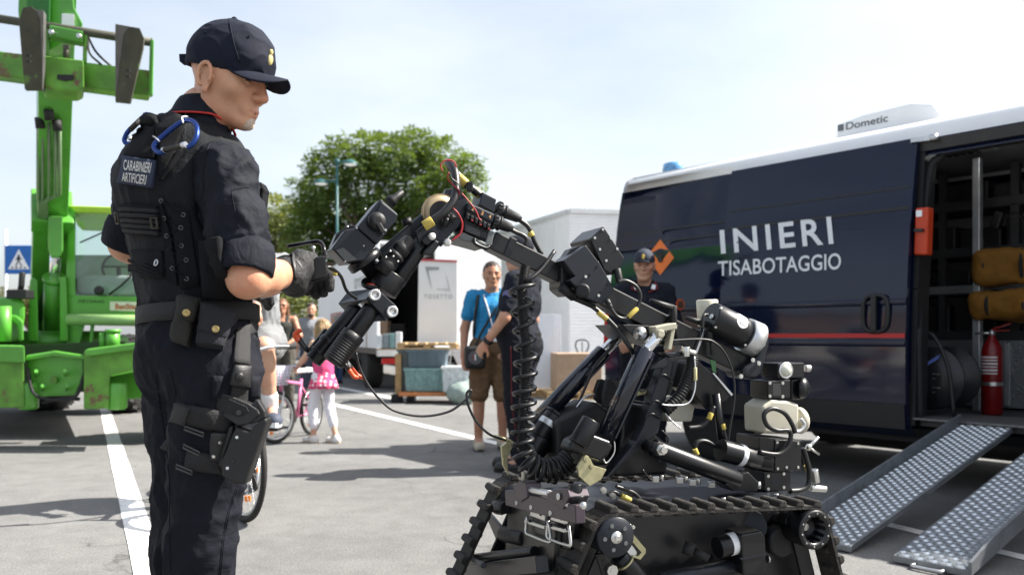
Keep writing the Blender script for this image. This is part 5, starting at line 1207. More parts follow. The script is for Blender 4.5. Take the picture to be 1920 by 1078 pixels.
def make_cap(L, hax, hs, parent, m, badge=None, res=.006, fy=1.0, dy=0.0, drop=.026, cutz=.036, bz=.046, arch=0.0):
    Rr, Fh, U = hax; M = np.array([Rr, Fh, U]).T
    S = SDF(); S.ell(L(0, -.012+dy, .048), [.0865*hs, .109*hs*fy, .100*hs], M, .01); S.ell(L(0, .045+dy*.5, .060), [.070*hs, .068*hs*fy, .072*hs], M, .03)
    S.ell(L(0, -.014+dy, .0), [.079*hs, .100*hs*fy, .075*hs], M, .001, 's'); S.cut(L(0, 0, cutz), -U)
    V_, F_ = S.mesh(res); c = np_object('cap', V_, F_, m, parent)
    rows = []; n = 21; m_ = 9
    for j in range(m_):
        t = j/(m_-1); r = []
        for i in range(n):
            u = i/(n-1)*2-1; ang = u*1.12
            bx = .083*math.sin(ang); by = .103*fy*math.cos(ang)-.012+dy
            fwd = .080*(1-abs(u)**3.2)*t
            z = bz-.012*(bx/.083)**2-drop*t*(1-abs(u)**2.6)-.010*t*(bx/.083)**2*(1-abs(u)**6)-arch*t*1.7*(abs(u)-u**4) 
            r.append(L(bx*(1-.0*t), by+fwd, z))
        rows.append(r)
    mb = MB(); mb.grid(rows); o = mb.build('cap_brim', m, c, fix=False)
    sm = o.modifiers.new('t', 'SOLIDIFY'); sm.thickness = .004*hs; sm.offset = 0
    mb = MB(); mb.ball(L(0, -.012, .149), .0075*hs, 10, 6); mb.build('cap_button', m, c)
    if badge:
        mb = MB(); cpt = L(0, .112, .075); 
        for a in range(7): t = R(-60+a*20); mb.cone = None; q = cpt+(Rr*math.sin(t)*.6+U*math.cos(t)*.9)*.026*hs; mb.cyl(cpt-U*.004*hs, q, .0035*hs, .002*hs, 6)
        mb.ball(cpt-U*.008*hs, (.011*hs, .006*hs, .011*hs), 8, 6); mb.build('cap_badge', badge, c)
    return c
M_navyc = mat('navy_cloth', (.0095, .0115, .019), .85, var=.2, scale=30, bump=.25, bscale=220, spec=.25)
M_navyc2 = mat('navy_twill', (.0085, .0095, .0145), .87, var=.2, scale=30, bump=.3, bscale=260, spec=.22)
M_badge = mat('badge_gold', (.55, .40, .08), .45, metal=.4); M_boot = mat('boot_black', (.012, .012, .013), .45, var=.2, bump=.2)
M_hairb = mat('hair_dark', (.028, .018, .013), .6, var=.3, scale=80, stretch=(1, 1, .2)); M_haird = mat('hair_blond', (.24, .155, .075), .55, var=.35, scale=70, stretch=(1, 1, .12)); M_hairw = mat('hair_brown', (.11, .05, .022), .55, var=.35, scale=70, stretch=(1, 1, .15)); M_hairg = mat('hair_grey', (.28, .26, .24), .7, var=.2, scale=60)

def blue_man():
    g_ = G(922, 842); P = Person('man in a bright blue t-shirt and brown shorts with a lanyard', g_, (.12, -1), 1.69,
        dict(elR=(.25, -.03, 1.12), wrR=(.27, .08, .86), elL=(-.25, -.02, 1.12), wrL=(-.2, .12, .93), anR=(.12, -.04, .085), knR=(.12, .0, .5)), skin=SK2, headF=(-.05, 1, 0), pitch=R(-2), res=.009)
    P.hair(M_hairb, 'short'); P.brows(M_hairb)
    P.top(mat('shirt_blue', (.012, .20, .42), .8, var=.12, scale=20, bump=.15), .55, hem='pelvis', drop=-.03)
    P.bottom(mat('shorts_brown', (.125, .072, .035), .85, var=.15, bump=.2, bscale=90), .95, lg=.032, name='shorts')
    P.shoes(mat('sneaker_sand', (.42, .38, .30), .7, var=.2), mat('sole_dark', (.05, .05, .05), .8))
    p = P.p; mb = MB()
    mb.tube(spline([p((.06, -.02, 1.47)), p((.078, .075, 1.42)), p((.055, .148, 1.32)), p((.0, .158, 1.12))], 6), .007, 6); mb.tube(spline([p((-.06, -.02, 1.47)), p((-.078, .075, 1.42)), p((-.05, .148, 1.32)), p((.0, .158, 1.12))], 6), .007, 6); mb.build('lanyard', mat('lanyard_white', (.7, .7, .74), .7), P.root)
    mb = MB(); c = p((.01, .168, 1.06)); mb.beam(c+Vector((0, 0, .055)), c-Vector((0, 0, .055)), .075, .006, P.F); mb.build('name_card', M_truckw, P.root)
    mb = MB(); mb.tube(spline([p((.13, .06, 1.43)), p((.155, .10, 1.30)), p((.17, .05, 1.1)), p((.15, -.1, 1.0))], 6), .014, 6); mb.build('backpack_strap', M_blackp, P.root)
    S = SDF(); M3 = np.array([P.R, P.F, Vector((0, 0, 1))]).T; S.box(p((.0, -.19, 1.22)), (.13, .07, .2), M3, r=.05); V_, F_ = S.mesh(.015); o = np_object('backpack', V_, F_, M_blackp); tag(o, 'dark backpack worn by the man in blue', 'backpack')
    # shoulder bag with round emblem
    c = p((.17, .16, .86)); root = thing('shoulder_bag', c, 'black shoulder bag with a round emblem on the blue-shirted man', 'bag')
    S = SDF(); S.box(c, (.09, .045, .10), M3, r=.03); V_, F_ = S.mesh(.01); np_object('bag_body', V_, F_, M_blackp, root)
    mb = MB(); cc = c+P.F*.047; mb.rings([(0, .06), (.004, .06)], cc, P.F, 20); mb.build('emblem', mat('emblem_grey', (.10, .10, .11), .6), root)
    for k, m in ((-1, mat('e_green', (.05, .12, .08), .6)), (0, M_truckw), (1, mat('e_red', (.25, .06, .05), .6))): mb = MB(); mb.box(cc+P.F*.006+P.R*k*.014, (.012, .012, .05), Matrix((P.R, P.F, Vector((0, 0, 1)))).transposed()); mb.build('emblem_bar', m, root)
    mb = MB(); mb.tube(spline([c+Vector((0, 0, .09)), p((.10, .15, 1.1)), p((-.02, .14, 1.3)), p((-.1, .0, 1.47))], 6), .012, 6); mb.build('strap', M_blackp, root)
blue_man()
def back_officer():
    g_ = G(978, 882); P = Person('uniformed man in dark polo shirt and cap seen from his left side', g_, (-.93, .36), 1.77,
        dict(elL=(-.27, .03, 1.14), wrL=(-.22, .20, .95), elR=(.26, .0, 1.13), wrR=(.2, .16, .92), pelvis=(0, .0, .95), waist=(0, .05, 1.10), knL=(-.1, .0, .5), anL=(-.1, -.06, .085), toL=(-.12, .11, .035), anR=(.12, .06, .085), toR=(.13, .2, .035), knR=(.11, .08, .5)), fat=1.22, headF=(-.25, 1, 0), pitch=R(-4), res=.009, skin=SK)
    P.hair(M_hairb, 'short'); P.cap(M_navyc, M_badge); P.brows(M_hairb)
    P.top(M_navyc, .72, g=.02, hem='pelvis', drop=-.06); bt = P.bottom(M_navyc2, 1.93, lg=.032); P.shoes(M_boot, M_boot, tall=.05)
    p = P.p; mb = MB(); mb.rings([(-.008, .166), (.03, .166)], p((0, .02, 1.0)), (0, 0, 1), 24, False); mb.build('belt', M_blackp, P.root)
    mb = MB(); w = p('wrL').lerp(p('elL'), .12); d = (p('elL')-p('wrL')).normalized(); mb.rings([(-.014, .036), (-.008, .041), (.012, .041), (.018, .036)], w, d, 18); mb.build('wristwatch', mat('watch_black', (.01, .01, .012), .3), P.root)
    mb = MB(); hl = p('hipL'); kl = p('knL'); al = p('anL'); o = -P.R; mb.tube([hl+o*.132+Vector((0, 0, .0)), kl+o*.102, al+o*.088+Vector((0, 0, .04))], .004, 6); mb.build('red_stripe', mat('uniform_red', (.10, .006, .010), .8), bt)
    mb = MB(); c = p((-.245, .0, 1.30)); mb.rings([(0, .036), (.006, .034)], c+(-P.R)*.028+P.F*.01, -P.R+P.F*.1, 20); mb.build('sleeve_patch', mat('patch_violet', (.12, .12, .26), .7), P.root)
    mb = MB(); mb.beam(p((-.09, .04, 1.475)), p((-.13, .03, 1.458)), .035, .008); mb.build('shoulder_tab', mat('tab_pink', (.5, .35, .36), .7), P.root)
    mb = MB(); mb.tube(spline([p((-.075, -.05, 1.50)), p((-.09, .01, 1.485)), p((-.06, .075, 1.455))], 6), .012, 6); mb.tube(spline([p((.075, -.05, 1.50)), p((.09, .01, 1.485)), p((.06, .075, 1.455))], 6), .012, 6); mb.build('collar', M_navyc, P.root)
back_officer()
def van_officer():
    D = 6.75; h = 1+(HORIZ-457)/FPX*D; pos = Vector(((1208-960)/FPX*D, D, 0))
    P = Person('young uniformed man in navy polo and cap standing before the van', pos, (-.12, -1), h-.025, dict(elR=(.25, .0, 1.12), wrR=(.2, .2, 1.0), elL=(-.26, .0, 1.12), wrL=(-.22, .18, .98)), headF=(.12, 1, 0), pitch=R(-4), res=.0075, skin=SK)
    P.hair(M_hairb, 'short'); P.brows(M_hairb); P.cap(mat('cap_navy', (.022, .028, .048), .8, var=.15, bump=.2, bscale=200), M_badge, drop=.004)
    P.top(M_navyc, .95, g=.018, hem='pelvis', drop=-.04); P.bottom(M_navyc2, 1.95); P.shoes(M_boot, M_boot, tall=.05)
    p = P.p
    mb = MB(); mb.rings([(0, .045), (.006, .043)], p((-.255, .015, 1.30))-P.R*.03+P.F*.035, -P.R*.6+P.F*.75, 20); pa = mb.build('sleeve_patch', mat('patch_orange', (.40, .06, .02), .7), P.root)
    mb = MB(); mb.rings([(.007, .03), (.009, .028)], p((-.255, .015, 1.30))-P.R*.03+P.F*.035, -P.R*.6+P.F*.75, 16); mb.build('patch_motif', mat('patch_dark', (.05, .03, .02), .7), pa)
    for k in (-1, 1):
        mb = MB(); A = p((k*.03, .105, 1.40)); B_ = p((k*.085, .06, 1.475)); C_ = p((k*.06, -.04, 1.51)); Dd = p((k*.105, .085, 1.42)); mb.prism([A, Dd, B_, C_], P.F*.012+Vector((0, 0, .012))); mb.build('collar', M_navyc, P.root, bevel=.003)
        mb = MB(); mb.tube([A+P.F*.014, Dd+P.F*.014+Vector((0, 0, .01)), B_+Vector((0, 0, .012))+P.F*.01], .0045, 6); mb.build('collar_trim', mat('trim_red', (.30, .02, .025), .6), P.root)
        mb = MB(); mb.beam(p((k*.065, .118, 1.425)), p((k*.075, .098, 1.46)), .03, .006, P.F); mb.build('collar_tab', M_truckw, P.root)
    mb = MB(); mb.beam(p((.07, .135, 1.29)), p((.14, .11, 1.29)), .006, .03, (0, 0, 1)); mb.build('name_badge', mat('badge_maroon', (.25, .05, .06), .6), P.root)
    mb = MB(); mb.tube([p((0, .135, 1.38)), p((0, .138, 1.2)), p((0, .135, 1.0))], .004, 6); mb.build('placket', M_blackp, P.root)
van_officer()
def girl():
    g_ = G(606, 830); P = Person('small girl in pink top and polka dot skirt pushing a bicycle', g_, (-.72, .62), 1.17,
        dict(elL=(-.26, .12, 1.18), wrL=(-.20, .36, 1.06), elR=(.25, .08, 1.15), wrR=(.17, .28, 1.0), head=(0, .03, 1.60), anL=(-.09, .10, .085), toL=(-.1, .28, .035), knL=(-.09, .12, .5), anR=(.1, -.16, .10), toR=(.11, .0, .035), knR=(.1, .0, .5)), head_s=1.28, res=.0075, slim=.86, skin=SK3)
    P.hair(M_haird, 'long'); P.brows(M_haird)
    pink = mat('pink_cotton', (.66, .07, .20), .8, var=.1)
    P.top(pink, g=.014, hem='pelvis', drop=-.02, strap=True, name='tank_top', noise_=.004)
    def m_dots():
        m = bpy.data.materials.new('pink_dots'); m.use_nodes = True; n = m.node_tree.nodes; l = m.node_tree.links; b = n['Principled BSDF']; b.inputs['Roughness'].default_value = .8
        t = n.new('ShaderNodeTexCoord'); v = n.new('ShaderNodeTexVoronoi'); v.inputs['Scale'].default_value = 26; v.inputs['Randomness'].default_value = .35; l.new(t.outputs['Object'], v.inputs['Vector'])
        r = n.new('ShaderNodeValToRGB'); e = r.color_ramp.elements; e[0].position = .34; e[1].position = .38; e[0].color = (.8, .74, .76, 1); e[1].color = (.62, .06, .17, 1); l.new(v.outputs['Distance'], r.inputs['Fac']); l.new(r.outputs['Color'], b.inputs['Base Color']); return m
    mb = MB(); rows = []; p = P.p
    for j, (z, r) in enumerate(((1.06, .145), (1.0, .155), (.93, .175), (.86, .20), (.78, .225))):
        rows.append([p(((r*(1+.05*math.sin(9*t)*(j/4)))*math.cos(t), (r*.85*(1+.05*math.sin(9*t)*(j/4)))*math.sin(t), z+(.008*math.sin(11*t) if j == 4 else 0))) for t in [2*math.pi*i/54 for i in range(55)]])
    mb.grid(rows); sk = mb.build('skirt', m_dots(), P.root); sk.modifiers.new('s', 'SOLIDIFY').thickness = .006
    P.bottom(mat('leggings_white', (.70, .69, .74), .75, var=.05), 1.62, g=.004, lg=.008, name='leggings', noise_=.003)
    P.shoes(mat('sandal_white', (.66, .64, .62), .6), mat('sandal_sole', (.45, .35, .25), .7))
    # her bicycle, small and pink
girl()
def bicycle(C, H, steer, r, wb, frame_m, label, name='bicycle', basket=False, bar=.26, seat_h=None):
    C = Vector(C); H = Vector((H[0], H[1], 0)).normalized(); Z = Vector((0, 0, 1)); S = Vector((steer[0], steer[1], 0)).normalized(); rc = C-H*wb
    root = thing(name, Vector((C.x, C.y, 0)), label, 'bicycle'); rear = rc
    Mt = M_tyre; Mr = mat('bike_rim', (.55, .56, .57), .3, metal=.9)
    for c, d in ((C, S), (rear, H)):
        ring = lambda q: [c+d*q*math.cos(t)+Z*q*math.sin(t) for t in [2*math.pi*i/44 for i in range(44)]]
        mb = MB(); mb.tube(ring(r-.017), .017, 8, True); w = mb.build('wheel', Mt, root)
        mb = MB(); mb.tube(ring(r-.041), .012, 6, True); mb.build('rim', Mr, w)
        mb = MB(); ax = d.cross(Z)
        for i in range(28):
            t = 2*math.pi*i/28; sg = 1 if i % 2 else -1; mb.cyl(c+ax*sg*.03+(d*math.cos(t+.5*sg)+Z*math.sin(t+.5*sg))*.02, c+(d*math.cos(t)+Z*math.sin(t))*(r-.05), .0013, n=4, caps=False)
        so_ = mb.build('spokes', Mr, w); so_['kind'] = 'stuff'
        mb = MB(); mb.cyl(c-ax*.045, c+ax*.045, .018, n=12); mb.build('hub', Mr, w)
        for t in (R(-70), R(110)): mb = MB(); q = c+(d*math.cos(t)+Z*math.sin(t))*r*.62; mb.box(q, (.03, .012, .03)); mb.build('reflector', mat('reflector_orange', (.8, .22, .02), .3), w)
    sh = seat_h or r*2.6; bb = rear+H*wb*.42; bb.z = r*.88; hd = C-H*wb*.16; hd.z = r*2.35; hb = C-H*wb*.13; hb.z = r*1.95; st = rear+H*wb*.30; st.z = sh
    T = lambda a, b, q, m=frame_m, nm='frame_tube': (MB().cyl(a, b, q, n=10)).build(nm, m, root)
    T(bb, st-Z*.06, .015); T(bb, hb, .019); T(st.lerp(bb, .25), hd, .016); ax = H.cross(Z)
    for k in (-1, 1):
        T(rear+ax*k*.05, bb+ax*k*.03, .009); T(rear+ax*k*.05, st.lerp(bb, .3)+ax*k*.012, .008); a2 = S.cross(Z); T(C+a2*k*.05, hb+a2*k*.035, .011, nm='fork_blade', m=Mr)
    T(hb, hd+Z*.05, .017, nm='head_tube'); top = hd+Z*r*.45; T(hd, top, .012, Mr, 'stem')
    a2 = S.cross(Z); mb = MB(); mb.tube(spline([top-a2*bar-S*.06+Z*.03, top-a2*bar*.5+Z*.03, top, top+a2*bar*.5+Z*.03, top+a2*bar-S*.06+Z*.03], 6), .011, 8); mb.build('handlebar', Mr, root)
    for k in (-1, 1): mb = MB(); e = top+a2*k*bar-S*.06+Z*.03; mb.cyl(e-a2*k*.09+S*.02, e+a2*k*.03-S*.01, .017, n=10); mb.build('grip', M_rubber, root)
    mb = MB(); mb.prism([st-H*.13+ax*.07, st-H*.13-ax*.07, st+H*.02-ax*.03, st+H*.13-ax*.015, st+H*.13+ax*.015, st+H*.02+ax*.03], Z*.05); mb.build('saddle', mat('saddle_black', (.02, .02, .02), .5) if not basket else mat('saddle_white', (.6, .6, .62), .5), root, bevel=.02)
    mb = MB(); mb.rings([(-.004, r*.30), (.004, r*.30)], bb+ax*.04, ax, 24); mb.build('chainring', M_blackp, root)
    for k, a in ((-1, R(80)), (1, R(260))): e = bb+ax*k*.06+(H*math.cos(a)+Z*math.sin(a))*r*.48; mb = MB(); mb.cyl(bb+ax*k*.06, e, .010, n=8); mb.box(e+ax*k*.06, (.09, .09, .02)); mb.build('crank', M_blackp, root)
    if not basket: mb = MB(); mb.tube([rear+(H*math.cos(t)+Z*math.sin(t))*(r+.02) for t in [R(10+10*i) for i in range(16)]], .02, 6); mb.build('mudguard', M_blackp, root)
    if basket:
        bc = C+S*.06+Z*(r*1.25); w, d_, h = .15, .11, .17; Mb_ = mat('basket_white', (.66, .64, .74), .5); mb = MB()
        for j in range(7):
            z = h*j/6; q = .8+.2*j/6; pts = [bc+a2*w*q*x+S*(d_*q*y)+Z*z for x, y in ((-1, -1), (1, -1), (1, 1), (-1, 1))]; mb.tube(pts, .006, 5, True)
        for i in range(28):
            t = i/28*4; k = int(t); f = t-k; cs = [(-1, -1), (1, -1), (1, 1), (-1, 1), (-1, -1)]; x = cs[k][0]*(1-f)+cs[k+1][0]*f; y = cs[k][1]*(1-f)+cs[k+1][1]*f
            mb.cyl(bc+a2*w*.8*x+S*d_*.8*y, bc+a2*w*x+S*d_*y+Z*h, .006, n=5)
        mb.build('basket', Mb_, root)
    return top, a2, bb, st
cf = W(517, 782, 7.95); cf.z = .245
bicycle(cf, (-.22, -.97), (-.52, -.85), .245, .74, mat('bike_pink', (.62, .16, .32), .35, coat=.5), 'small pink child bicycle with white front basket', basket=True, bar=.2)
def cyclist():
    C = W(456, 868, 4.60); C.z = .325; H = (.22, -.975); S = (.60, -.80)
    top, a2, bb, st = bicycle(C, H, S, .325, 1.0, mat('bike_frame_grey', (.10, .11, .12), .4, coat=.4), 'grey adult bicycle half hidden behind the officer, front wheel showing', bar=.29, seat_h=.90)
    # rider: hips over the saddle, left hand on the grip at the right, left knee raised
    base = Vector((st.x, st.y, 0)); Hv = Vector((H[0], H[1], 0)).normalized(); Rr = Vector((Hv.y, -Hv.x, 0)); h = 1.78
    def loc(p): d = p-base; return (d.dot(Rr), d.dot(Hv), p.z)
    hand = W(484, 585, 4.86); knee = W(496, 650, 4.95); foot = W(508, 768, 5.1); el = W(455, 520, 5.1)
    J = dict(pelvis=(0, .0, 1.0), waist=(0, .07, 1.15), chest=(0, .17, 1.33), neck=(0, .26, 1.47), head=(0, .33, 1.60), shR=(.18, .24, 1.42), shL=(-.18, .24, 1.42), hipL=(-.09, .05, .96), hipR=(.09, .05, .96),
             knL=loc(knee), anL=loc(foot), toL=loc(foot+Vector((.06, -.15, -.05))), wrL=loc(hand+Vector((-.03, .07, .02))), elL=loc(el),
             elR=(.30, .32, 1.18), wrR=(.30, .50, 1.12), knR=(.13, .32, .62), anR=(.13, .16, .22), toR=(.14, .32, .17))
    P = Person('cyclist in grey shorts riding behind the officer, mostly hidden', base, H, h, J, res=.009, skin=SK3, hands=(.9, .9))
    P.hair(M_hairg, 'short'); P.brows(M_hairg); P.top(mat('shirt_grey', (.22, .23, .24), .8), .7); P.bottom(mat('shorts_grey', (.17, .175, .18), .85, var=.12, bump=.2), .80, lg=.030, name='shorts')
    P.shoes(mat('shoe_navy', (.05, .06, .09), .7), M_truckw)
    for q in 'L':
        S = SDF(); S.cone(P.p('an'+q).lerp(P.p('kn'+q), .02), P.p('an'+q).lerp(P.p('kn'+q), .22), .044, .05, .02); V_, F_ = S.mesh(.009); np_object('sock', V_, F_, M_truckw, P.root)
    mb = MB(); w = P.p('wrL').lerp(P.p('elL'), .15); d = (P.p('elL')-P.p('wrL')).normalized(); mb.rings([(-.012, .034), (-.01, .038), (.01, .038), (.012, .034)], w, d, 16); mb.build('wristwatch', M_steel, P.root)
cyclist()
def bystanders():
    D = 12.0; pos = Vector((xp2(530, D), D, 0))
    P = Person('woman with sunglasses in a black strappy top behind the pink bicycle', pos, (.1, -1), 1.56, dict(elR=(.26, .02, 1.13), wrR=(.14, .22, 1.0), elL=(-.28, .05, 1.15), wrL=(-.1, .26, 1.0)), res=.012, slim=.9, skin=SK2)
    P.hair(M_hairw, 'long'); P.brows(M_hairw); P.top(mat('top_black', (.018, .020, .016), .8, var=.4, scale=25), g=.012, strap=True, name='tank_top', drop=.02); P.bottom(mat('trousers_olive', (.06, .055, .045), .8), 1.9); P.shoes(M_boot)
    mb = MB(); L = P.L
    for x in (-1, 1): mb.ball(L(x*.031, .090, .012), (.024*P.hs, .008, .019*P.hs), 12, 8)
    mb.tube([L(-.075, .02, .016), L(-.055, .085, .018), L(0, .105, .018), L(.055, .085, .018), L(.075, .02, .016)], .004, 6); mb.build('sunglasses', mat('shades', (.008, .008, .01), .12), P.root)
    D = 13.4; pos = Vector((xp2(584, D), D, 0))
    P = Person('dark haired bearded man in grey behind the girl', pos, (.15, -1), 1.545, res=.013, skin=SK)
    P.hair(M_hairb, 'short', noise_=.02); P.brows(M_hairb); P.top(mat('shirt_slate', (.20, .21, .23), .8), .6); P.bottom(mat('jeans_dark', (.04, .05, .08), .8), 1.95); P.shoes(M_boot)
    S = SDF(); S.ell(P.L(0, .05, -.09), (.05, .045, .035)); S.ell(P.L(0, .095, -.058), (.02, .02, .012), None, 0, 's'); V_, F_ = S.mesh(.01); np_object('beard', V_, F_, M_hairb, P.root)
    D = 18; pos = Vector((xp2(630, D), D, 0))
    P = Person('balding man in blue jeans far beside the white truck', pos, (-.7, .5), 1.50, res=.015, skin=SK)
    P.hair(M_hairg, 'stubble_crown'); P.brows(M_hairg); P.top(mat('shirt_teal', (.30, .45, .47), .8), .6); P.bottom(mat('jeans_blue', (.06, .10, .22), .8), 1.95); P.shoes(M_boot)
bystanders()
# ================================================================== BOMB-DISPOSAL ROBOT
RB = Plane((.04, 2.66), (.9405, .34), (.34, -.9405))
M_rb = mat('robot_black', (.0055, .0060, .0075), .34, var=.25, scale=14, spec=.5, wear=.24, wcol=(.035, .035, .035), wscale=30)
M_rbm = mat('robot_matt', (.007, .0072, .0085), .55, var=.25, scale=18, bump=.1, bscale=120)
M_rbs = mat('robot_black_skylit', (.0135, .0165, .0225), .36, var=.15, scale=10, metal=.25)  # robot black lifted towards blue: sky light put into the plate colour
M_trk = mat('track_rubber', (.021, .019, .017), .8, var=.35, scale=25, bump=.35, bscale=70, wear=.34, wcol=(.06, .055, .05), wscale=18)
M_bolt = mat('bolt_zinc', (.62, .62, .60), .28, metal=.95, var=.1); M_brass = mat('zinc_yellow', (.46, .43, .26), .38, metal=.65, var=.25, scale=20); M_beige = mat('beige_box', (.46, .44, .36), .55, var=.08)
M_yel = mat('cable_tag_yellow', (.50, .39, .08), .55, var=.08); M_cable = mat('cable_black', (.013, .013, .014), .42, var=.15); M_redw = mat('wire_red', (.32, .015, .02), .4); M_orng = mat('probe_orange', (.72, .10, .03), .4)
M_aluc = mat('turned_alu', (.70, .70, .70), .3, metal=.9, var=.05)
kA = lambda x, y: (560+.3897*x, 280+.3897*y); kB = lambda x, y: (900+.3153*x, 380+.3153*y); kC = lambda x, y: (820+.3506*x, 700+.3506*y)
kD = lambda x, y: (1180+.4064*x, 640+.4064*y); kE = lambda x, y: (940+.3525*x, 520+.3525*y); kF = lambda x, y: (480+.3154*x, 220+.3154*y)
kG = lambda x, y: (780+.18546*x, 290+.18546*y); kH = lambda x, y: (1240+.2227*x, 550+.2227*y); kI = lambda x, y: (830+.20833*x, 880+.20833*y); kJ = lambda x, y: (1020+.18553*x, 600+.18553*y); kK = lambda x, y: (560+.24123*x, 480+.24123*y)
r_ = RB.at; RW = RB.w; RU = RB.u; ZZ = Vector((0, 0, 1))
def fr(px, py, t):
    """point shown at (px,py) on the robot's cross plane t metres behind its front"""
    a = (px-960)/FPX; D = (t+RB.o.dot(RU))/(a*RU.x+RU.y); return W(px, py, D)
def rpr(k, pts, off, th):
    return MB().prism([r_(*k(*p), off) for p in pts], -RW*th)
def robot():
    root = thing('bomb_disposal_robot', RB.pt(.4, 0, 0), 'black tracked bomb disposal robot with a long jointed arm', 'robot')
    def B(name, mb, m=M_rb, p=None, bv=.003, seg=2): return mb.build(name, m, p or root, bevel=bv, seg=seg)
    def cyl(name, a, b, r, m=M_rb, p=None, r2=None, n=20, bv=.0015): return B(name, MB().cyl(a, b, r, r2, n), m, p, bv)
    def cable(name, pts, r=.006, m=M_cable, p=None, n=8): return B(name, MB().tube(spline(pts, 7), r, n), m, p, 0)
    def bolt(pt, r=.007, d=None, p=None, m=M_bolt, l=.006):
        d = (d or RW).normalized(); return B('bolt', MB().cyl(pt, pt+d*l, r, r*.95, 8).cyl(pt+d*l, pt+d*(l+.001), r*.5, n=6), m, p, 0)
    # ---------------- hull
    hp = RB.pt; HW = .215
    hull = B('hull', MB().prism([hp(.0, HW, .16), hp(.1, HW, .10), hp(.80, HW, .10), hp(.88, HW, .18), hp(.88, HW, .47), hp(.02, HW, .47)], -RW*2*HW), M_rb, bv=.012)
    B('deck_plate', MB().prism([hp(.12, HW-.01, .473), hp(.86, HW-.01, .473), hp(.86, -HW+.01, .473), hp(.12, -HW+.01, .473)], ZZ*.012), M_rbs, hull)
    for t in (.2, .4, .6, .8): bolt(hp(t, HW-.03, .485), .008, ZZ, hull)
    for (x, y) in ((1680, 500), (1710, 515)): bolt(r_(*kI(x, y), HW+.001), .006, None, hull)
    # hull side fittings seen under the top run of the near track
    motor = cyl('drive_motor', r_(*kD(405, 950), .29), r_(*kD(520, 920), .29), .033, M_rb); cyl('motor_label', r_(*kD(455, 937), .29), r_(*kD(490, 928), .29), .0338, M_truckw, motor)
    B('gearbox', rpr(kD, [(515, 890), (610, 872), (630, 900), (632, 1075), (525, 1078)], .33, .09), M_rb, bv=.006)
    B('gearbox_seam', rpr(kD, [(514, 1000), (634, 978), (634, 984), (514, 1006)], .333, .01), M_rbs, motor, 0)
    for p in ((636, 1002),): bolt(r_(*kD(*p), .30), .012, RU, motor)
    cyl('cross_tube', r_(*kD(140, 1100), .27), r_(*kD(500, 1030), .27), .022, M_rbs)
    B('hose_stub', MB().cyl(r_(*kD(250, 945), .26), r_(*kD(300, 965), .28), .02).cyl(r_(*kD(300, 965), .28), r_(*kD(365, 1000), .30), .011, .013), M_rubber, None, 0)
    cyl('inspection_cap', r_(*kD(560, 850), .219), r_(*kD(560, 850), .228), .05, M_rbs)
    # brass-coloured tow bracket by the front pulley
    B('bracket_plate', rpr(kI, [(1600, 640), (1620, 560), (1750, 740), (1740, 790), (1690, 790)], .262, .006), M_alu, None, .001)
    B('tow_bracket', rpr(kI, [(1600, 445), (1625, 470), (1830, 715), (1830, 750), (1780, 810), (1720, 790), (1710, 775), (1760, 780), (1790, 745), (1610, 530)], .270, .010), M_brass, None, .001)
    # ---------------- tracks
    def track(side):
        off = side*.30; wd = .098
        pf = (r_(1137, 998, .30)-RB.o); zf = pf.z; tf = pf.dot(RU)
        pr = (r_(1503, 985, .30)-RB.o); tr = pr.dot(RU); zr = pr.z
        R_ = .056; rb = .06
        if side < 0: tf -= .075
        nodes = [(tf, zf, R_), (tr, zr, R_+.004), (tr+.10, rb+.012, rb), (tf-.18, rb+.012, rb)]    # top front, top rear, bottom rear, bottom front (clockwise)
        # outline of the belt: tangent lines and arcs round the pulleys
        pts = []; n = len(nodes)
        def tang(a, b):
            dx, dz = b[0]-a[0], b[1]-a[1]; L = math.hypot(dx, dz); ang = math.atan2(dz, dx); d = math.asin(max(-1, min(1, (b[2]-a[2])/L)))
            return ang+math.pi/2+d
        for i in range(n):
            a, b, c = nodes[i-1], nodes[i], nodes[(i+1) % n]
            t0 = tang(a, b); t1 = tang(b, c)
            while t1 > t0: t1 -= 2*math.pi
            m = max(3, int(abs(t1-t0)/.25))
            for k in range(m+1):
                q = t0+(t1-t0)*k/m; pts.append((b[0]+b[2]*math.cos(q), b[1]+b[2]*math.sin(q)))
        loop = [hp(t, off, z) for t, z in pts]
        nn = len(loop); th = .010; vs = []; c0 = (sum(p[0] for p in pts)/nn, sum(p[1] for p in pts)/nn)
        nrm = []
        for i in range(nn):
            a = pts[i-1]; b = pts[(i+1) % nn]; dx, dz = b[0]-a[0], b[1]-a[1]; l = math.hypot(dx, dz) or 1; nrm.append((-dz/l, dx/l))
        for i in range(nn):
            t, z = pts[i]; nx, nz = nrm[i]
            for q, s in ((0, 1), (th, 1), (th, -1), (0, -1)): vs.append(hp(t+nx*q, off+s*wd/2, z+nz*q))
        mb = MB(); mb.add(vs, [(i*4+k, ((i+1) % nn)*4+k, ((i+1) % nn)*4+(k+1) % 4, i*4+(k+1) % 4) for i in range(nn) for k in range(4)]); belt = B('track_belt', mb, M_trk, None, 0)
        # cleats and inner teeth at even spacing
        per = [0]
        for i in range(nn): per.append(per[-1]+math.dist(pts[i], pts[(i+1) % nn]))
        P = per[-1]; N = int(P/.062)
        def at(s):
            s %= P
            for i in range(nn):
                if per[i] <= s <= per[i+1]:
                    f = (s-per[i])/max(1e-9, per[i+1]-per[i]); a = pts[i]; b = pts[(i+1) % nn]; dx, dz = b[0]-a[0], b[1]-a[1]; l = math.hypot(dx, dz) or 1
                    return (a[0]+dx*f, a[1]+dz*f), (dx/l, dz/l), (-dz/l, dx/l)
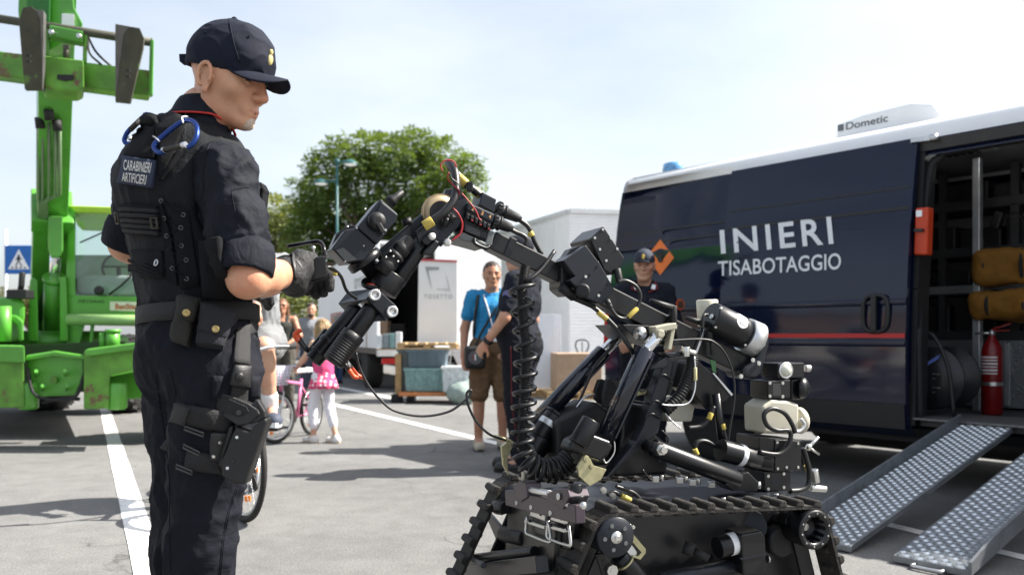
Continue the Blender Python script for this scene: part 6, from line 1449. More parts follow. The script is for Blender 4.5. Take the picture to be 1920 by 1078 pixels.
        # one cleat mesh shared by all
        def shape(nm, prof, w, m):
            me_mb = MB().prism([Vector((x, -w/2, z)) for x, z in prof], (0, w, 0)); o = me_mb.build(nm, m, bevel=.003); return o
        proto = shape('cleat', [(-.016, 0), (-.012, .016), (-.007, .021), (.007, .021), (.012, .016), (.016, 0)], wd*1.02, M_trk)
        tooth = shape('track_tooth', [(-.012, 0), (-.007, -.014), (.007, -.014), (.012, 0)], wd*.5, M_trk)
        for pro, q, ph in ((proto, th-.002, 0), (tooth, .001, .5)):
            for k in range(N):
                (t, z), d, nr = at((k+ph)*P/N); o = pro if k == 0 else pro.copy()
                if k: COL.objects.link(o)
                m = Matrix.Identity(4); m.col[0][:3] = RU*d[0]+ZZ*d[1]; m.col[2][:3] = RU*nr[0]+ZZ*nr[1]; m.col[1][:3] = m.col[2].to_3d().cross(m.col[0].to_3d()); m.translation = hp(t+nr[0]*q, off, z+nr[1]*q)
                o.parent = belt; o.matrix_local = m
        # pulleys
        for j, (t, z, rr) in enumerate(nodes):
            c = hp(t, off, z)
            if j == 1:
                pl = B('pulley', MB().rings([(-wd*.45, rr*.9), (-wd*.5, rr*.95), (wd*.40, rr*.98), (wd*.62, rr*1.0), (wd*.66, rr*.98), (wd*.66, rr*.70), (wd*.2, rr*.66), (wd*.1, .02)], c, RW*side, 32, False), M_rb, None, 0)
                for a in range(12): q = 2*math.pi*a/12; B('spoke_tooth', MB().beam(c+RW*side*wd*.2+(RU*math.cos(q)+ZZ*math.sin(q))*rr*.62, c+RW*side*wd*.60+(RU*math.cos(q)+ZZ*math.sin(q))*rr*.72, .008, .010), M_rb, pl, 0)
                for a in range(10): q = 2*math.pi*a/10+.2; bolt(c+RW*side*wd*.66+(RU*math.cos(q)+ZZ*math.sin(q))*rr*.84, .003, RW*side, pl, l=.002)
                B('hub_bolt', MB().cyl(c, c+RW*side*.02, .012, n=8), M_bolt, pl, 0)
            else:
                pl = B('pulley', MB().rings([(-wd*.55, rr*.3), (-wd*.55, rr*.98), (-wd*.4, rr), (wd*.4, rr), (wd*.60, rr*1.0), (wd*.63, rr*.97), (wd*.63, rr*.30)], c, RW*side, 32), M_rbs, None, 0)
                if j == 0:
                    B('hub', MB().rings([(wd*.60, .017), (wd*.67, .017), (wd*.67, .008)], c, RW*side, 18).rings([(wd*.67, .008), (wd*.75, .007)], c, RW*side, 12), M_bolt, pl, 0)
                    for a in range(5): q = R(40+72*a); B('rivet', MB().cyl(c+RW*side*wd*.62+(RU*math.cos(q)+ZZ*math.sin(q))*rr*.62, c+RW*side*wd*.645+(RU*math.cos(q)+ZZ*math.sin(q))*rr*.62, .006, n=12), mat('disc_grey', (.10, .105, .11), .6), pl, 0)
        # side links between pulleys
        a = hp(tf+.02, off-side*.02, zf-.03); b = hp(tf-.13, off-side*.02, .10)
        B('side_link', MB().beam(a, b, .05, .012, RW), M_rb, belt)
        B('side_link', MB().beam(hp(tr, off-side*.02, zr-.03), hp(tr+.08, off-side*.02, .10), .05, .012, RW), M_rb, belt)
        return tf, zf
    tf, zf = track(1); track(-1)
    # damper and link below the near front pulley
    B('link_plate', rpr(kI, [(1375, 760), (1460, 745), (1560, 930), (1560, 1010), (1480, 1030), (1440, 960)], .29, .012), M_rb)
    bolt(r_(*kI(1512, 900), .29), .018, RW, None, l=.014); B('link_slot', rpr(kI, [(1430, 815), (1450, 812), (1480, 860), (1460, 865)], .2915, .004), M_dark, None, 0)
    d0 = r_(*kI(1590, 770), .25); d1 = r_(*kI(1800, 1010), .25); dm = B('damper', MB().cyl(d0.lerp(d1, .25), d1, .030, n=20), M_rb, None, .003); cyl('damper_ring', d0.lerp(d1, .20), d0.lerp(d1, .26), .0315, M_brass, dm); cyl('damper_head', d0, d0.lerp(d1, .2), .026, M_rbs, dm)
    # ---------------- front: cross beam, rod, latches, far track link
    t0 = -.0
    cb = B('front_beam', MB().beam(fr(*kI(600, 250), t0), fr(*kI(1240, 400), t0), .03, .05), mat('beam_plum', (.055, .042, .052), .38, metal=.35, var=.15))
    B('front_block', MB().prism([fr(*kI(*p), t0-.02) for p in ((640, 140), (690, 100), (750, 130), (760, 250), (700, 290), (640, 240))], RU*.05), MATS['beam_plum'], cb)
    B('front_block', MB().prism([fr(*kI(*p), t0-.02) for p in ((940, 215), (1000, 180), (1120, 180), (1140, 250), (1080, 360), (990, 310), (940, 280))], RU*.06), MATS['beam_plum'], cb)
    cyl('front_rod', fr(*kI(720, 170), t0-.005), fr(*kI(960, 215), t0-.005), .010, M_aluc, cb)
    bolt(fr(*kI(1052, 242), t0-.021), .010, -RU, cb)
    for p in ((675, 300), (805, 340), (980, 390)): bolt(fr(*kI(*p), t0-.012), .008, -RU, cb)
    cyl('locator_pin', fr(*kI(727, 100), t0), fr(*kI(727, 20), t0), .006, mat('pin_ivory', (.62, .58, .45), .5), cb)
    cyl('collar_post', fr(*kI(1200, 300), .01), fr(*kI(1195, 130), .01), .020, M_rb, cb); cyl('collar_ring', fr(*kI(1200, 260), .01), fr(*kI(1200, 225), .01), .027, M_rb, cb)
    for p in ((1130, 310), (1265, 325)): B('cap_nut', MB().ball(fr(*kI(*p), -.01), (.010, .010, .011), 12, 8), M_bolt, cb, 0)
    B('front_panel', MB().prism([fr(*kI(*p), .03) for p in ((760, 340), (1190, 430), (1150, 720), (1000, 700), (790, 600))], RU*.02), M_rb, cb)
    for (x0, y0, x1, y1) in ((830, 360, 950, 400), (1020, 400, 1130, 430)):     # latches
        lt = B('latch', MB().prism([fr(x, y, .02) for x, y in (kI(x0, y0), kI(x1, y1), kI(x1, y1+60), kI(x0-20, y0+50))], -RU*.012), M_bolt, cb, .002)
        B('latch_bar', MB().prism([fr(x, y, .018) for x, y in (kI(x0-60, y0+85), kI(x1, y1+100), kI(x1, y1+135), kI(x0-60, y0+115))], -RU*.014), M_bolt, lt, .002)
        B('latch_handle', MB().tube(spline([fr(*kI(x0-70, y0+60), .005), fr(*kI(x0-80, y0+200), -.0), fr(*kI(x0-30, y0+235), -.002), fr(*kI(x1-10, y1+250), -.002), fr(*kI(x1+22, y1+235), -.0), fr(*kI(x1+5, y1+70), .005)], 5), .0045, 8), M_bolt, lt, 0)
        for q in ((x0+60, y0+40), (x0-40, y0+100), (x0+110, y0+130)): bolt(fr(*kI(*q), .004), .005, -RU, lt, M_rbs)
    # far front link plate, axle and lower bars
    B('link_plate', MB().prism([fr(*kI(*p), .02) for p in ((375, 390), (400, 370), (560, 560), (700, 680), (690, 690), (510, 705))], RU*.012), M_rb)
    B('axle', MB().rings([(0, .016), (.03, .026), (.07, .026), (.08, .02), (.12, .02)], fr(*kI(470, 330), 0), fr(*kI(700, 360), 0)-fr(*kI(470, 330), 0), 20), M_rb, None, 0)
    B('axle_motor', MB().cyl(fr(*kI(560, 580), .03), fr(*kI(760, 620), .03), .03, n=18), M_rbm, None, .003)
    cyl('lower_bar', fr(*kI(240, 810), -.08), fr(*kI(830, 740), .0), .018, M_rb); cyl('bar_end', fr(*kI(280, 815), -.09), fr(*kI(370, 860), -.12), .009, M_rbs)
    B('lower_frame', MB().beam(fr(*kI(150, 930), -.05), fr(*kI(900, 850), -.05), .04, .05), M_rb)
    # ---------------- mast frame carrying the arm
    B('frame_leg', rpr(kE, [(880, 425), (920, 440), (905, 520), (835, 830), (740, 900), (560, 1075), (470, 1075), (560, 1060), (720, 870), (760, 790), (800, 640)], .115, .05), M_rbs, bv=.0055)
    B('frame_leg', rpr(kE, [(880, 425), (920, 440), (905, 520), (835, 830), (740, 900), (600, 1040), (560, 1040), (720, 870), (760, 790)], -.07, .05), M_rb, bv=.003)
    B('frame_head', rpr(kE, [(640, 250), (700, 250), (860, 260), (900, 330), (960, 350), (880, 365), (780, 330), (720, 330)], .10, .20), M_rb)
    B('gusset', rpr(kE, [(800, 470), (880, 420), (885, 480), (790, 490)], .118, .02), M_rbs); B('side_plate', rpr(kE, [(850, 400), (1000, 395), (1040, 410), (900, 425)], .12, .03), M_rbs)
    B('pivot_ear', rpr(kE, [(500, 600), (520, 545), (545, 540), (560, 560), (560, 650), (540, 680), (500, 650)], -.04, .02), M_rbm, bv=.004)
    B('pivot_ear', rpr(kE, [(545, 620), (560, 545), (580, 535), (610, 570), (625, 640), (600, 700), (545, 690)], .01, .02), M_rbm, bv=.004)
    B('base_housing', rpr(kE, [(300, 760), (500, 660), (560, 700), (620, 820), (560, 1000), (300, 1010)], .0, .16), M_rbm, bv=.01)
    B('base_housing', rpr(kE, [(640, 660), (780, 680), (820, 830), (900, 900), (880, 1050), (600, 1060), (640, 830)], .03, .2), M_rb, bv=.01)
    for p in ((735, 300),): B('pivot_bolt', MB().rings([(0, .022), (.006, .022), (.006, .013), (.02, .013), (.022, .007), (.034, .007)], r_(*kE(*p), .102), RW-RU*.35+ZZ*.1, 16), M_bolt, None, 0)
    # actuators
    def actuator(kx, top, mid, bot, off, rr, rod):
        a = r_(*kx(*top), off); m = r_(*kx(*mid), off); b = r_(*kx(*bot), off)
        ac = B('actuator', MB().rings([(0, rr*.9), (.004, rr), ((b-m).length, rr)], m, b-m, 28), mat('actuator_black', (.008, .010, .018), .14, coat=.6, var=.1), None, 0)
        cyl('actuator_rod', m, a, rod, M_chrome, ac, n=24)
        return a, m, b, ac
    a1, m1, b1, ac1 = actuator(kE, (838, 300), (770, 385), (555, 850), .12, .032, .0205)
    a2, m2, b2, ac2 = actuator(kE, (640, 300), (545, 395), (170, 790), -.12, .031, .019)
    B('actuator_rib', MB().beam(m1+RW*.03-(b1-m1).normalized()*-.03+RU*.016, b1+RW*.03+RU*.016, .006, .012, RW), M_rbs, ac1, .001)
    for a, off in ((a1, .12), (a2, -.12)):
        cv = B('clevis', MB().cyl(a-RW*.030-RU*.01, a+RW*.034-RU*.01, .013, n=16).beam(a+Vector((0, 0, .012))-RU*.025, a+ZZ*.025+RU*.05, .02, .05, RW), mat('clevis_ivory', (.42, .40, .31), .45, metal=.3), None, .003)
        B('clevis_leg', MB().beam(a+RU*.045+ZZ*.02, a+RU*.03-ZZ*.05, .014, .03, RW), MATS['clevis_ivory'], cv)
    # near actuator motor and foot
    B('actuator_foot', rpr(kE, [(355, 920), (375, 870), (460, 825), (580, 870), (600, 900), (570, 950), (530, 985), (400, 935)], .155, .075), M_rb, bv=.010, seg=3)
    cyl('actuator_motor', r_(*kE(480, 760), .14), r_(*kE(405, 890), .14), .031, M_rb, None, bv=.003); 
    B('actuator_foot', MB().cyl(r_(*kC(560, 340), -.09), r_(*kC(480, 440), -.09), .046, n=20), M_rb, None, .004)
    mo = cyl('actuator_motor', r_(*kE(285, 735), -.08), r_(*kE(200, 850), -.08), .036, M_rb, None, bv=.003); cyl('motor_band', r_(*kE(262, 765), -.08), r_(*kE(243, 793), -.08), .0365, M_alu, mo)
    cyl('motor_ring', r_(*kE(295, 722), -.08), r_(*kE(285, 735), -.08), .038, M_rb, mo)
    # zinc brackets at the actuator feet
    for pts, off in (([(405, 1010), (440, 950), (475, 965), (490, 1000), (560, 1020), (530, 1075), (470, 1110), (415, 1060)], .165), ([(0, 900), (40, 870), (60, 900), (30, 960), (40, 1050), (10, 1000)], -.10)):
        bk = B('foot_bracket', rpr(kE, pts, off, .012), M_brass, None, .001); B('foot_bracket', rpr(kE, pts, off-.06, .012), M_brass, None, .001)
        x, y = pts[1]; bolt(r_(*kE(x+10, y+12), off+.001), .010, RW, bk, M_brass); x, y = pts[3]; bolt(r_(*kE(x-10, y+5), off+.001), .008, RW, bk, M_brass)
    # ---------------- arm: telescopic beam from rear to elbow
    AR = r_(*kH(730, 640), 0); A1 = r_(1128, 556, 0); A2 = r_(1060, 522, 0); A3 = r_(918, 452, 0)
    beam = B('upper_arm', MB().beam(AR, A2, .070, .075, RW), M_rb, None, .005)
    inner = B('upper_arm_tube', MB().beam(A2, A3, .058, .064, RW), M_rb, None, .004)
    for (x, y) in ((950, 466), (1242, 613), (1300, 640)):
        p = r_(x, y, 0); d = (AR-A3).normalized(); B('arm_collar', MB().beam(p-d*.012, p+d*.012, .082 if x > 1000 else .064, .085 if x > 1000 else .07, RW), M_rb, beam, .003)
        if x > 1000: B('collar_clip', MB().beam(p-d*.004, p+d*.004, .086, .089, RW), M_alu, beam, .001)
    for (x, y, x2, y2) in (((790, 120, 915, 165)), ((978, 212, 1105, 255))):        # clamp levers
        a = r_(*kE(x, y), .06); b = r_(*kE(x2, y2), .06); lv = B('clamp_lever', MB().tube([a, a.lerp(b, .5), b], .009, 8, rs=[.006, .009, .012]), M_rbm, None, 0)
        cyl('lever_hub', b+ZZ*.008, b-ZZ*.055, .012, M_rbm, lv); cyl('lever_stud', b-ZZ*.055+RU*.01, b-ZZ*.10+RU*.012, .007, M_rb, lv)
    # arm drive at the rear: motor with label, alloy flange and black end plate
    md = (r_(*kH(780, 400), .0)-r_(*kH(420, 180), .0)).normalized(); ma = r_(*kH(405, 200), .05); mb_ = r_(*kH(700, 345), .05)
    mt = B('arm_motor', MB().rings([(0, .050), (.004, .054), ((mb_-ma).length-.02, .054), ((mb_-ma).length, .050)], ma, mb_-ma, 32), M_rb, None, 0)
    B('motor_flange', MB().rings([(0, .058), (.05, .060), (.055, .05)], mb_, mb_-ma, 32), M_alu, mt, 0)
    x_, y_, d_ = frame(mb_-ma); lab = MB(); L_ = (mb_-ma).length; rows = []
    face = (RW*.75+ZZ*.5); face = (face-d_*face.dot(d_)).normalized(); oth = d_.cross(face)
    for i in range(9):
        t = i/8; hh = .55*math.sin(math.pi*(.08+.84*t))**.5; rows.append([ma+d_*(L_*(.48+.30*t))+(face*math.cos(q)+oth*math.sin(q))*.0546 for q in [-hh+2*hh*k/8 for k in range(9)]])
    lab.grid(rows); ml = lab.build('motor_label', M_truckw, mt, fix=False)
    letter('ABEU', lambda u, v: ma+d_*(L_*(.56+.16*v))+(face*math.cos((u-.5)*.7)+oth*math.sin((u-.5)*.7))*.0552, 'lettering', M_blackp, ml, .01)
    bolt(ma+RW*.02-d_*.001, .009, -d_, mt); cable('motor_lead', [ma+RW*.02-d_*.02, ma+RW*.03-d_*.045-ZZ*.015, ma+RW*.03-d_*.05-ZZ*.06], .005)
    for q in ((500, 130), (455, 285), (705, 435), (725, 262)): B('bolt', MB().ball(r_(*kH(*q), .09), .006, 8, 6), M_bolt, mt, 0)
    B('drive_end_plate', rpr(kH, [(820, 300), (880, 320), (915, 370), (915, 440), (850, 690), (800, 730), (700, 715), (680, 640), (800, 560), (830, 470)], .075, .11), M_rbs, None, .012, 3)
    for q in ((850, 430), (815, 588), (665, 697), (765, 560)): bolt(r_(*kH(*q), .078), .008, RW, None)
    cn = r_(1327, 612, -.10); B('antenna_cap', MB().rings([(0, .034), (.09, .038), (.094, .034), (.094, .01)], cn, ZZ-RU*.03, 28), mat('cap_ivory', (.60, .57, .46), .5), None, 0)
    # ---------------- elbow
    B('elbow_box', rpr(kG, [(515, 580), (545, 490), (800, 610), (770, 690), (735, 870), (700, 880), (480, 770), (490, 650)], .055, .11), M_rb, bv=.004)
    top = B('elbow_panel', rpr(kG, [(530, 480), (800, 605), (772, 690), (515, 560)], .075, .03), M_rbs, None, .004)
    lab_m = mat('digits_amber', (.55, .30, .12), .6)
    for ch, x, y in (('2', 560, 560), ('3', 655, 605), ('4', 733, 640)):
        letter(ch, lambda u, v, x=x, y=y: r_(*kG(x+u*22-v*-10, y-v*38+u*10), .0765), 'lettering', lab_m, top, .02)
    B('switch_row', rpr(kG, [(505, 590), (520, 565), (765, 685), (740, 760)], .072, .03), M_rbm, None, .002)
    for i in range(6):
        x = 515+i*42; y = 590+i*21; s_ = B('switch', rpr(kG, [(x, y), (x+32, y+14), (x+24, y+60), (x-6, y+48)], .078, .02), M_rb, top, .002); B('switch_lamp', rpr(kG, [(x+4, y+42), (x+24, y+50), (x+22, y+64), (x+2, y+56)], .0795, .006), mat('lamp_dullred', (.30, .02, .02), .4) if i % 2 else M_rbs, s_, 0)
    pl = B('rating_plate', rpr(kG, [(495, 700), (740, 800), (735, 865), (490, 765)], .060, .004), M_rb, None, .001)
    for i in range(5): B('print_line', rpr(kG, [(505, 712+i*14), (645, 768+i*14), (645, 771+i*14), (505, 715+i*14)], .0605, .001), mat('plate_print', (.20, .21, .22), .6), pl, 0)
    B('elbow_bracket', rpr(kG, [(420, 830), (470, 780), (700, 885), (740, 760), (795, 775), (770, 920), (720, 935), (560, 890), (480, 870)], .065, .13), mat('bracket_grey', (.13, .14, .14), .45, metal=.4), None, .004)
    B('grab_loop', MB().tube(spline([r_(*kG(590, 850), .075), r_(*kG(600, 900), .08), r_(*kG(700, 945), .08), r_(*kG(740, 925), .075)], 6), .006, 8), M_rb, None, 0)
    B('connector_box', rpr(kG, [(670, 375), (815, 450), (790, 590), (640, 510)], .02, .09), M_rbs, None, .003)
    for p0, p1, off in (((800, 545), (905, 590), -.01), ((765, 665), (850, 700), .05)):
        a = r_(*kG(*p0), off); b = r_(*kG(*p1), off); d = b-a; L = d.length
        cnx = B('connector', MB().rings([(0, .020), (L*.1, .024), (L*.5, .024), (L*.52, .021), (L*.8, .021), (L*.82, .023), (L, .023), (L*1.05, .018), (L*2.2, .014), (L*2.5, .008)], a, d, 20), M_rbm, None, 0)
        x0, y0, dd = frame(d)
        for i in range(14): q = 2*math.pi*i/14; B('grip_rib', MB().beam(a+d*.12+(x0*math.cos(q)+y0*math.sin(q))*.0245, a+d*.48+(x0*math.cos(q)+y0*math.sin(q))*.0245, .004, .004), M_rb, cnx, 0)
    c1 = [r_(*kG(*p), -.01) for p in ((1000, 640), (1060, 670), (1140, 740), (1200, 880), (1270, 1010))]; cb1 = cable('arm_cable', c1, .008); cyl('cable_tag', r_(*kG(1150, 780), -.01), r_(*kG(1172, 825), -.01), .010, M_yel, cb1)
    cable('arm_cable', [r_(*kG(*p), .05) for p in ((940, 745), (1010, 785), (1080, 815), (1120, 860), (1105, 920))], .007)
    # big gear and side plates of the elbow
    gc = r_(*kG(245, 590), -.02); g_ = MB(); g_.rings([(-.008, .034), (-.008, .053), (.008, .053), (.008, .034)], gc, RW, 40)
    gear = B('gear_wheel', g_, mat('gear_tan', (.40, .31, .19), .45, metal=.5), None, 0); tm = MB()
    for i in range(56): q = 2*math.pi*i/56; c = gc+(RU*math.cos(q)+ZZ*math.sin(q))*.0545; tm.beam(c-RW*.008, c+RW*.008, .0035, .006, RU*math.cos(q)+ZZ*math.sin(q))
    tm.build('gear_teeth', MATS['gear_tan'], gear)['kind'] = 'stuff'
    B('gear_hub', MB().cyl(gc-RW*.012, gc+RW*.012, .035, n=24), M_rb, gear, 0)
    B('elbow_side_plate', rpr(kG, [(0, 770), (180, 640), (400, 480), (520, 440), (515, 600), (420, 740), (330, 830), (260, 930), (110, 870), (30, 900)], .05, .012), M_rbs, None, .002)
    B('elbow_side_plate', rpr(kG, [(-20, 740), (180, 580), (300, 345), (360, 345), (520, 440), (515, 600), (330, 830), (100, 800)], -.05, .012), M_rb, None, .002)
    B('elbow_fin', rpr(kG, [(270, 490), (305, 345), (400, 350), (520, 430), (500, 520), (300, 500)], -.02, .03), M_rbs)
    cyl('elbow_bore', r_(*kG(240, 700), .045), r_(*kG(240, 700), .0508), .014, M_dark, None)
    B('wing_knob', MB().tube([r_(*kG(285, 735), .07), r_(*kG(310, 640), .075)], .010, 8).tube([r_(*kG(320, 610), .07), r_(*kG(395, 660), .08)], .011, 8).ball(r_(*kG(315, 625), .072), .014, 10, 8), M_rbm, None, 0)
    for p in ((160, 828), (315, 890)):
        c = r_(*kG(*p), .075); d = RW+RU*.1; B('knurled_nut', MB().rings([(-.010, .010), (.004, .0115), (.008, .0095), (.009, .003)], c, d, 10), mat('nut_white', (.62, .62, .60), .35, metal=.4), None, 0)
    B('rod_clamp', rpr(kG, [(60, 870), (150, 770), (190, 790), (190, 850), (120, 920), (80, 900)], .072, .05), M_rb, None, .004)
    B('rod_clamp', rpr(kG, [(120, 920), (190, 850), (260, 890), (150, 1030), (60, 1000)], .06, .1), M_rb, None, .006)
    # thick looping hose over the elbow, with yellow tags and loose wires
    hose = cable('elbow_hose', [r_(*kG(*p), o) for p, o in (((90, 720), .075), ((180, 660), .085), ((300, 570), .09), ((390, 440), .085), ((405, 300), .07), ((390, 170), .05), ((355, 100), .02), ((330, 90), -.01), ((370, 150), -.03), ((450, 240), -.03), ((520, 310), -.02), ((610, 380), -.02), ((680, 450), -.02))], .0125, M_cable)
    cyl('cable_tag', r_(*kG(78, 725), .078), r_(*kG(170, 668), .086), .0150, M_yel, hose); 
    for p, q in (((430, 225), (510, 300)), ((585, 355), (655, 425))): cyl('cable_tag', r_(*kG(*p), -.028), r_(*kG(*q), -.02), .0135, M_yel, hose)
    B('cable_clip', MB().box(r_(*kG(545, 330), -.01), (.02, .03, .03)), M_rb, hose, .004)
    for pts in (((330, 180), (325, 250), (400, 330), (440, 380), (400, 440)), ((270, 170), (250, 110), (300, 60), (380, 70), (410, 130)), ((460, 390), (530, 470), (600, 560), (635, 640), (660, 665)), ((370, 540), (430, 600), (465, 700), (440, 810), (360, 870)), ((380, 545), (430, 610), (470, 690), (455, 790), (380, 850))):
        cable('loose_wire', [r_(*kG(*p), .092) for p in pts], .0022, M_redw, None, 6)
    cable('loose_wire', [r_(*kG(*p), .094) for p in ((340, 190), (360, 240), (430, 300), (450, 360), (440, 420), (380, 500))], .0022, M_cable, None, 6)
    # ---------------- forearm
    F0 = r_(*kA(600, 390), .02); F1 = r_(*kA(440, 650), .02)
    cyl('forearm_tube', r_(*kA(620, 410), .02), r_(*kA(470, 640), .02), .026, M_rb, None, n=24)
    B('forearm_plate', rpr(kA, [(390, 480), (470, 410), (600, 310), (640, 330), (610, 380), (480, 520), (420, 560)], -.02, .012), M_rbs, None, .002)
    B('forearm_plate', rpr(kA, [(370, 500), (450, 430), (600, 300), (640, 320), (500, 470), (400, 560)], -.06, .012), M_rb, None, .002)
    bolt(r_(*kF(905, 640), -.01), .016, ZZ-RU*.4, None, M_rbm, .02)
    B('plate_slot', rpr(kF, [(860, 695), (878, 685), (880, 697), (868, 705)], -.0195, .002), M_dark, None, 0)
    # connector on the forearm
    a = r_(*kA(540, 430), .06); b = r_(*kA(395, 590), .06); d = (b-a); L = d.length
    cf_ = B('forearm_connector', MB().rings([(0, .012), (L*.05, .020), (L*.22, .022), (L*.24, .025), (L*.40, .025), (L*.42, .022), (L*.46, .022), (L*.48, .027), (L*.56, .027), (L*.58, .021), (L*.66, .021), (L*.68, .024), (L, .024), (L*1.01, .02)], a, d, 24), M_rbm, None, 0)
    for p in ((455, 515), (478, 540), (440, 490), (420, 520)): B('bolt', MB().ball(r_(*kA(*p), .09), .0035, 8, 6), M_bolt, cf_, 0)
    cyl('forearm_socket', r_(*kA(450, 600), .03), r_(*kA(400, 680), .03), .046, M_rb, None, n=28, bv=.003)
    B('swivel_body', MB().cyl(r_(*kA(345, 590), -.02), r_(*kA(410, 600), -.02), .035, n=20), M_rb, None, .004)
    B('lens_ring', MB().rings([(0, .028), (.008, .03), (.014, .026), (.006, .022)], r_(*kA(348, 655), .04), ZZ+RW*.6, 20), M_rb, None, 0); B('red_lens', MB().ball(r_(*kA(348, 655), .045), (.02, .02, .008), 12, 8), mat('lens_red', (.35, .03, .01), .15, coat=1), None, 0)
    # clamp block
    cbk = B('clamp_block', rpr(kK, [(525, 330), (605, 245), (770, 395), (690, 500)], .085, .15), M_rbs, None, .003)
    B('clamp_wing', MB().add([r_(*kK(305, 370), -.06), r_(*kK(380, 275), -.07), r_(*kK(600, 248), .02), r_(*kK(525, 335), .083), r_(*kK(355, 425), -.06), r_(*kK(430, 400), .0)], [(0, 1, 2, 3), (0, 3, 5, 4), (0, 4, 1), (1, 4, 5, 2), (2, 5, 3)]), M_rbs, cbk, .002)
    B('clamp_under', rpr(kK, [(690, 500), (615, 445), (580, 510), (680, 503)], .06, .1), M_rbs, cbk, .002)
    for p in ((587, 303), (722, 432)): B('socket_screw', MB().rings([(0, .0165), (.014, .0165), (.015, .0145), (.015, .009), (.008, .0085), (.008, .001)], r_(*kK(*p), .085), RW, 24), M_aluc, cbk, 0)
    # two disruptor barrels
    A = r_(*kK(470, 395), -.02); Bp = r_(*kK(110, 815), -.02); b1 = B('barrel', MB().cyl(A, Bp, .026, n=28), M_rb, None, .002); cyl('barrel_ring', A.lerp(Bp, .62), A.lerp(Bp, .70), .0295, M_rb, b1); cyl('barrel_ring', A.lerp(Bp, .84), A.lerp(Bp, .88), .0285, M_rb, b1)
    B('barrel_bore', MB().rings([(-.001, .017), (.0015, .017)], Bp, Bp-A, 20), M_dark, b1, 0)
    B('barrel_rail', MB().prism([r_(*kK(*p), -.045) for p in ((80, 720), (205, 560), (250, 580), (120, 765))], -RW*.03), M_rb, b1, .004)
    A = r_(*kK(575, 405), .045); Bp = r_(*kK(262, 830), .045); b2 = B('barrel', MB().cyl(A, A.lerp(Bp, .5), .027, n=28), M_rb, None, .002); d = Bp-A; L = d.length
    prof = [(L*.46, .027), (L*.47, .033), (L*.58, .034), (L*.60, .031)]
    for i in range(9): prof += [(L*(.62+i*.04), .0335), (L*(.635+i*.04), .0335), (L*(.64+i*.04), .0322), (L*(.655+i*.04), .0322)]
    prof += [(L*.99, .031), (L, .027)]; B('barrel_grip', MB().rings(prof, A, d, 28), mat('grip_worn', (.016, .016, .017), .5, wear=.36, wcol=(.22, .22, .22), wscale=60), b2, 0)
    B('barrel_bore', MB().rings([(-.001, .018), (.0015, .018)], Bp, d, 20), M_dark, b2, 0)
    B('barrel_rail', MB().prism([r_(*kK(*p), .04) for p in ((395, 740), (480, 628), (513, 650), (430, 755), (380, 800))], -RW*.04), M_rb, b2, .004)
    # orange tipped probes
    for offs, pts in ((-.05, ((95, 760), (40, 715), (0, 660), (-20, 640), (-28, 605), (-8, 590), (10, 575))), (-.075, ((100, 755), (50, 700), (10, 640), (-10, 610), (-2, 590), (20, 575)))):
        P = [r_(*kK(*p), offs) for p in pts]; pr = B('probe', MB().tube(P[:3], .0055, 8), M_cable, None, 0); B('probe_tip', MB().tube(spline(P[2:], 5), .0065, 8), M_orng, pr, 0)
    for offs, pts in ((.05, ((335, 815), (390, 880), (430, 935), (462, 945))), (.02, ((360, 810), (410, 870), (455, 925), (508, 948)))):
        P = [r_(*kK(*p), offs) for p in pts]; pr = B('probe', MB().tube(P[:2], .0065, 8), M_bolt if offs < .04 else M_cable, None, 0); B('probe_tip', MB().tube(spline(P[1:], 5), .0062, 8), M_orng, pr, 0)
    # firing cable drooping from the barrel to the hull
    cable('firing_cable', [r_(*kK(445, 750), .03), r_(*kK(475, 870), .03), r_(*kK(540, 1000), .03)]+[r_(x, y, .03) for x, y in ((712, 748), (740, 770), (790, 780), (840, 772), (870, 752), (883, 738), (882, 731), (875, 738), (878, 760), (893, 790), (915, 812))]+[r_(935, 821, .0), r_(955, 826, -.05)], .0038)
    cyl('cable_tag', r_(928, 818, .0), r_(956, 827, -.05), .006, mat('tag_cream', (.55, .50, .28), .5))
    # ---------------- front camera (over the gripper), tilted down on a turntable
    cam1 = B('camera_body', rpr(kF, [(740, 483), (847, 577), (825, 627), (720, 757), (600, 655)], .085, .13), M_rbs, None, .004)
    B('camera_back', rpr(kF, [(745, 500), (845, 580), (828, 625), (765, 690), (690, 620)], .092, .03), M_rbs, cam1, .003)
    B('camera_hood', rpr(kF, [(530, 670), (600, 655), (715, 760), (640, 852), (530, 865), (450, 780)], .080, .12), M_rbs, cam1, .004)
    B('camera_window', rpr(kF, [(475, 790), (520, 775), (600, 845), (535, 860)], .082, .004), mat('lens_glass', (.02, .02, .022), .05, coat=1), cam1, 0)
    B('camera_side', rpr(kF, [(448, 770), (480, 690), (555, 632), (605, 655), (540, 720), (470, 790)], .0, .06), M_rb, cam1, .003)
    kn = r_(*kF(715, 620), .088); B('camera_knob', MB().rings([(0, .026), (.012, .026), (.02, .022), (.022, .01)], kn, RW, 24), M_rbm, cam1, 0); B('knob_lever', MB().beam(r_(*kF(725, 630), .112), r_(*kF(760, 690), .112), .016, .012, RW), M_rbm, cam1, .004)
    for p in ((752, 688), (768, 672)): bolt(r_(*kF(*p), .105), .004, RW, cam1)
    B('camera_gland', MB().rings([(0, .018), (.015, .017), (.03, .010), (.055, .008)], r_(*kF(790, 510), .02), r_(*kF(845, 465), .02)-r_(*kF(790, 510), .02), 16), M_rbm, cam1, 0)
    dn = (r_(*kF(690, 900), 0)-r_(*kF(620, 800), 0)).normalized(); dc = r_(*kF(645, 850), .02); B('turntable', MB().rings([(-.012, .048), (-.008, .053), (.010, .053), (.015, .047), (.015, .026), (.06, .024)], dc, dn, 36), M_rb, cam1, 0)
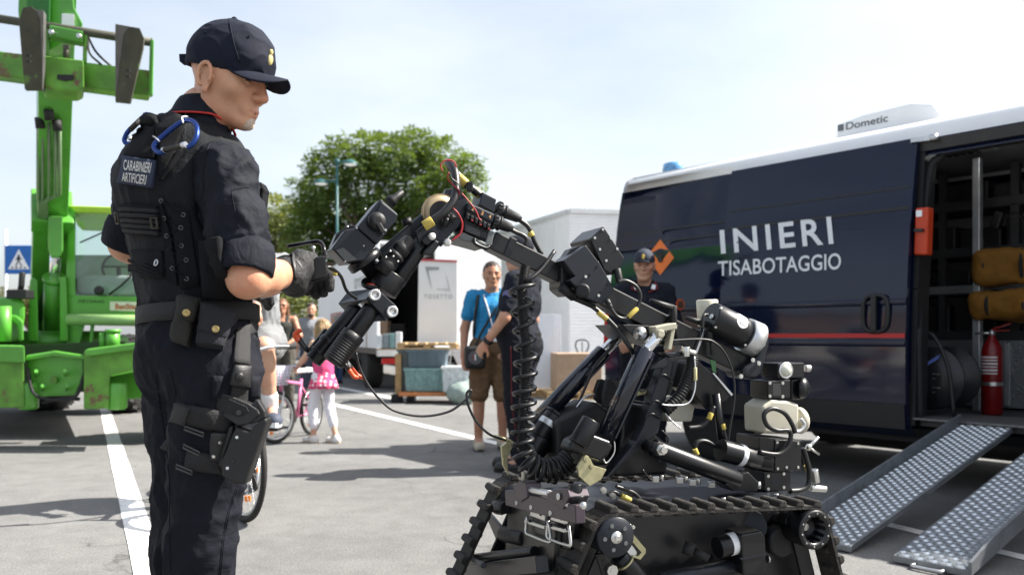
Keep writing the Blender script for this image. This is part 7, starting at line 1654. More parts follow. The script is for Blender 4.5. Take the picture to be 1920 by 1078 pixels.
    for p in ((530, 858), (640, 765), (600, 660), (545, 650), (650, 545)): B('bolt', MB().ball(r_(*kF(*p), .083), .003, 8, 6), M_bolt, cam1, 0)
    # ---------------- second camera clamped on the upper arm
    cam2 = B('camera_body', rpr(kB, [(655, 215), (735, 140), (860, 330), (845, 370), (790, 430), (740, 400)], .085, .16), M_rb, None, .003)
    B('camera_hood', rpr(kB, [(495, 345), (630, 252), (705, 350), (570, 445)], .095, .09), M_rbs, cam2, .003)
    B('camera_lens_recess', rpr(kB, [(505, 330), (540, 275), (590, 255), (625, 252), (500, 345)], .05, .05), M_rb, cam2, .002)
    B('camera_block', rpr(kB, [(530, 460), (705, 345), (800, 515), (725, 605), (640, 570)], .095, .12), M_rbs, cam2, .003)
    c = r_(*kB(610, 525), .10); B('camera_knob', MB().rings([(0, .022), (.014, .022), (.018, .018), (.018, .012)], c, RW-RU*.4, 20), M_rbm, cam2, 0)
    for p in ((730, 160), (682, 210), (778, 212), (712, 278), (815, 275), (750, 345)): bolt(r_(*kB(*p), .0855), .0045, RW, cam2, l=.002)
    for p in ((690, 385), (648, 432), (755, 490), (712, 537)): cyl('hole', r_(*kB(*p), .0945), r_(*kB(*p), .0957), .005, M_dark, cam2, n=10, bv=0)
    for p in ((628, 440), (705, 552)): bolt(r_(*kB(*p), .096), .005, RW, cam2, l=.002)
    B('serial_label', rpr(kB, [(660, 580), (705, 575), (715, 598), (668, 602)], .06, .002), M_truckw, cam2, 0)
    B('camera_clamp', rpr(kB, [(480, 350), (540, 430), (540, 560), (500, 530), (480, 510)], .05, .1), M_rb, cam2, .006)
    B('camera_gland', MB().cyl(r_(*kB(480, 500), .06), r_(*kB(560, 560), .06), .016, n=14).cyl(r_(*kB(550, 560), .06), r_(*kB(680, 620), .06), .010, .008, n=12), M_rbm, cam2, 0)
    cq = cable('camera_cable', [r_(*kB(*p), o) for p, o in (((660, 610), .06), ((740, 675), .07), ((830, 770), .08), ((890, 860), .09), ((950, 960), .06), ((990, 1040), .03))], .0075); cyl('cable_tag', r_(*kB(700, 648), .064), r_(*kB(755, 693), .07), .0095, M_yel, cq)
    cq = cable('camera_cable', [r_(*kB(*p), .11) for p in ((820, 470), (870, 465), (930, 500), (955, 560), (930, 630), (875, 685), (820, 680), (780, 630), (765, 590))], .006); cyl('cable_tag', r_(*kB(935, 628), .11), r_(*kB(880, 682), .11), .0078, M_yel, cq)
    B('plug', MB().cyl(r_(*kB(815, 395), .09), r_(*kB(830, 470), .10), .012, n=12), M_rbm, cam2, .002); cyl('plug', r_(*kB(755, 580), .10), r_(*kB(775, 625), .11), .009, M_rbm, cam2)
    # ---------------- coil cable and corrugated hose hanging from the arm
    path = spline([r_(x, y, .03) for x, y in ((985, 500), (978, 545), (981, 600), (986, 660), (984, 720), (981, 790), (980, 840), (992, 868), (1018, 882), (1048, 876), (1066, 862))], 14)
    # corrugated hose: ribbed lathe along the upper part
    n = len(path); hp_pts = path[:int(n*.62)]; fine = []; 
    for i in range(len(hp_pts)-1):
        for k in range(4): fine.append(hp_pts[i].lerp(hp_pts[i+1], k/4))
    B('corrugated_hose', MB().tube(fine, .014, 12, rs=[.0165 if i % 4 < 2 else .0135 for i in range(len(fine))]), M_rbm, None, 0)
    coil = []; T = 22; pl_ = [0]
    for i in range(n-1): pl_.append(pl_[-1]+(path[i+1]-path[i]).length)
    tot = pl_[-1]; steps = T*14; st = [0]
    for k in range(steps+1):
        f = k/steps; s = min(tot, tot*(.78*(1-(1-f)**2.1)+.22*f))
        i = max(j for j in range(n) if pl_[j] <= s+1e-9); i = min(i, n-2); q = (s-pl_[i])/max(1e-9, pl_[i+1]-pl_[i]); p = path[i].lerp(path[i+1], q); d = (path[i+1]-path[i]).normalized()
        x = (RW-d*RW.dot(d)).normalized(); y = d.cross(x); ang = 2*math.pi*T*f; rr = .0335+.005*mnoise.noise(Vector((f*9, 0, 0))); coil.append(p+(x*math.cos(ang)+y*math.sin(ang))*rr)
    lead = spline([r_(1040, 470, .02), r_(1015, 505, .04), r_(988, 525, .05), coil[6]], 5)
    B('coil_cable', MB().tube(lead[:-1]+coil[6:], .0068, 8), M_cable, None, 0)
    # ribbed conduit on the rear mast and misc leads
    path = spline([r_(*kD(*p), .13) for p in ((290, 60), (285, 120), (262, 190), (225, 260), (165, 320))], 22)
    B('corrugated_hose', MB().tube(path, .018, 12, rs=[.0205 if i % 4 < 2 else .0165 for i in range(len(path))]), M_rbm, None, 0)
    cable('sensor_lead', [r_(*kD(*p), .15) for p in ((300, 70), (305, 150), (300, 230), (270, 285), (200, 295), (150, 290))], .0025, M_alu); cyl('cable_tag', r_(*kD(304, 120), .15), r_(*kD(305, 180), .15), .0055, MATS['tag_cream'])
    cable('long_lead', [r_(*kD(*p), .10) for p in ((130, 0), (330, -10), (400, 10), (450, 70), (480, 160), (485, 260), (465, 400), (455, 470))], .0035)
    B('sensor_fittings', MB().cyl(r_(*kD(235, 35), .12), r_(*kD(300, 55), .12), .010, n=10).cyl(r_(*kD(262, 25), .13), r_(*kD(262, 70), .13), .013, n=10), M_bolt, None, .001)
    # cable ties on the mast leg
    for y in (170, 290, 350):
        a = r_(*kD(100+(350-y)*.30, y), .12); cable('cable_tie', [a-RU*.02, a+RW*.008+ZZ*.012, a+RU*.035-ZZ*.005], .003, M_cable)
    cable('cable_tie', [r_(*kD(165, 330), .13), r_(*kD(200, 370), .14), r_(*kD(238, 402), .15)], .0025, M_alu)
    # hinged black flap, grey beige unit behind
    B('flap_box', rpr(kH, [(300, 560), (430, 670), (600, 850), (560, 900), (380, 980), (280, 850), (240, 800)], .05, .12), M_rb, None, .004); B('flap_edge', rpr(kH, [(430, 670), (445, 668), (605, 850), (590, 862)], .056, .01), M_alu, None, 0); B('flap_tag', rpr(kH, [(412, 555), (458, 570), (462, 670), (432, 655)], .05, .004), mat('tag_green', (.05, .16, .06), .5), None, 0)
    B('beige_unit', rpr(kD, [(150, 290), (250, 255), (305, 300), (290, 370), (180, 370)], .0, .10), M_beige, None, .006)
    B('rear_leg', MB().cyl(r_(*kD(400, 240), .08), r_(*kD(430, 480), .08), .014, n=12), M_rb, None, 0)
    for p, q in (((430, 380), (436, 405)), ((378, 330), (366, 360)), ((300, 495), (312, 522)), ((668, 520), (690, 512)), ((815, 570), (828, 600))): cyl('cable_tag', r_(*kD(*p), .09), r_(*kD(*q), .09), .0088, M_yel)
    cable('rear_cable', [r_(*kD(*p), .085) for p in ((415, 300), (425, 380), (445, 460))], .008); cable('rear_cable', [r_(*kD(*p), .085) for p in ((390, 300), (370, 350), (330, 390), (270, 400))], .008); cable('rear_cable', [r_(*kD(*p), .085) for p in ((305, 520), (310, 470), (350, 460), (410, 490))], .008)
    for pts in (((130, 560), (160, 500), (180, 450), (150, 410)), ((60, 590), (100, 640), (150, 640)), ((20, 180), (60, 230), (130, 170)), ((0, 270), (60, 280), (100, 290))): cable('small_lead', [r_(*kD(*p), .10) for p in pts], .0035)
    cyl('cable_tag', r_(*kD(15, 245), .06), r_(*kD(95, 225), .06), .008, MATS['tag_cream'])
    # long strut and turret motor at the rear
    s0 = r_(*kD(110, 490), .15); s1 = r_(*kD(500, 640), .15); B('strut', MB().cyl(s0, s1, .028, n=24), M_rb, None, .002); B('strut_eye', MB().rings([(-.04, .02), (.04, .02)], s0, RW, 18), M_rb, None, 0); B('strut_nut', MB().cyl(s0+RW*.04, s0+RW*.055, .018, n=6).cyl(s0+RW*.055, s0+RW*.07, .011, n=12), M_bolt, None, .001)
    B('strut_base', rpr(kD, [(510, 610), (550, 600), (600, 650), (590, 690), (480, 690), (440, 660)], .17, .10), M_rb, None, .004); bolt(r_(*kD(588, 662), .14), .013, RU+RW, None, l=.012)
    mt2 = cyl('turret_motor', r_(*kD(420, 500), .12), r_(*kD(590, 545), .12), .036, M_rb); cyl('motor_label', r_(*kD(500, 521), .12), r_(*kD(522, 527), .12), .0366, M_truckw, mt2); cyl('motor_cap', r_(*kD(590, 545), .12), r_(*kD(650, 555), .12), .022, M_rbm, mt2)
    for t_, y in ((120, 635), (230, 640), (290, 650), (380, 660)):
        B('deck_fitting', MB().box(r_(*kD(t_, y), .12), (.022, .02, .022)), M_bolt, None, .003); cyl('deck_stud', r_(*kD(t_+30, y+10), .10), r_(*kD(t_+30, y-18), .10), .006, M_bolt)
    # rear mast: black box, beige pan head, camera box, lamp
    bx = B('mast_box', rpr(kD, [(600, 440), (690, 445), (795, 455), (795, 595), (670, 602), (600, 590)], .13, .13), M_rb, None, .004)
    B('mast_cover', rpr(kD, [(672, 452), (792, 460), (792, 592), (672, 598)], .134, .006), M_rb, bx, .002)
    for p in ((682, 465), (778, 470), (778, 580), (684, 586), (725, 580)): bolt(r_(*kD(*p), .1345), .005, RW, bx, l=.002)
    B('mast_foot', rpr(kD, [(620, 600), (745, 600), (745, 690), (625, 690)], .12, .11), M_rb, None, .003)
    for p in ((640, 620), (640, 680), (712, 610), (712, 672)): bolt(r_(*kD(*p), .1205), .006, RW, bx, l=.002)
    B('rating_plate', rpr(kD, [(655, 630), (697, 630), (697, 658), (655, 658)], .1205, .001), M_rbs, bx, 0)
    ph = B('pan_head', rpr(kD, [(615, 300), (660, 270), (740, 275), (785, 290), (785, 410), (770, 430), (620, 425)], .12, .11), M_beige, None, .012, 3)
    for x, o in ((607, .11), (775, .11)): B('pan_cap', MB().rings([(-.01, .042), (.012, .046), (.02, .040), (.022, .01)], r_(*kD(x, 365), .065), RU*(-1 if x < 700 else 1), 24), M_beige, ph, 0)
    cable('pan_cable', [r_(*kD(*p), .15) for p in ((765, 420), (750, 380), (715, 330), (660, 310), (622, 335), (635, 385), (680, 410), (730, 410), (745, 430), (735, 480), (700, 515), (660, 520), (600, 510))], .0078)
    cable('pan_cable', [r_(*kD(*p), .12) for p in ((790, 355), (808, 385), (790, 410), (770, 415))], .006, M_alu)
    c2 = B('mast_camera', rpr(kD, [(640, 182), (745, 175), (745, 262), (640, 262)], .115, .10), M_rb, None, .004); B('mast_camera_back', rpr(kD, [(748, 178), (810, 170), (808, 268), (748, 268)], .10, .08), M_rb, c2, .004)
    for p in ((648, 192), (707, 192), (648, 252), (707, 254)): bolt(r_(*kD(*p), .1155), .006, RW, c2, l=.002)
    B('camera_glass', rpr(kD, [(662, 195), (700, 193), (700, 250), (662, 250)], .1155, .001), MATS['lens_glass'], c2, 0)
    B('camera_dome', MB().rings([(0, .036), (.012, .034), (.022, .02), (.024, .005)], r_(*kD(795, 215), .10), RW+RU*.6, 20), M_rb, c2, 0)
    lm = B('mast_lamp', rpr(kD, [(685, 100), (808, 97), (808, 170), (685, 170)], .105, .09), M_rb, None, .004); lc = r_(*kD(722, 134), .106)
    B('lamp_reflector', MB().rings([(0, .028), (.003, .028), (.003, .022), (-.012, .008)], lc, RW, 24, False), M_aluc, lm, 0); B('lamp_lens', MB().ball(lc-RW*.004, (.022, .022, .022), 14, 10), mat('lamp_clear', (.66, .66, .55), .1, coat=1), lm, 0)
    cyl('lamp_knob', r_(*kD(810, 124), .06), r_(*kD(832, 124), .06), .012, M_bolt, lm); cyl('lamp_back', r_(*kD(665, 130), .05), r_(*kD(690, 130), .05), .025, M_rb, lm)
    # rear whip clamps and leads
    cable('rear_cable', [r_(*kD(*p), .10) for p in ((800, 490), (815, 540), (830, 600), (825, 660), (790, 685), (740, 690))], .010)
    B('aerial_clamp', MB().tube([r_(*kD(825, 490), .05), r_(*kD(872, 442), .05)], .006, 8).tube([r_(*kD(825, 485), .05), r_(*kD(875, 520), .05)], .004, 8).ball(r_(*kD(828, 487), .05), .012, 10, 8), M_bolt, None, 0)
    B('rear_coupling', MB().cyl(r_(*kD(850, 590), .02), r_(*kD(860, 650), .02), .016, n=12).cyl(r_(*kD(835, 675), .02), r_(*kD(905, 680), .02), .012, n=10), M_bolt, None, .002)
    cyl('rear_axle', r_(*kD(690, 830), .22), r_(*kD(760, 835), .30), .03, M_rb); B('rear_knob', MB().rings([(0, .05), (.03, .052), (.04, .045)], r_(*kD(675, 910), .235), RW, 20), M_rbm, None, 0)
    # leads on the deck
    for pts, tg in ((((1560, 150), (1620, 170), (1720, 210), (1780, 265)), None), (((1480, 230), (1540, 200), (1600, 230), (1700, 280)), ((1605, 232), (1690, 275)))):
        cq = cable('deck_lead', [r_(*kI(*p), .18) for p in pts], .006)
        if tg: cyl('cable_tag', r_(*kI(*tg[0]), .182), r_(*kI(*tg[1]), .182), .0085, M_yel, cq)
    for p in ((1440, 185), (1525, 235)): bolt(r_(*kI(*p), .20), .010, RW, None, l=.01)
    cq = cable('actuator_lead', [r_(*kE(*p), -.05) for p in ((330, 780), (380, 740), (440, 600), (500, 470), (560, 400), (620, 330))], .005)
    cable('actuator_lead', [r_(*kE(*p), .13) for p in ((600, 860), (600, 930), (560, 985), (540, 960))], .0025, M_alu); cable('thin_lead', [r_(*kE(*p), -.04) for p in ((400, 690), (440, 640), (495, 620))], .003, M_alu)
    cq = cable('motor_lead', [r_(*kE(*p), -.06) for p in ((300, 810), (330, 790), (375, 790), (375, 830), (320, 850))], .006); cyl('cable_tag', r_(*kE(330, 845), -.058), r_(*kE(372, 815), -.058), .008, M_yel, cq)
    return root
ROBOT = robot()
# ================================================================== THE OFFICER IN FRONT
def fold(p, a, f, st=(1, 1, .45), ridge=.0, off=0.0):
    q = Vector((p.x*f*st[0]+off, p.y*f*st[1], p.z*f*st[2])); n = mnoise.noise(q)
    r = (1-abs(mnoise.noise(q*1.7+Vector((3, 1, 7)))))**3 if ridge else 0
    return a*n+ridge*(r-.35)
def officer():
    D0 = 2.05; F = Vector((.78, .62, 0)).normalized(); Rr = Vector((F.y, -F.x, 0)); U = Vector((0, 0, 1))
    skin = m_skin('skin_officer', (.51, .275, .170))
    hax = axes((.955, -.29, 0), R(-14)); hc = W(423, 155, D0); neck = W(384, 226, D0+.0)
    shR = W(424, 328, 1.935); elR = W(464, 522, 1.885); wrR = W(545, 512, 2.07); shL = W(292, 318, 2.20); elL = W(238, 458, 2.22); wrL = W(400, 540, 2.36)
    pel = W(374, 655, D0+.01); wai = W(368, 555, D0+.01); che = W(352, 350, D0+.02); nb = W(360, 292, D0+.01)
    hipR = W(408, 705, 1.99); knR = W(374, 1020, 2.0); anR = W(364, 1335, 2.03); hipL = W(352, 705, 2.11); knL = W(347, 1020, 2.12); anL = W(343, 1310, 2.14)
    # ---- skin: head in fine cells, limbs in coarser ones, one mesh
    S = SDF(); L = head_sdf(S, hc, hax, 1.0, neck, under=False, eary=.004, earz=-.008, ch=.014, jaw=.96, cran=((0, -.002, .045), (.075, .090, .085)))
    S.cone(L(0, .094, .012), L(0, .113, -.022), .0080, .0085, .008)
    V1, F1 = S.mesh(.0032)
    S = SDF()
    S.ec(che, nb, Rr, (.15, .105), (.10, .07), .04); S.ec(wai, che, Rr, (.135, .098), (.15, .105), .04); S.ec(pel, wai, Rr, (.15, .11), (.135, .10), .04)
    S.cone(nb, neck+Vector((0, 0, .02)), .075, .06, .04)
    for sh, el, wr in ((shR, elR, wrR), (shL, elL, wrL)):
        S.cone(nb, sh, .05, .055, .04); S.cone(sh, el, .053, .043, .02); f = (wr-el)
        S.cone(el, el+f*.35, .042, .044, .02); S.cone(el+f*.35, wr, .043, .030, .02)
    for hp_, kn, an in ((hipR, knR, anR), (hipL, knL, anL)): S.cone(hp_, kn, .088, .056, .03); S.cone(kn, an, .055, .04, .03)
    hd = (W(605, 500, 2.24)-wrR).normalized(); S.cone(wrR, wrR+hd*.05, .028, .024, .02); hdL = (W(560, 530, 2.42)-wrL).normalized(); S.cone(wrL, wrL+hdL*.05, .028, .024, .02)
    V2, F2 = S.mesh(.0062)
    body = np_object('person', np.concatenate([V1, V2]), np.concatenate([F1, F2+len(V1)]), skin)
    tag(body, 'officer in black tactical vest and navy cap working the robot controller', 'person')
    P = body
    # face details
    mb = MB()
    for x in (-1, 1): mb.ball(L(x*.031, .084, .008), (.012, .005, .0030), 12, 8, Matrix(hax).transposed())
    mb.build('eyes', mat('eye_lash', (.09, .055, .04), .4), P)
    mb = MB()
    for x in (-1, 1): mb.tube([L(x*.014, .093, .026), L(x*.032, .093, .030), L(x*.050, .079, .025)], .004, 6)
    mb.build('eyebrows', mat('brow_brown', (.10, .065, .045), .7), P)
    mb = MB(); mb.tube([L(-.022, .086, -.0595), L(0, .0995, -.0585), L(.022, .086, -.0595)], .0032, 6); mb.build('mouth', mat('lip_officer', (.30, .12, .09), .5), P)
    M3h = np.array(hax).T
    S = SDF(); S.ell(L(0, .0787, -.0848), (.0225, .0205, .0186), M3h, .01); S.ell(L(0, .083, -.074), (.011, .0125, .010), M3h, .01); V_, F_ = S.mesh(.0032); o = np_object('goatee', V_, F_, mat('goatee_grey', (.46, .37, .30), .8, var=.35, scale=260), P); displace(o, lambda p, n: .0016*mnoise.noise(p*260))
    # cap
    M_cap = mat('cap_twill', (.0060, .0085, .019), .8, var=.2, scale=40, bump=.14, bscale=420, spec=.25)
    cap = make_cap(L, hax, 1.0, P, M_cap, None, .0034, fy=.90, dy=.006, drop=.004, cutz=.018, bz=.036, arch=.022)
    mb = MB(); mb.ball(L(.0, .1085, .070), (.010, .005, .013), 12, 8, Matrix(hax).transposed()); mb.ball(L(.0, .1065, .088), (.006, .005, .008), 10, 8, Matrix(hax).transposed()); mb.build('cap_badge', mat('badge_thread', (.50, .42, .18), .7, var=.25, scale=200), cap)
    displace(cap, lambda p, n: fold(p, .0022, 16, (1, 1, 1), .003))
    for x in (-1, 0, 1):     # seams and vent eyelets
        pts = []
        for i in range(11):
            a = i/10*math.pi*.47; pts.append(L(.0868*math.sin(a)*math.sin(R(55*x+0 if x else 0)) if x else 0, .0+ (.0985*math.sin(a)*math.cos(R(55*x)) if x else .1045*math.sin(a)) , .048+.1005*math.cos(a)))
        mb = MB(); mb.tube(pts, .0012, 5); mb.build('cap_seam', M_cap, cap)
    bc = BVHTree.FromPolygons([v.co.copy() for v in cap.data.vertices], [tuple(p.vertices) for p in cap.data.polygons])
    pts = []
    for i in range(13):
        p, n = hit(bc, 430+i*.6+ (i**1.5)*.30, 38+i*6.6)
        if p: pts.append(p+n*.0012)
    mb = MB(); mb.tube(pts, .0013, 5); mb.build('cap_seam', M_cap, cap)
    for px, py in ((384, 62), (466, 70)):
        p, n = hit(bc, px, py)
        if p is None: continue
        mb = MB(); mb.tube([p+n*.001+(frame(n)[0]*math.cos(t)+frame(n)[1]*math.sin(t))*.003 for t in [2*math.pi*i/12 for i in range(12)]], .0009, 5, True); mb.build('vent_eyelet', M_cap, cap)
    mb = MB(); mb.prism([W(x, y, D0-.01) for x, y in ((335, 101), (352, 101), (352, 117), (336, 116))], (0, .03, 0)); mb.build('cap_strap', M_cap, cap, bevel=.002)
    # ---- shirt
    M_shirt = mat('shirt_cloth', (.0066, .0082, .0138), .8, var=.25, scale=30, crease=.22, bump=.10, bscale=420, spec=.25)
    S = SDF(); S.ec(che, nb, Rr, (.160, .115), (.115, .070), .04); S.ec(wai, che, Rr, (.15, .112), (.160, .115), .04); S.cone(nb+U*.03, neck-U*.01, .07, .062, .04)
    for sh, el, t in ((shR, elR, .80), (shL, elL, .88)):
        S.cone(nb+U*.02, sh, .055, .060, .04); S.cone(sh, sh.lerp(el, .45), .061, .060, .03); S.cone(sh.lerp(el, .45), sh.lerp(el, t), .060, .054, .03)
    V_, F_ = S.mesh(.0062); shirt = np_object('shirt', V_, F_, M_shirt, P)
    displace(shirt, lambda p, n: fold(p, .006, 10, (1, 1, 1.1), .011)+fold(p, .0016, 26, (1, 1, 1.2), .003, 4))
    # rolled cuffs
    for sh, el, t in ((shR, elR, .86), (shL, elL, .92)):
        d = (el-sh).normalized(); c = sh.lerp(el, t); tilt = (d+F*(-.25 if sh is shR else 0)).normalized(); x, y, z = frame(tilt)
        rows = []
        for a, r in ((-.040, .050), (-.038, .062), (-.018, .065), (.006, .065), (.026, .062), (.031, .058), (.029, .052), (.0, .047)):
            rows.append([c+tilt*a*1.05+(x*math.cos(q)+y*math.sin(q))*(r*(1+.035*math.sin(3*q+a*40)+.02*math.sin(7*q))) for q in [2*math.pi*i/40 for i in range(41)]])
        mb = MB(); mb.grid(rows); mb.build('rolled_cuff', M_shirt, P)
    # collar with red piping
    ctop = W(387, 195, D0); cbot = W(376, 229, D0+.01); rows = []; pip = []; n = 44
    for j in range(5):
        t = j/4; c = ctop.lerp(cbot, t); row = []
        for i in range(n+1):
            a = R(22+(360-44)*i/n); r = .062+.027*t**1.3; d = F*math.cos(a)+Rr*math.sin(a)
            front = max(0, math.cos(a)); z = -.020*front*t-.012*front+(.008*(1-front) if t < .3 else 0)
            row.append(c+d*r*(1-.10*front*t)+U*z)
        rows.append(row)
    mb = MB(); mb.grid(rows); co = mb.build('collar', M_shirt, P, fix=False); co.modifiers.new('s', 'SOLIDIFY').thickness = .004
    mb = MB(); mb.tube([p+U*.001 for p in rows[-1]], .0024, 6); mb.build('collar_piping', mat('piping_red', (.50, .028, .02), .6), P)
    # ---- vest
    M_vest = mat('vest_cordura', (.0048, .0053, .0070), .85, var=.25, scale=40, bump=.5, bscale=420, spec=.25); M_vest2 = mat('vest_mesh', (.0052, .0066, .0090), .8, var=.25, scale=40, crease=.22, bump=.3, bscale=350, spec=.3)
    S = SDF(); S.ec(che+U*.01, nb, Rr, (.178, .155), (.145, .088), .03); S.ec(wai+U*.03, che, Rr, (.160, .125), (.180, .158), .04); S.ec(wai-U*.02, wai+U*.03, Rr, (.158, .118), (.160, .125), .03)
    S.cone(shR+U*.045-Rr*.05-F*.03, nb+U*.03+Rr*.05+F*.03, .030, .030, .03); S.cone(shL+U*.050+Rr*.05-F*.03, nb+U*.03-Rr*.05+F*.03, .030, .030, .03); S.cone(nb-F*.06+Rr*.08+U*.035, nb-F*.06-Rr*.08+U*.035, .04, .04, .03)
    S.ell(neck+U*.03, (.082, .082, .075), None, .02, 's'); S.cut(W(368, 582, D0), (0, 0, -1))
    for sh in (shR, shL):
        q = sh-U*.02; S.cone(sh+U*.0, sh-U*.09, .060, .062, .02, 's')
    V_, F_ = S.mesh(.0062); vest = np_object('tactical_vest', V_, F_, M_vest2, P)
    displace(vest, lambda p, n: fold(p, .006, 10, (1, 1, .5), .007)+fold(p, .002, 34, (1, 1, .5)))
    # ---- trousers
    M_tr = mat('trouser_cloth', (.0062, .0072, .0120), .82, var=.22, scale=30, crease=.22, bump=.10, bscale=420, spec=.22)
    S = SDF(); S.ec(pel, wai-U*.02, Rr, (.165, .128), (.148, .114), .04)
    S.ell(pel-F*.03-U*.01, (.118, .118, .11), None, .05)
    for hp_, kn, an in ((hipR, knR, anR), (hipL, knL, anL)): S.cone(hp_, kn, .100, .072, .035); S.cone(kn, an, .072, .068, .035)
    S.cut(wai, (0, 0, 1)); S.cut(Vector((0, 0, .07)), (0, 0, -1))
    V_, F_ = S.mesh(.0065); tro = np_object('trousers', V_, F_, M_tr, P)
    displace(tro, lambda p, n: fold(p, .008, 7, (1, 1, .8), .013, 2)+fold(p, .0014, 20, (1, 1, .8), .003))
    for an, kn in ((anR, knR), (anL, knL)):
        S = SDF(); d = F; z = .05; h = Vector((an.x, an.y, z)); S.cone(h-d*.06, h+d*.17, .048, .042, .02); S.cone(h, h+U*.14, .052, .055, .03); S.cut((0, 0, .003), (0, 0, -1)); V_, F_ = S.mesh(.008); np_object('boot', V_, F_, M_boot, P)
    BV = bvh_of(vest, shirt); BT = bvh_of(tro); BVT = bvh_of(vest, tro, shirt); BVO = bvh_of(vest)
    kq = lambda x, y: (200+.3155*x, 300+.3155*y); kr = lambda x, y: (205+.2133*x, 330+.2133*y); kt = lambda x, y: (240+.2226*x, 520+.2226*y); k3 = lambda x, y: (200+.4436*x, 600+.4436*y); k1 = lambda x, y: (205+.15776*x, 170+.15776*y); k4 = lambda x, y: (490+.12987*x, 430+.12987*y)
    Q = lambda k, *p: [k(*q) for q in p]       # BL BR TR TL
    # patch with lettering on the back
    M_patch = mat('patch_navy', (.020, .028, .055), .8, var=.12, scale=60, bump=.3, bscale=300)
    patch, _, _ = drape(BVO, [(224, 344), (287, 354), (297, 303), (236, 294)], 10, 6, .004, .004, 'name_patch', M_patch, vest)
    BP = bvh_of(patch)
    M_thr = mat('thread_white', (.62, .61, .57), .8, var=.15, scale=200)
    drape_text(BP, 'CARABINIERI', [(232, 319), (281, 325), (285, 306), (233, 300)], .0012, 'lettering', M_thr, patch, .006, 1.0)
    drape_text(BP, 'ARTIFICIERI', [(229, 340), (273, 347), (276, 329), (230, 323)], .0012, 'lettering', M_thr, patch, .006, 1.0)
    D = lambda name, q, m=M_vest, p=vest, nu=8, nv=6, off=.003, th=.003, puff=0, bvh=BVO, rnd=0: drape(bvh, q, nu, nv, off, th, name, m, p, puff, rnd)[0]
    # webbing panels and straps on the back
    D('webbing_panel', Q(kr, (165, 505), (455, 530), (435, 260), (115, 245)), th=.005)
    for i in range(5): D('webbing_row', Q(kr, (130+i*8, 300+i*48), (440+i*4, 318+i*50), (436+i*4, 286+i*50), (122+i*8, 268+i*48)), mat('webbing', (.012, .012, .015), .8, bump=.6, bscale=500), nv=2, off=.008, th=.003)
    D('webbing_panel', Q(kr, (300, 900), (490, 870), (480, 660), (220, 650)), th=.005)
    D('side_panel', Q(kr, (640, 1000), (800, 960), (700, 300), (545, 250)), th=.004)
    D('side_panel', Q(kr, (520, 900), (610, 960), (560, 560), (460, 200)), th=.004)
    D('shoulder_strap', Q(k1, (620, 1060), (760, 800), (930, 330), (560, 420)), nu=6, nv=8, th=.006)
    D('back_yoke', Q(k1, (200, 790), (560, 830), (560, 440), (360, 440)), nu=8, nv=6, th=.004)
    D('strap_fold', Q(k1, (400, 450), (590, 410), (600, 330), (400, 330)), nu=4, nv=3, th=.012, puff=.01)
    D('arm_edge', Q(k1, (590, 1070), (640, 1070), (900, 720), (850, 700)), nu=3, nv=8, th=.006, bvh=BV)
    for i in range(5):       # cords bundled round the waist
        y = 745+i*24; pts = []
        for j in range(9):
            x = 200+j*(30+i*1.5); p, n_ = hit(BVO, *kr(x, y+14*math.sin(j*.8+i)+j*6)); 
            if p: pts.append(p+n_*.007)
        if len(pts) > 3: mb = MB(); mb.tube(spline(pts, 3), .0038, 6); mb.build('cord', M_vest, vest)
    # side lacing with eyelets
    eye = [(472, 218), (658, 342), (500, 370), (632, 458), (520, 530), (648, 615), (540, 660), (680, 742), (565, 810), (690, 905)]; prev = None; pts = []
    for x, y in eye:
        p, n_ = hit(BVO, *kr(x, y)); p = p+n_*.007; a, b, _ = frame(n_); pts.append(p)
        mb = MB(); mb.tube([p+(a*math.cos(t)+b*math.sin(t))*.0042 for t in [2*math.pi*i/12 for i in range(12)]], .0011, 6, True); mb.build('eyelet', mat('eyelet_dark', (.16, .16, .16), .4, metal=.8), vest)
    mb = MB(); mb.tube(pts, .0026, 6); mb.build('lacing', M_vest, vest)
    p, n_ = hit(BVO, *kr(440, 775)); a, b, _ = frame(n_); p = p+n_*.01; mb = MB(); mb.tube([p+(a*math.cos(t)+b*math.sin(t)*1.5)*.0045 for t in [2*math.pi*i/14 for i in range(14)]], .0018, 6, True); mb.build('ring', M_steel, vest)
    for q in (((390, 365), (455, 460)), ((90, 315), (130, 415))):      # plastic slides
        (x0, y0), (x1, y1) = q; pts = []
        for x, y in ((x0, y0), (x1-15, y0), (x1, y1), (x0+20, y1)):
            p, n_ = hit(BVO, *kr(x, y)); p = p if p else W(*kr(x, y), 2.1); n_ = n_ or -F; pts.append(p+n_*.012)
        mb = MB(); mb.tube(pts, .0028, 6, True); mb.build('strap_slide', mat('slide_olive', (.035, .033, .022), .5), vest)
    # big side pouch
    sp = D('side_pouch', Q(kr, (830, 1080), (1080, 1085), (1000, 540), (795, 560)), M_vest, P, 8, 10, .004, .022, .012, BVT, .006)
    # two carabiners
    M_bl = mat('anodised_blue', (.020, .050, .21), .28, metal=.7, var=.1); M_gate = mat('gate_black', (.03, .028, .022), .5, bump=.6, bscale=300)
    def on(px, py, up=.014, bv=BV):
        p, n_ = hit(bv, px, py); return (p+n_*up) if p else W(px, py, 2.03)
    root = thing('carabiner', on(*k1(700, 600)), 'blue carabiner clipped on the officer right shoulder strap', 'carabiner', 'blue carabiners')
    cpl = [(645, 735), (580, 735), (535, 690), (540, 640), (590, 585), (700, 490), (820, 400), (900, 360), (970, 360), (1030, 410), (1045, 490), (1030, 570), (985, 640), (930, 680)]
    base = [on(*k1(*q), .012) for q in cpl]; c0 = sum(base, Vector())/len(base); nn = Vector((-.35, -.85, .4)).normalized()   # the ring is flat: put its points on one plane
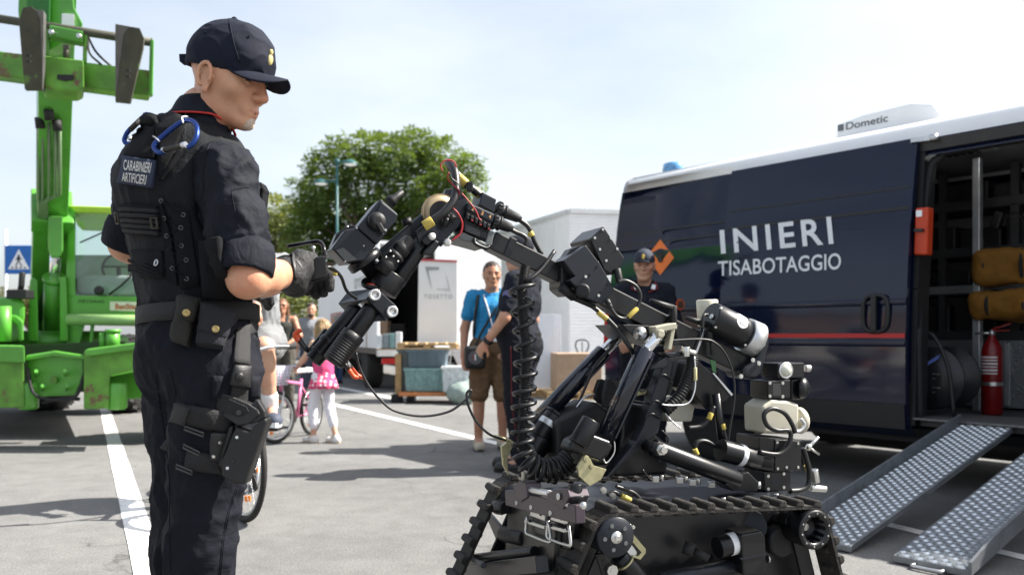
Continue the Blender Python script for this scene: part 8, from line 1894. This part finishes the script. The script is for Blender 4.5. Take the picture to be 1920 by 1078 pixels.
    def flat(q, lift=.016):
        e = (W(*k1(*q), 1.0)-EYE).normalized(); t = (c0+nn*lift-EYE).dot(nn)/e.dot(nn); return EYE+e*t
    mb = MB(); mb.tube(spline([flat(q) for q in cpl], 5), .0058, 10); mb.build('frame', M_bl, root)
    g0 = flat((640, 712)); g1 = flat((900, 645)); mb = MB(); mb.cyl(g0, g1, .0062, n=14); gt = mb.build('gate', M_gate, root)
    mb = MB(); mb.cyl(g1.lerp(g0, .14), g1+(g1-g0)*.04, .0068, n=14); mb.build('gate_sleeve', M_alu, gt); mb = MB(); mb.cyl(g0-(g1-g0)*.02, g0.lerp(g1, .06), .0066, n=12); mb.build('gate_sleeve', M_alu, gt)
    for q0, q1, q2 in (((880, 390), (865, 320), (930, 310)), ((600, 610), (560, 570), (515, 540))): mb = MB(); mb.tube(spline([flat(q0, .022), flat(q1, .026), flat(q2, .012)], 5), .0017, 6); mb.build('wire_ring', M_alu, root)
    root = thing('carabiner', W(*k1(280, 480), 2.12), 'blue carabiner clipped on the officer left shoulder, edge against the sky', 'carabiner', 'blue carabiners')
    z2 = lambda x, y, d=2.16: W(*k1(x, y), d); mb = MB(); mb.tube(spline([z2(480, 310), z2(450, 285), z2(420, 300), z2(240, 470), z2(190, 550), z2(180, 600), z2(210, 635), z2(250, 630)], 5), .0060, 10); mb.build('frame', M_bl, root)
    mb = MB(); mb.cyl(z2(390, 330), z2(245, 470), .0068, n=12); mb.build('gate', M_gate, root); mb = MB(); mb.ball(z2(245, 570), .006, 10, 8); mb.build('gate_sleeve', M_alu, root)
    # ---- belt and pouches
    rows = []; c = W(372, 592, D0+.01)
    for z, k in ((-.020, 1.0), (-.018, 1.03), (.020, 1.03), (.022, 1.0)): rows.append([c+U*(z+.010*math.cos(a))+Rr*math.cos(a)*.166*k+F*math.sin(a)*.134*k for a in [2*math.pi*i/48 for i in range(49)]])
    mb = MB(); mb.grid(rows); belt = mb.build('belt', mat('belt_web', (.014, .014, .015), .7, bump=.5, bscale=400), P)
    BB = bvh_of(tro, vest, belt)
    M_pou = mat('pouch_black', (.0105, .0105, .0105), .75, var=.2, scale=30, bump=.45, bscale=380); M_brass2 = mat('snap_brass', (.50, .38, .17), .35, metal=.9)
    def pouch(name, body_q, flap_q, snap, th, m, label):
        b, f_, n_ = drape(BB, body_q, 6, 8, .002, th, name, m, None, .006, .004)
        tag(b, label, 'pouch'); fl, _, _ = drape(bvh_of(b), flap_q, 6, 5, .0, .004, 'flap', m, b, .003, .002)
        p, n2 = hit(bvh_of(fl), *snap); mb = MB(); mb.rings([(-.001, .0085), (.0025, .0085), (.004, .0065), (.0042, .004), (.003, .0035), (.0028, .0005)], p, n2, 20); mb.build('snap_button', M_brass2, b)
        return b
    pouch('belt_pouch', Q(kt, (390, 540), (520, 595), (615, 180), (460, 145)), Q(kt, (425, 330), (545, 380), (622, 180), (462, 140)), kt(493, 298), .026, mat('pouch_olive', (.015, .014, .0115), .75, var=.2, scale=30, bump=.45, bscale=380), 'narrow olive black belt pouch with brass snap')
    pouch('belt_pouch', Q(kt, (580, 580), (800, 620), (915, 300), (610, 230)), Q(kt, (590, 440), (830, 510), (918, 295), (608, 225)), kt(738, 434), .034, mat('pouch_navy', (.0095, .0105, .0145), .8, var=.2, scale=30, bump=.45, bscale=380), 'wide navy belt pouch with round flap and brass snap')
    # radio at the left hip, seen as a dark upright shape
    root = thing('radio', W(264, 590, 2.12), 'black hand radio in a holder on the officer left hip', 'radio')
    mb = MB(); mb.prism([W(*kt(x, y), 2.11) for x, y in ((65, 150), (110, 140), (195, 150), (185, 330), (130, 420), (105, 500), (65, 480), (60, 300))], (0, .05, 0)); mb.build('holder', M_vest, root, bevel=.006)
    mb = MB(); mb.prism([W(*kt(x, y), 2.115) for x, y in ((62, 40), (80, 45), (100, 55), (140, 60), (140, 170), (70, 170))], (0, .035, 0)); mb.build('radio_body', M_blackp, root, bevel=.004)
    # ---- drop-leg rig
    rig = thing('leg_holster', W(420, 820, 1.9), 'black drop leg holster strapped round the officer right thigh', 'holster')
    M_web = mat('web_strap', (.030, .030, .031), .75, bump=.6, bscale=450, var=.2); M_poly = mat('kydex', (.012, .012, .0125), .48, var=.2, scale=25, bump=.15, bscale=300); M_nyl = mat('nylon_black', (.011, .011, .012), .75, bump=.5, bscale=350, var=.2)
    D('hanging_strap', Q(kt, (880, 720), (1010, 740), (1015, 400), (905, 440)), M_web, rig, 3, 8, .004, .003, 0, BT)
    D('strap_loop', Q(kt, (1010, 500), (1062, 470), (1062, 320), (1015, 360)), M_nyl, rig, 3, 4, .004, .004, 0, BT)
    D('strap_tongue', Q(kt, (850, 1040), (985, 1070), (1000, 905), (870, 905)), M_nyl, rig, 3, 4, .006, .003, 0, BT)
    bk = D('buckle', Q(kt, (840, 900), (1005, 930), (1020, 745), (880, 735)), M_poly, rig, 6, 6, .006, .008, .003, BT, .003)
    p, n_ = hit(bvh_of(bk), *kt(940, 838)); mb = MB(); mb.rings([(-.002, .010), (.003, .0095), (.005, .006), (.0055, .001)], p, n_, 18); mb.build('buckle_button', M_poly, bk)
    D('cargo_pocket', Q(kt, (985, 1035), (1085, 1010), (1095, 830), (1010, 825)), M_tr, P, 4, 4, .004, .006, .004, BT); D('cargo_pocket', Q(kt, (710, 1040), (760, 990), (800, 830), (708, 825)), M_tr, P, 4, 4, .003, .005, .003, BT)
    D('thigh_strap', Q(k3, (300, 425), (510, 480), (545, 390), (330, 355)), M_nyl, rig, 10, 5, .004, .005, .004, BT)
    D('thigh_strap', Q(k3, (285, 425), (345, 440), (365, 370), (310, 345)), M_web, rig, 4, 4, .012, .003, .002, BT)
    D('thigh_strap', Q(k3, (330, 625), (490, 650), (500, 575), (340, 545)), M_nyl, rig, 8, 5, .004, .005, .004, BT)
    mb = MB(); mb.prism([W(*k3(x, y), 1.955) for x, y in ((222, 540), (262, 490), (300, 505), (352, 535), (340, 592), (300, 575))], (0, .008, 0)); mb.build('strap_tail', M_web, rig, bevel=.002)
    D('leg_panel', Q(k3, (430, 585), (500, 600), (530, 470), (440, 470)), M_poly, rig, 4, 5, .010, .006, .002, BT, .003)
    ph, nh = hit(BT, *k3(470, 530)); Dh = ph.y-.022
    for q in (((340, 440), (420, 470)), ((330, 525), (400, 555)), ((310, 600), (370, 630))):
        p, n_ = hit(BT, *k3(*q[0])); p2, n2 = hit(BT, *k3(*q[1])); mb = MB(); mb.tube([p+n_*.012, p2+n2*.012, p2+n2*.012-U*.008, p+n_*.012-U*.008], .0022, 6, True); mb.build('slide_buckle', mat('buckle_worn', (.05, .05, .048), .5), rig)
    HW_ = lambda x, y, d=0: W(*k3(x, y), Dh+d)
    mb = MB(); mb.prism([HW_(x, y) for x, y in ((530, 480), (545, 452), (600, 472), (640, 430), (672, 412), (678, 430), (662, 480), (585, 696), (540, 690), (485, 660), (480, 600), (500, 560))], (0, .045, 0)); hol = mb.build('holster_shell', M_poly, rig, bevel=.006, seg=3)
    for x, y in ((550, 495), (510, 625)): mb = MB(); mb.cyl(HW_(x, y, -.002), HW_(x, y, .004), .0035, n=10); mb.build('rivet', M_bolt, hol)
    mb = MB(); mb.cyl(HW_(533, 595, -.003), HW_(533, 595, .004), .0045, n=12); mb.build('rivet', M_blackp, hol)
    mb = MB(); mb.prism([HW_(x, y, .012) for x, y in ((470, 610), (480, 560), (515, 450), (535, 445), (530, 480), (495, 580), (490, 640))], (0, .03, 0)); mb.build('holster_edge', M_poly, rig, bevel=.004)
    for x, y in ((455, 510), (440, 565)): p, n_ = hit(BT, *k3(x, y)); mb = MB(); mb.cyl(p+n_*.014, p+n_*.022, .0035, n=8); mb.build('rivet', M_bolt, rig)
    gun = thing('pistol', HW_(540, 400), 'black pistol seated in the leg holster', 'pistol')
    mb = MB(); mb.prism([HW_(x, y, .005) for x, y in ((436, 395), (440, 380), (472, 312), (485, 306), (515, 316), (600, 352), (640, 378), (648, 400), (600, 440), (555, 448), (520, 425), (480, 402))], (0, .030, 0)); mb.build('grip', mat('pistol_black', (.014, .014, .015), .42, bump=.3, bscale=600, var=.15), gun, bevel=.007, seg=3)
    mb = MB(); mb.prism([HW_(x, y, .002) for x, y in ((470, 330), (500, 325), (590, 365), (600, 385), (560, 410), (480, 385), (462, 370))], (0, .004, 0)); mb.build('grip_panel', mat('grip_rubber', (.02, .02, .021), .7, bump=.8, bscale=500), gun, bevel=.001)
    mb = MB(); mb.prism([HW_(x, y, .008) for x, y in ((600, 440), (640, 385), (625, 335), (640, 340), (668, 385), (672, 412), (640, 432))], (0, .025, 0)); mb.build('slide', M_blackp, gun, bevel=.003)
    mb = MB(); mb.cyl(HW_(558, 390, -.001), HW_(558, 390, .004), .006, n=16); mb.build('grip_screw', M_blackp, gun)
    def seam(pts, bv, r=.0011, m=M_tr, up=.0006):
        q = []
        for a, b in zip(pts[:-1], pts[1:]):
            for i in range(8):
                p, n_ = hit(bv, a[0]+(b[0]-a[0])*i/8, a[1]+(b[1]-a[1])*i/8)
                if p: q.append(p+n_*up)
        if len(q) > 3: mb = MB(); mb.tube(q, r, 5); mb.build('seam', m, P)
    seam([(446, 915), (430, 960), (420, 1010), (414, 1078), (412, 1120)], BT); seam([(443, 915), (427, 960), (417, 1010), (411, 1078), (409, 1120)], BT)
    BS = bvh_of(shirt)
    seam([(434, 357), (440, 390), (449, 432)], BS, m=M_shirt); seam([(434, 357), (455, 352), (470, 352)], BS, m=M_shirt); seam([(396, 262), (386, 290), (380, 330), (383, 370)], BS, .0016, M_shirt)
    seam([(318, 690), (330, 730), (322, 790)], BT); seam([(293, 700), (300, 760), (310, 820), (318, 900), (318, 1000), (320, 1078)], BT)
    # ---- small chest pouch showing beyond the arm
    mb = MB(); mb.prism([W(x, y, 2.12) for x, y in ((480, 345), (488, 340), (496, 356), (494, 362), (490, 396), (480, 398))], (0, .05, 0)); mb.build('chest_pouch', M_vest, P, bevel=.004)
    # ---- glove, controller
    S = SDF(); a, b = wrR, wrR+hd*.01; nB = Vector((-.2, -.75, .6)); hand_sdf(S, wrR+hd*.012, hd, nB, 1.12, .62, 1, 1.25)
    S.ell(wrR+hd*.060, (.047, .058, .026), np.array([hd.cross(nB).normalized(), hd, (nB-hd*nB.dot(hd)).normalized()]).T, .02); S.cone(wrR-hd*.03, wrR+hd*.03, .040, .038, .02)
    S.cone(W(*k4(640, 640), 2.10), W(*k4(640, 790), 2.10), .020, .016, .02); S.cone(W(*k4(430, 640), 2.06), W(*k4(450, 880), 2.08), .026, .016, .03); S.cone(W(*k4(520, 700), 2.06), W(*k4(560, 860), 2.08), .022, .014, .02)
    S.cone(W(*k4(560, 420), 2.08), W(*k4(740, 420), 2.14), .022, .016, .02); S.cone(W(*k4(600, 480), 2.07), W(*k4(690, 600), 2.10), .020, .015, .02)
    V_, F_ = S.mesh(.004); M_gl = mat('glove_black', (.0135, .0135, .014), .6, var=.3, scale=40, bump=.5, bscale=260); gl = np_object('glove', V_, F_, M_gl, P); displace(gl, lambda p, n: fold(p, .0018, 45, (1, 1, 1), .0015))
    x, y, z = frame(hd); mb = MB(); mb.rings([(-.006, .036), (-.004, .044), (.010, .046), (.012, .040)], wrR-hd*.022, hd, 26); mb.build('glove_cuff', M_blackp, gl); BG = bvh_of(gl)
    try: D('glove_strap', Q(k4, (480, 740), (520, 720), (470, 380), (420, 350)), M_blackp, gl, 3, 8, .002, .003, 0, BG)
    except Exception: pass
    S = SDF(); hand_sdf(S, wrL, hdL, Vector((.2, .6, .6)), 1.12, .5, -1, 1.25); S.cone(wrL-hdL*.03, wrL+hdL*.03, .040, .038, .02); V_, F_ = S.mesh(.006); np_object('glove', V_, F_, M_gl, P)
    root = thing('robot_controller', W(*k4(780, 640), 2.15), 'black handheld robot controller with tubular guard in the gloved hand', 'controller')
    cw = lambda x, y, d=2.085: W(*k4(x, y), d)
    M_ctl = mat('controller_black', (.010, .010, .011), .3, var=.15, coat=.2)
    mb = MB(); mb.prism([cw(720, 470), (cw(790, 400)), cw(925, 385), cw(958, 685), cw(720, 755), cw(700, 600)], (-.034, .12, 0)); bx = mb.build('case', M_ctl, root, bevel=.003)
    mb = MB(); mb.prism([cw(0, 930, 2.02), cw(110, 905, 2.03), cw(400, 840, 2.06), cw(720, 755), cw(955, 685), cw(950, 700), cw(720, 770), cw(390, 850, 2.06), cw(110, 950, 2.03), cw(0, 975, 2.02)], (-.05, .16, 0)); mb.build('tray', M_ctl, root, bevel=.002)
    mb = MB(); mb.tube(spline([cw(380, 245, 2.22), cw(560, 215, 2.2), cw(740, 185, 2.17), cw(830, 180, 2.16), cw(885, 225, 2.15), cw(905, 300, 2.14), cw(910, 390, 2.14)], 6), .0055, 10); mb.build('guard_bar', mat('bar_black', (.012, .012, .013), .22), root)
    mb = MB(); mb.cyl(cw(757, 330), cw(752, 280), .003, n=8); mb.ball(cw(750, 272), .0062, 12, 8); mb.build('toggle', M_bolt, root)
    mb = MB(); mb.prism([cw(700, 490, 2.115), cw(770, 420, 2.115), cw(775, 440, 2.115), cw(730, 490, 2.115), cw(775, 515, 2.115), cw(760, 525, 2.115), cw(715, 510, 2.115)], (0, .01, 0)); mb.build('clip', M_ctl, root, bevel=.001)
    for q in ((820, 520, 850, 650),): mb = MB(); mb.beam(cw(820, 520, 2.12), cw(848, 650, 2.12), .003, .004, (0, -1, 0)); mb.build('case_seam', mat('seam_grey', (.12, .12, .12), .5), bx)
    cab = [cw(945, 550, 2.17), cw(1000, 550, 2.18), cw(1060, 590, 2.2)]+[W(640, 520, 2.26), W(650, 545, 2.34), W(668, 560, 2.42)]
    mb = MB(); mb.tube(spline(cab, 6), .0048, 8); cb = mb.build('cable', M_cable, root); mb = MB(); mb.cyl(W(622, 507, 2.20), W(629, 514, 2.215), .0062, n=12); mb.build('cable_tag', M_yel, cb)
officer()
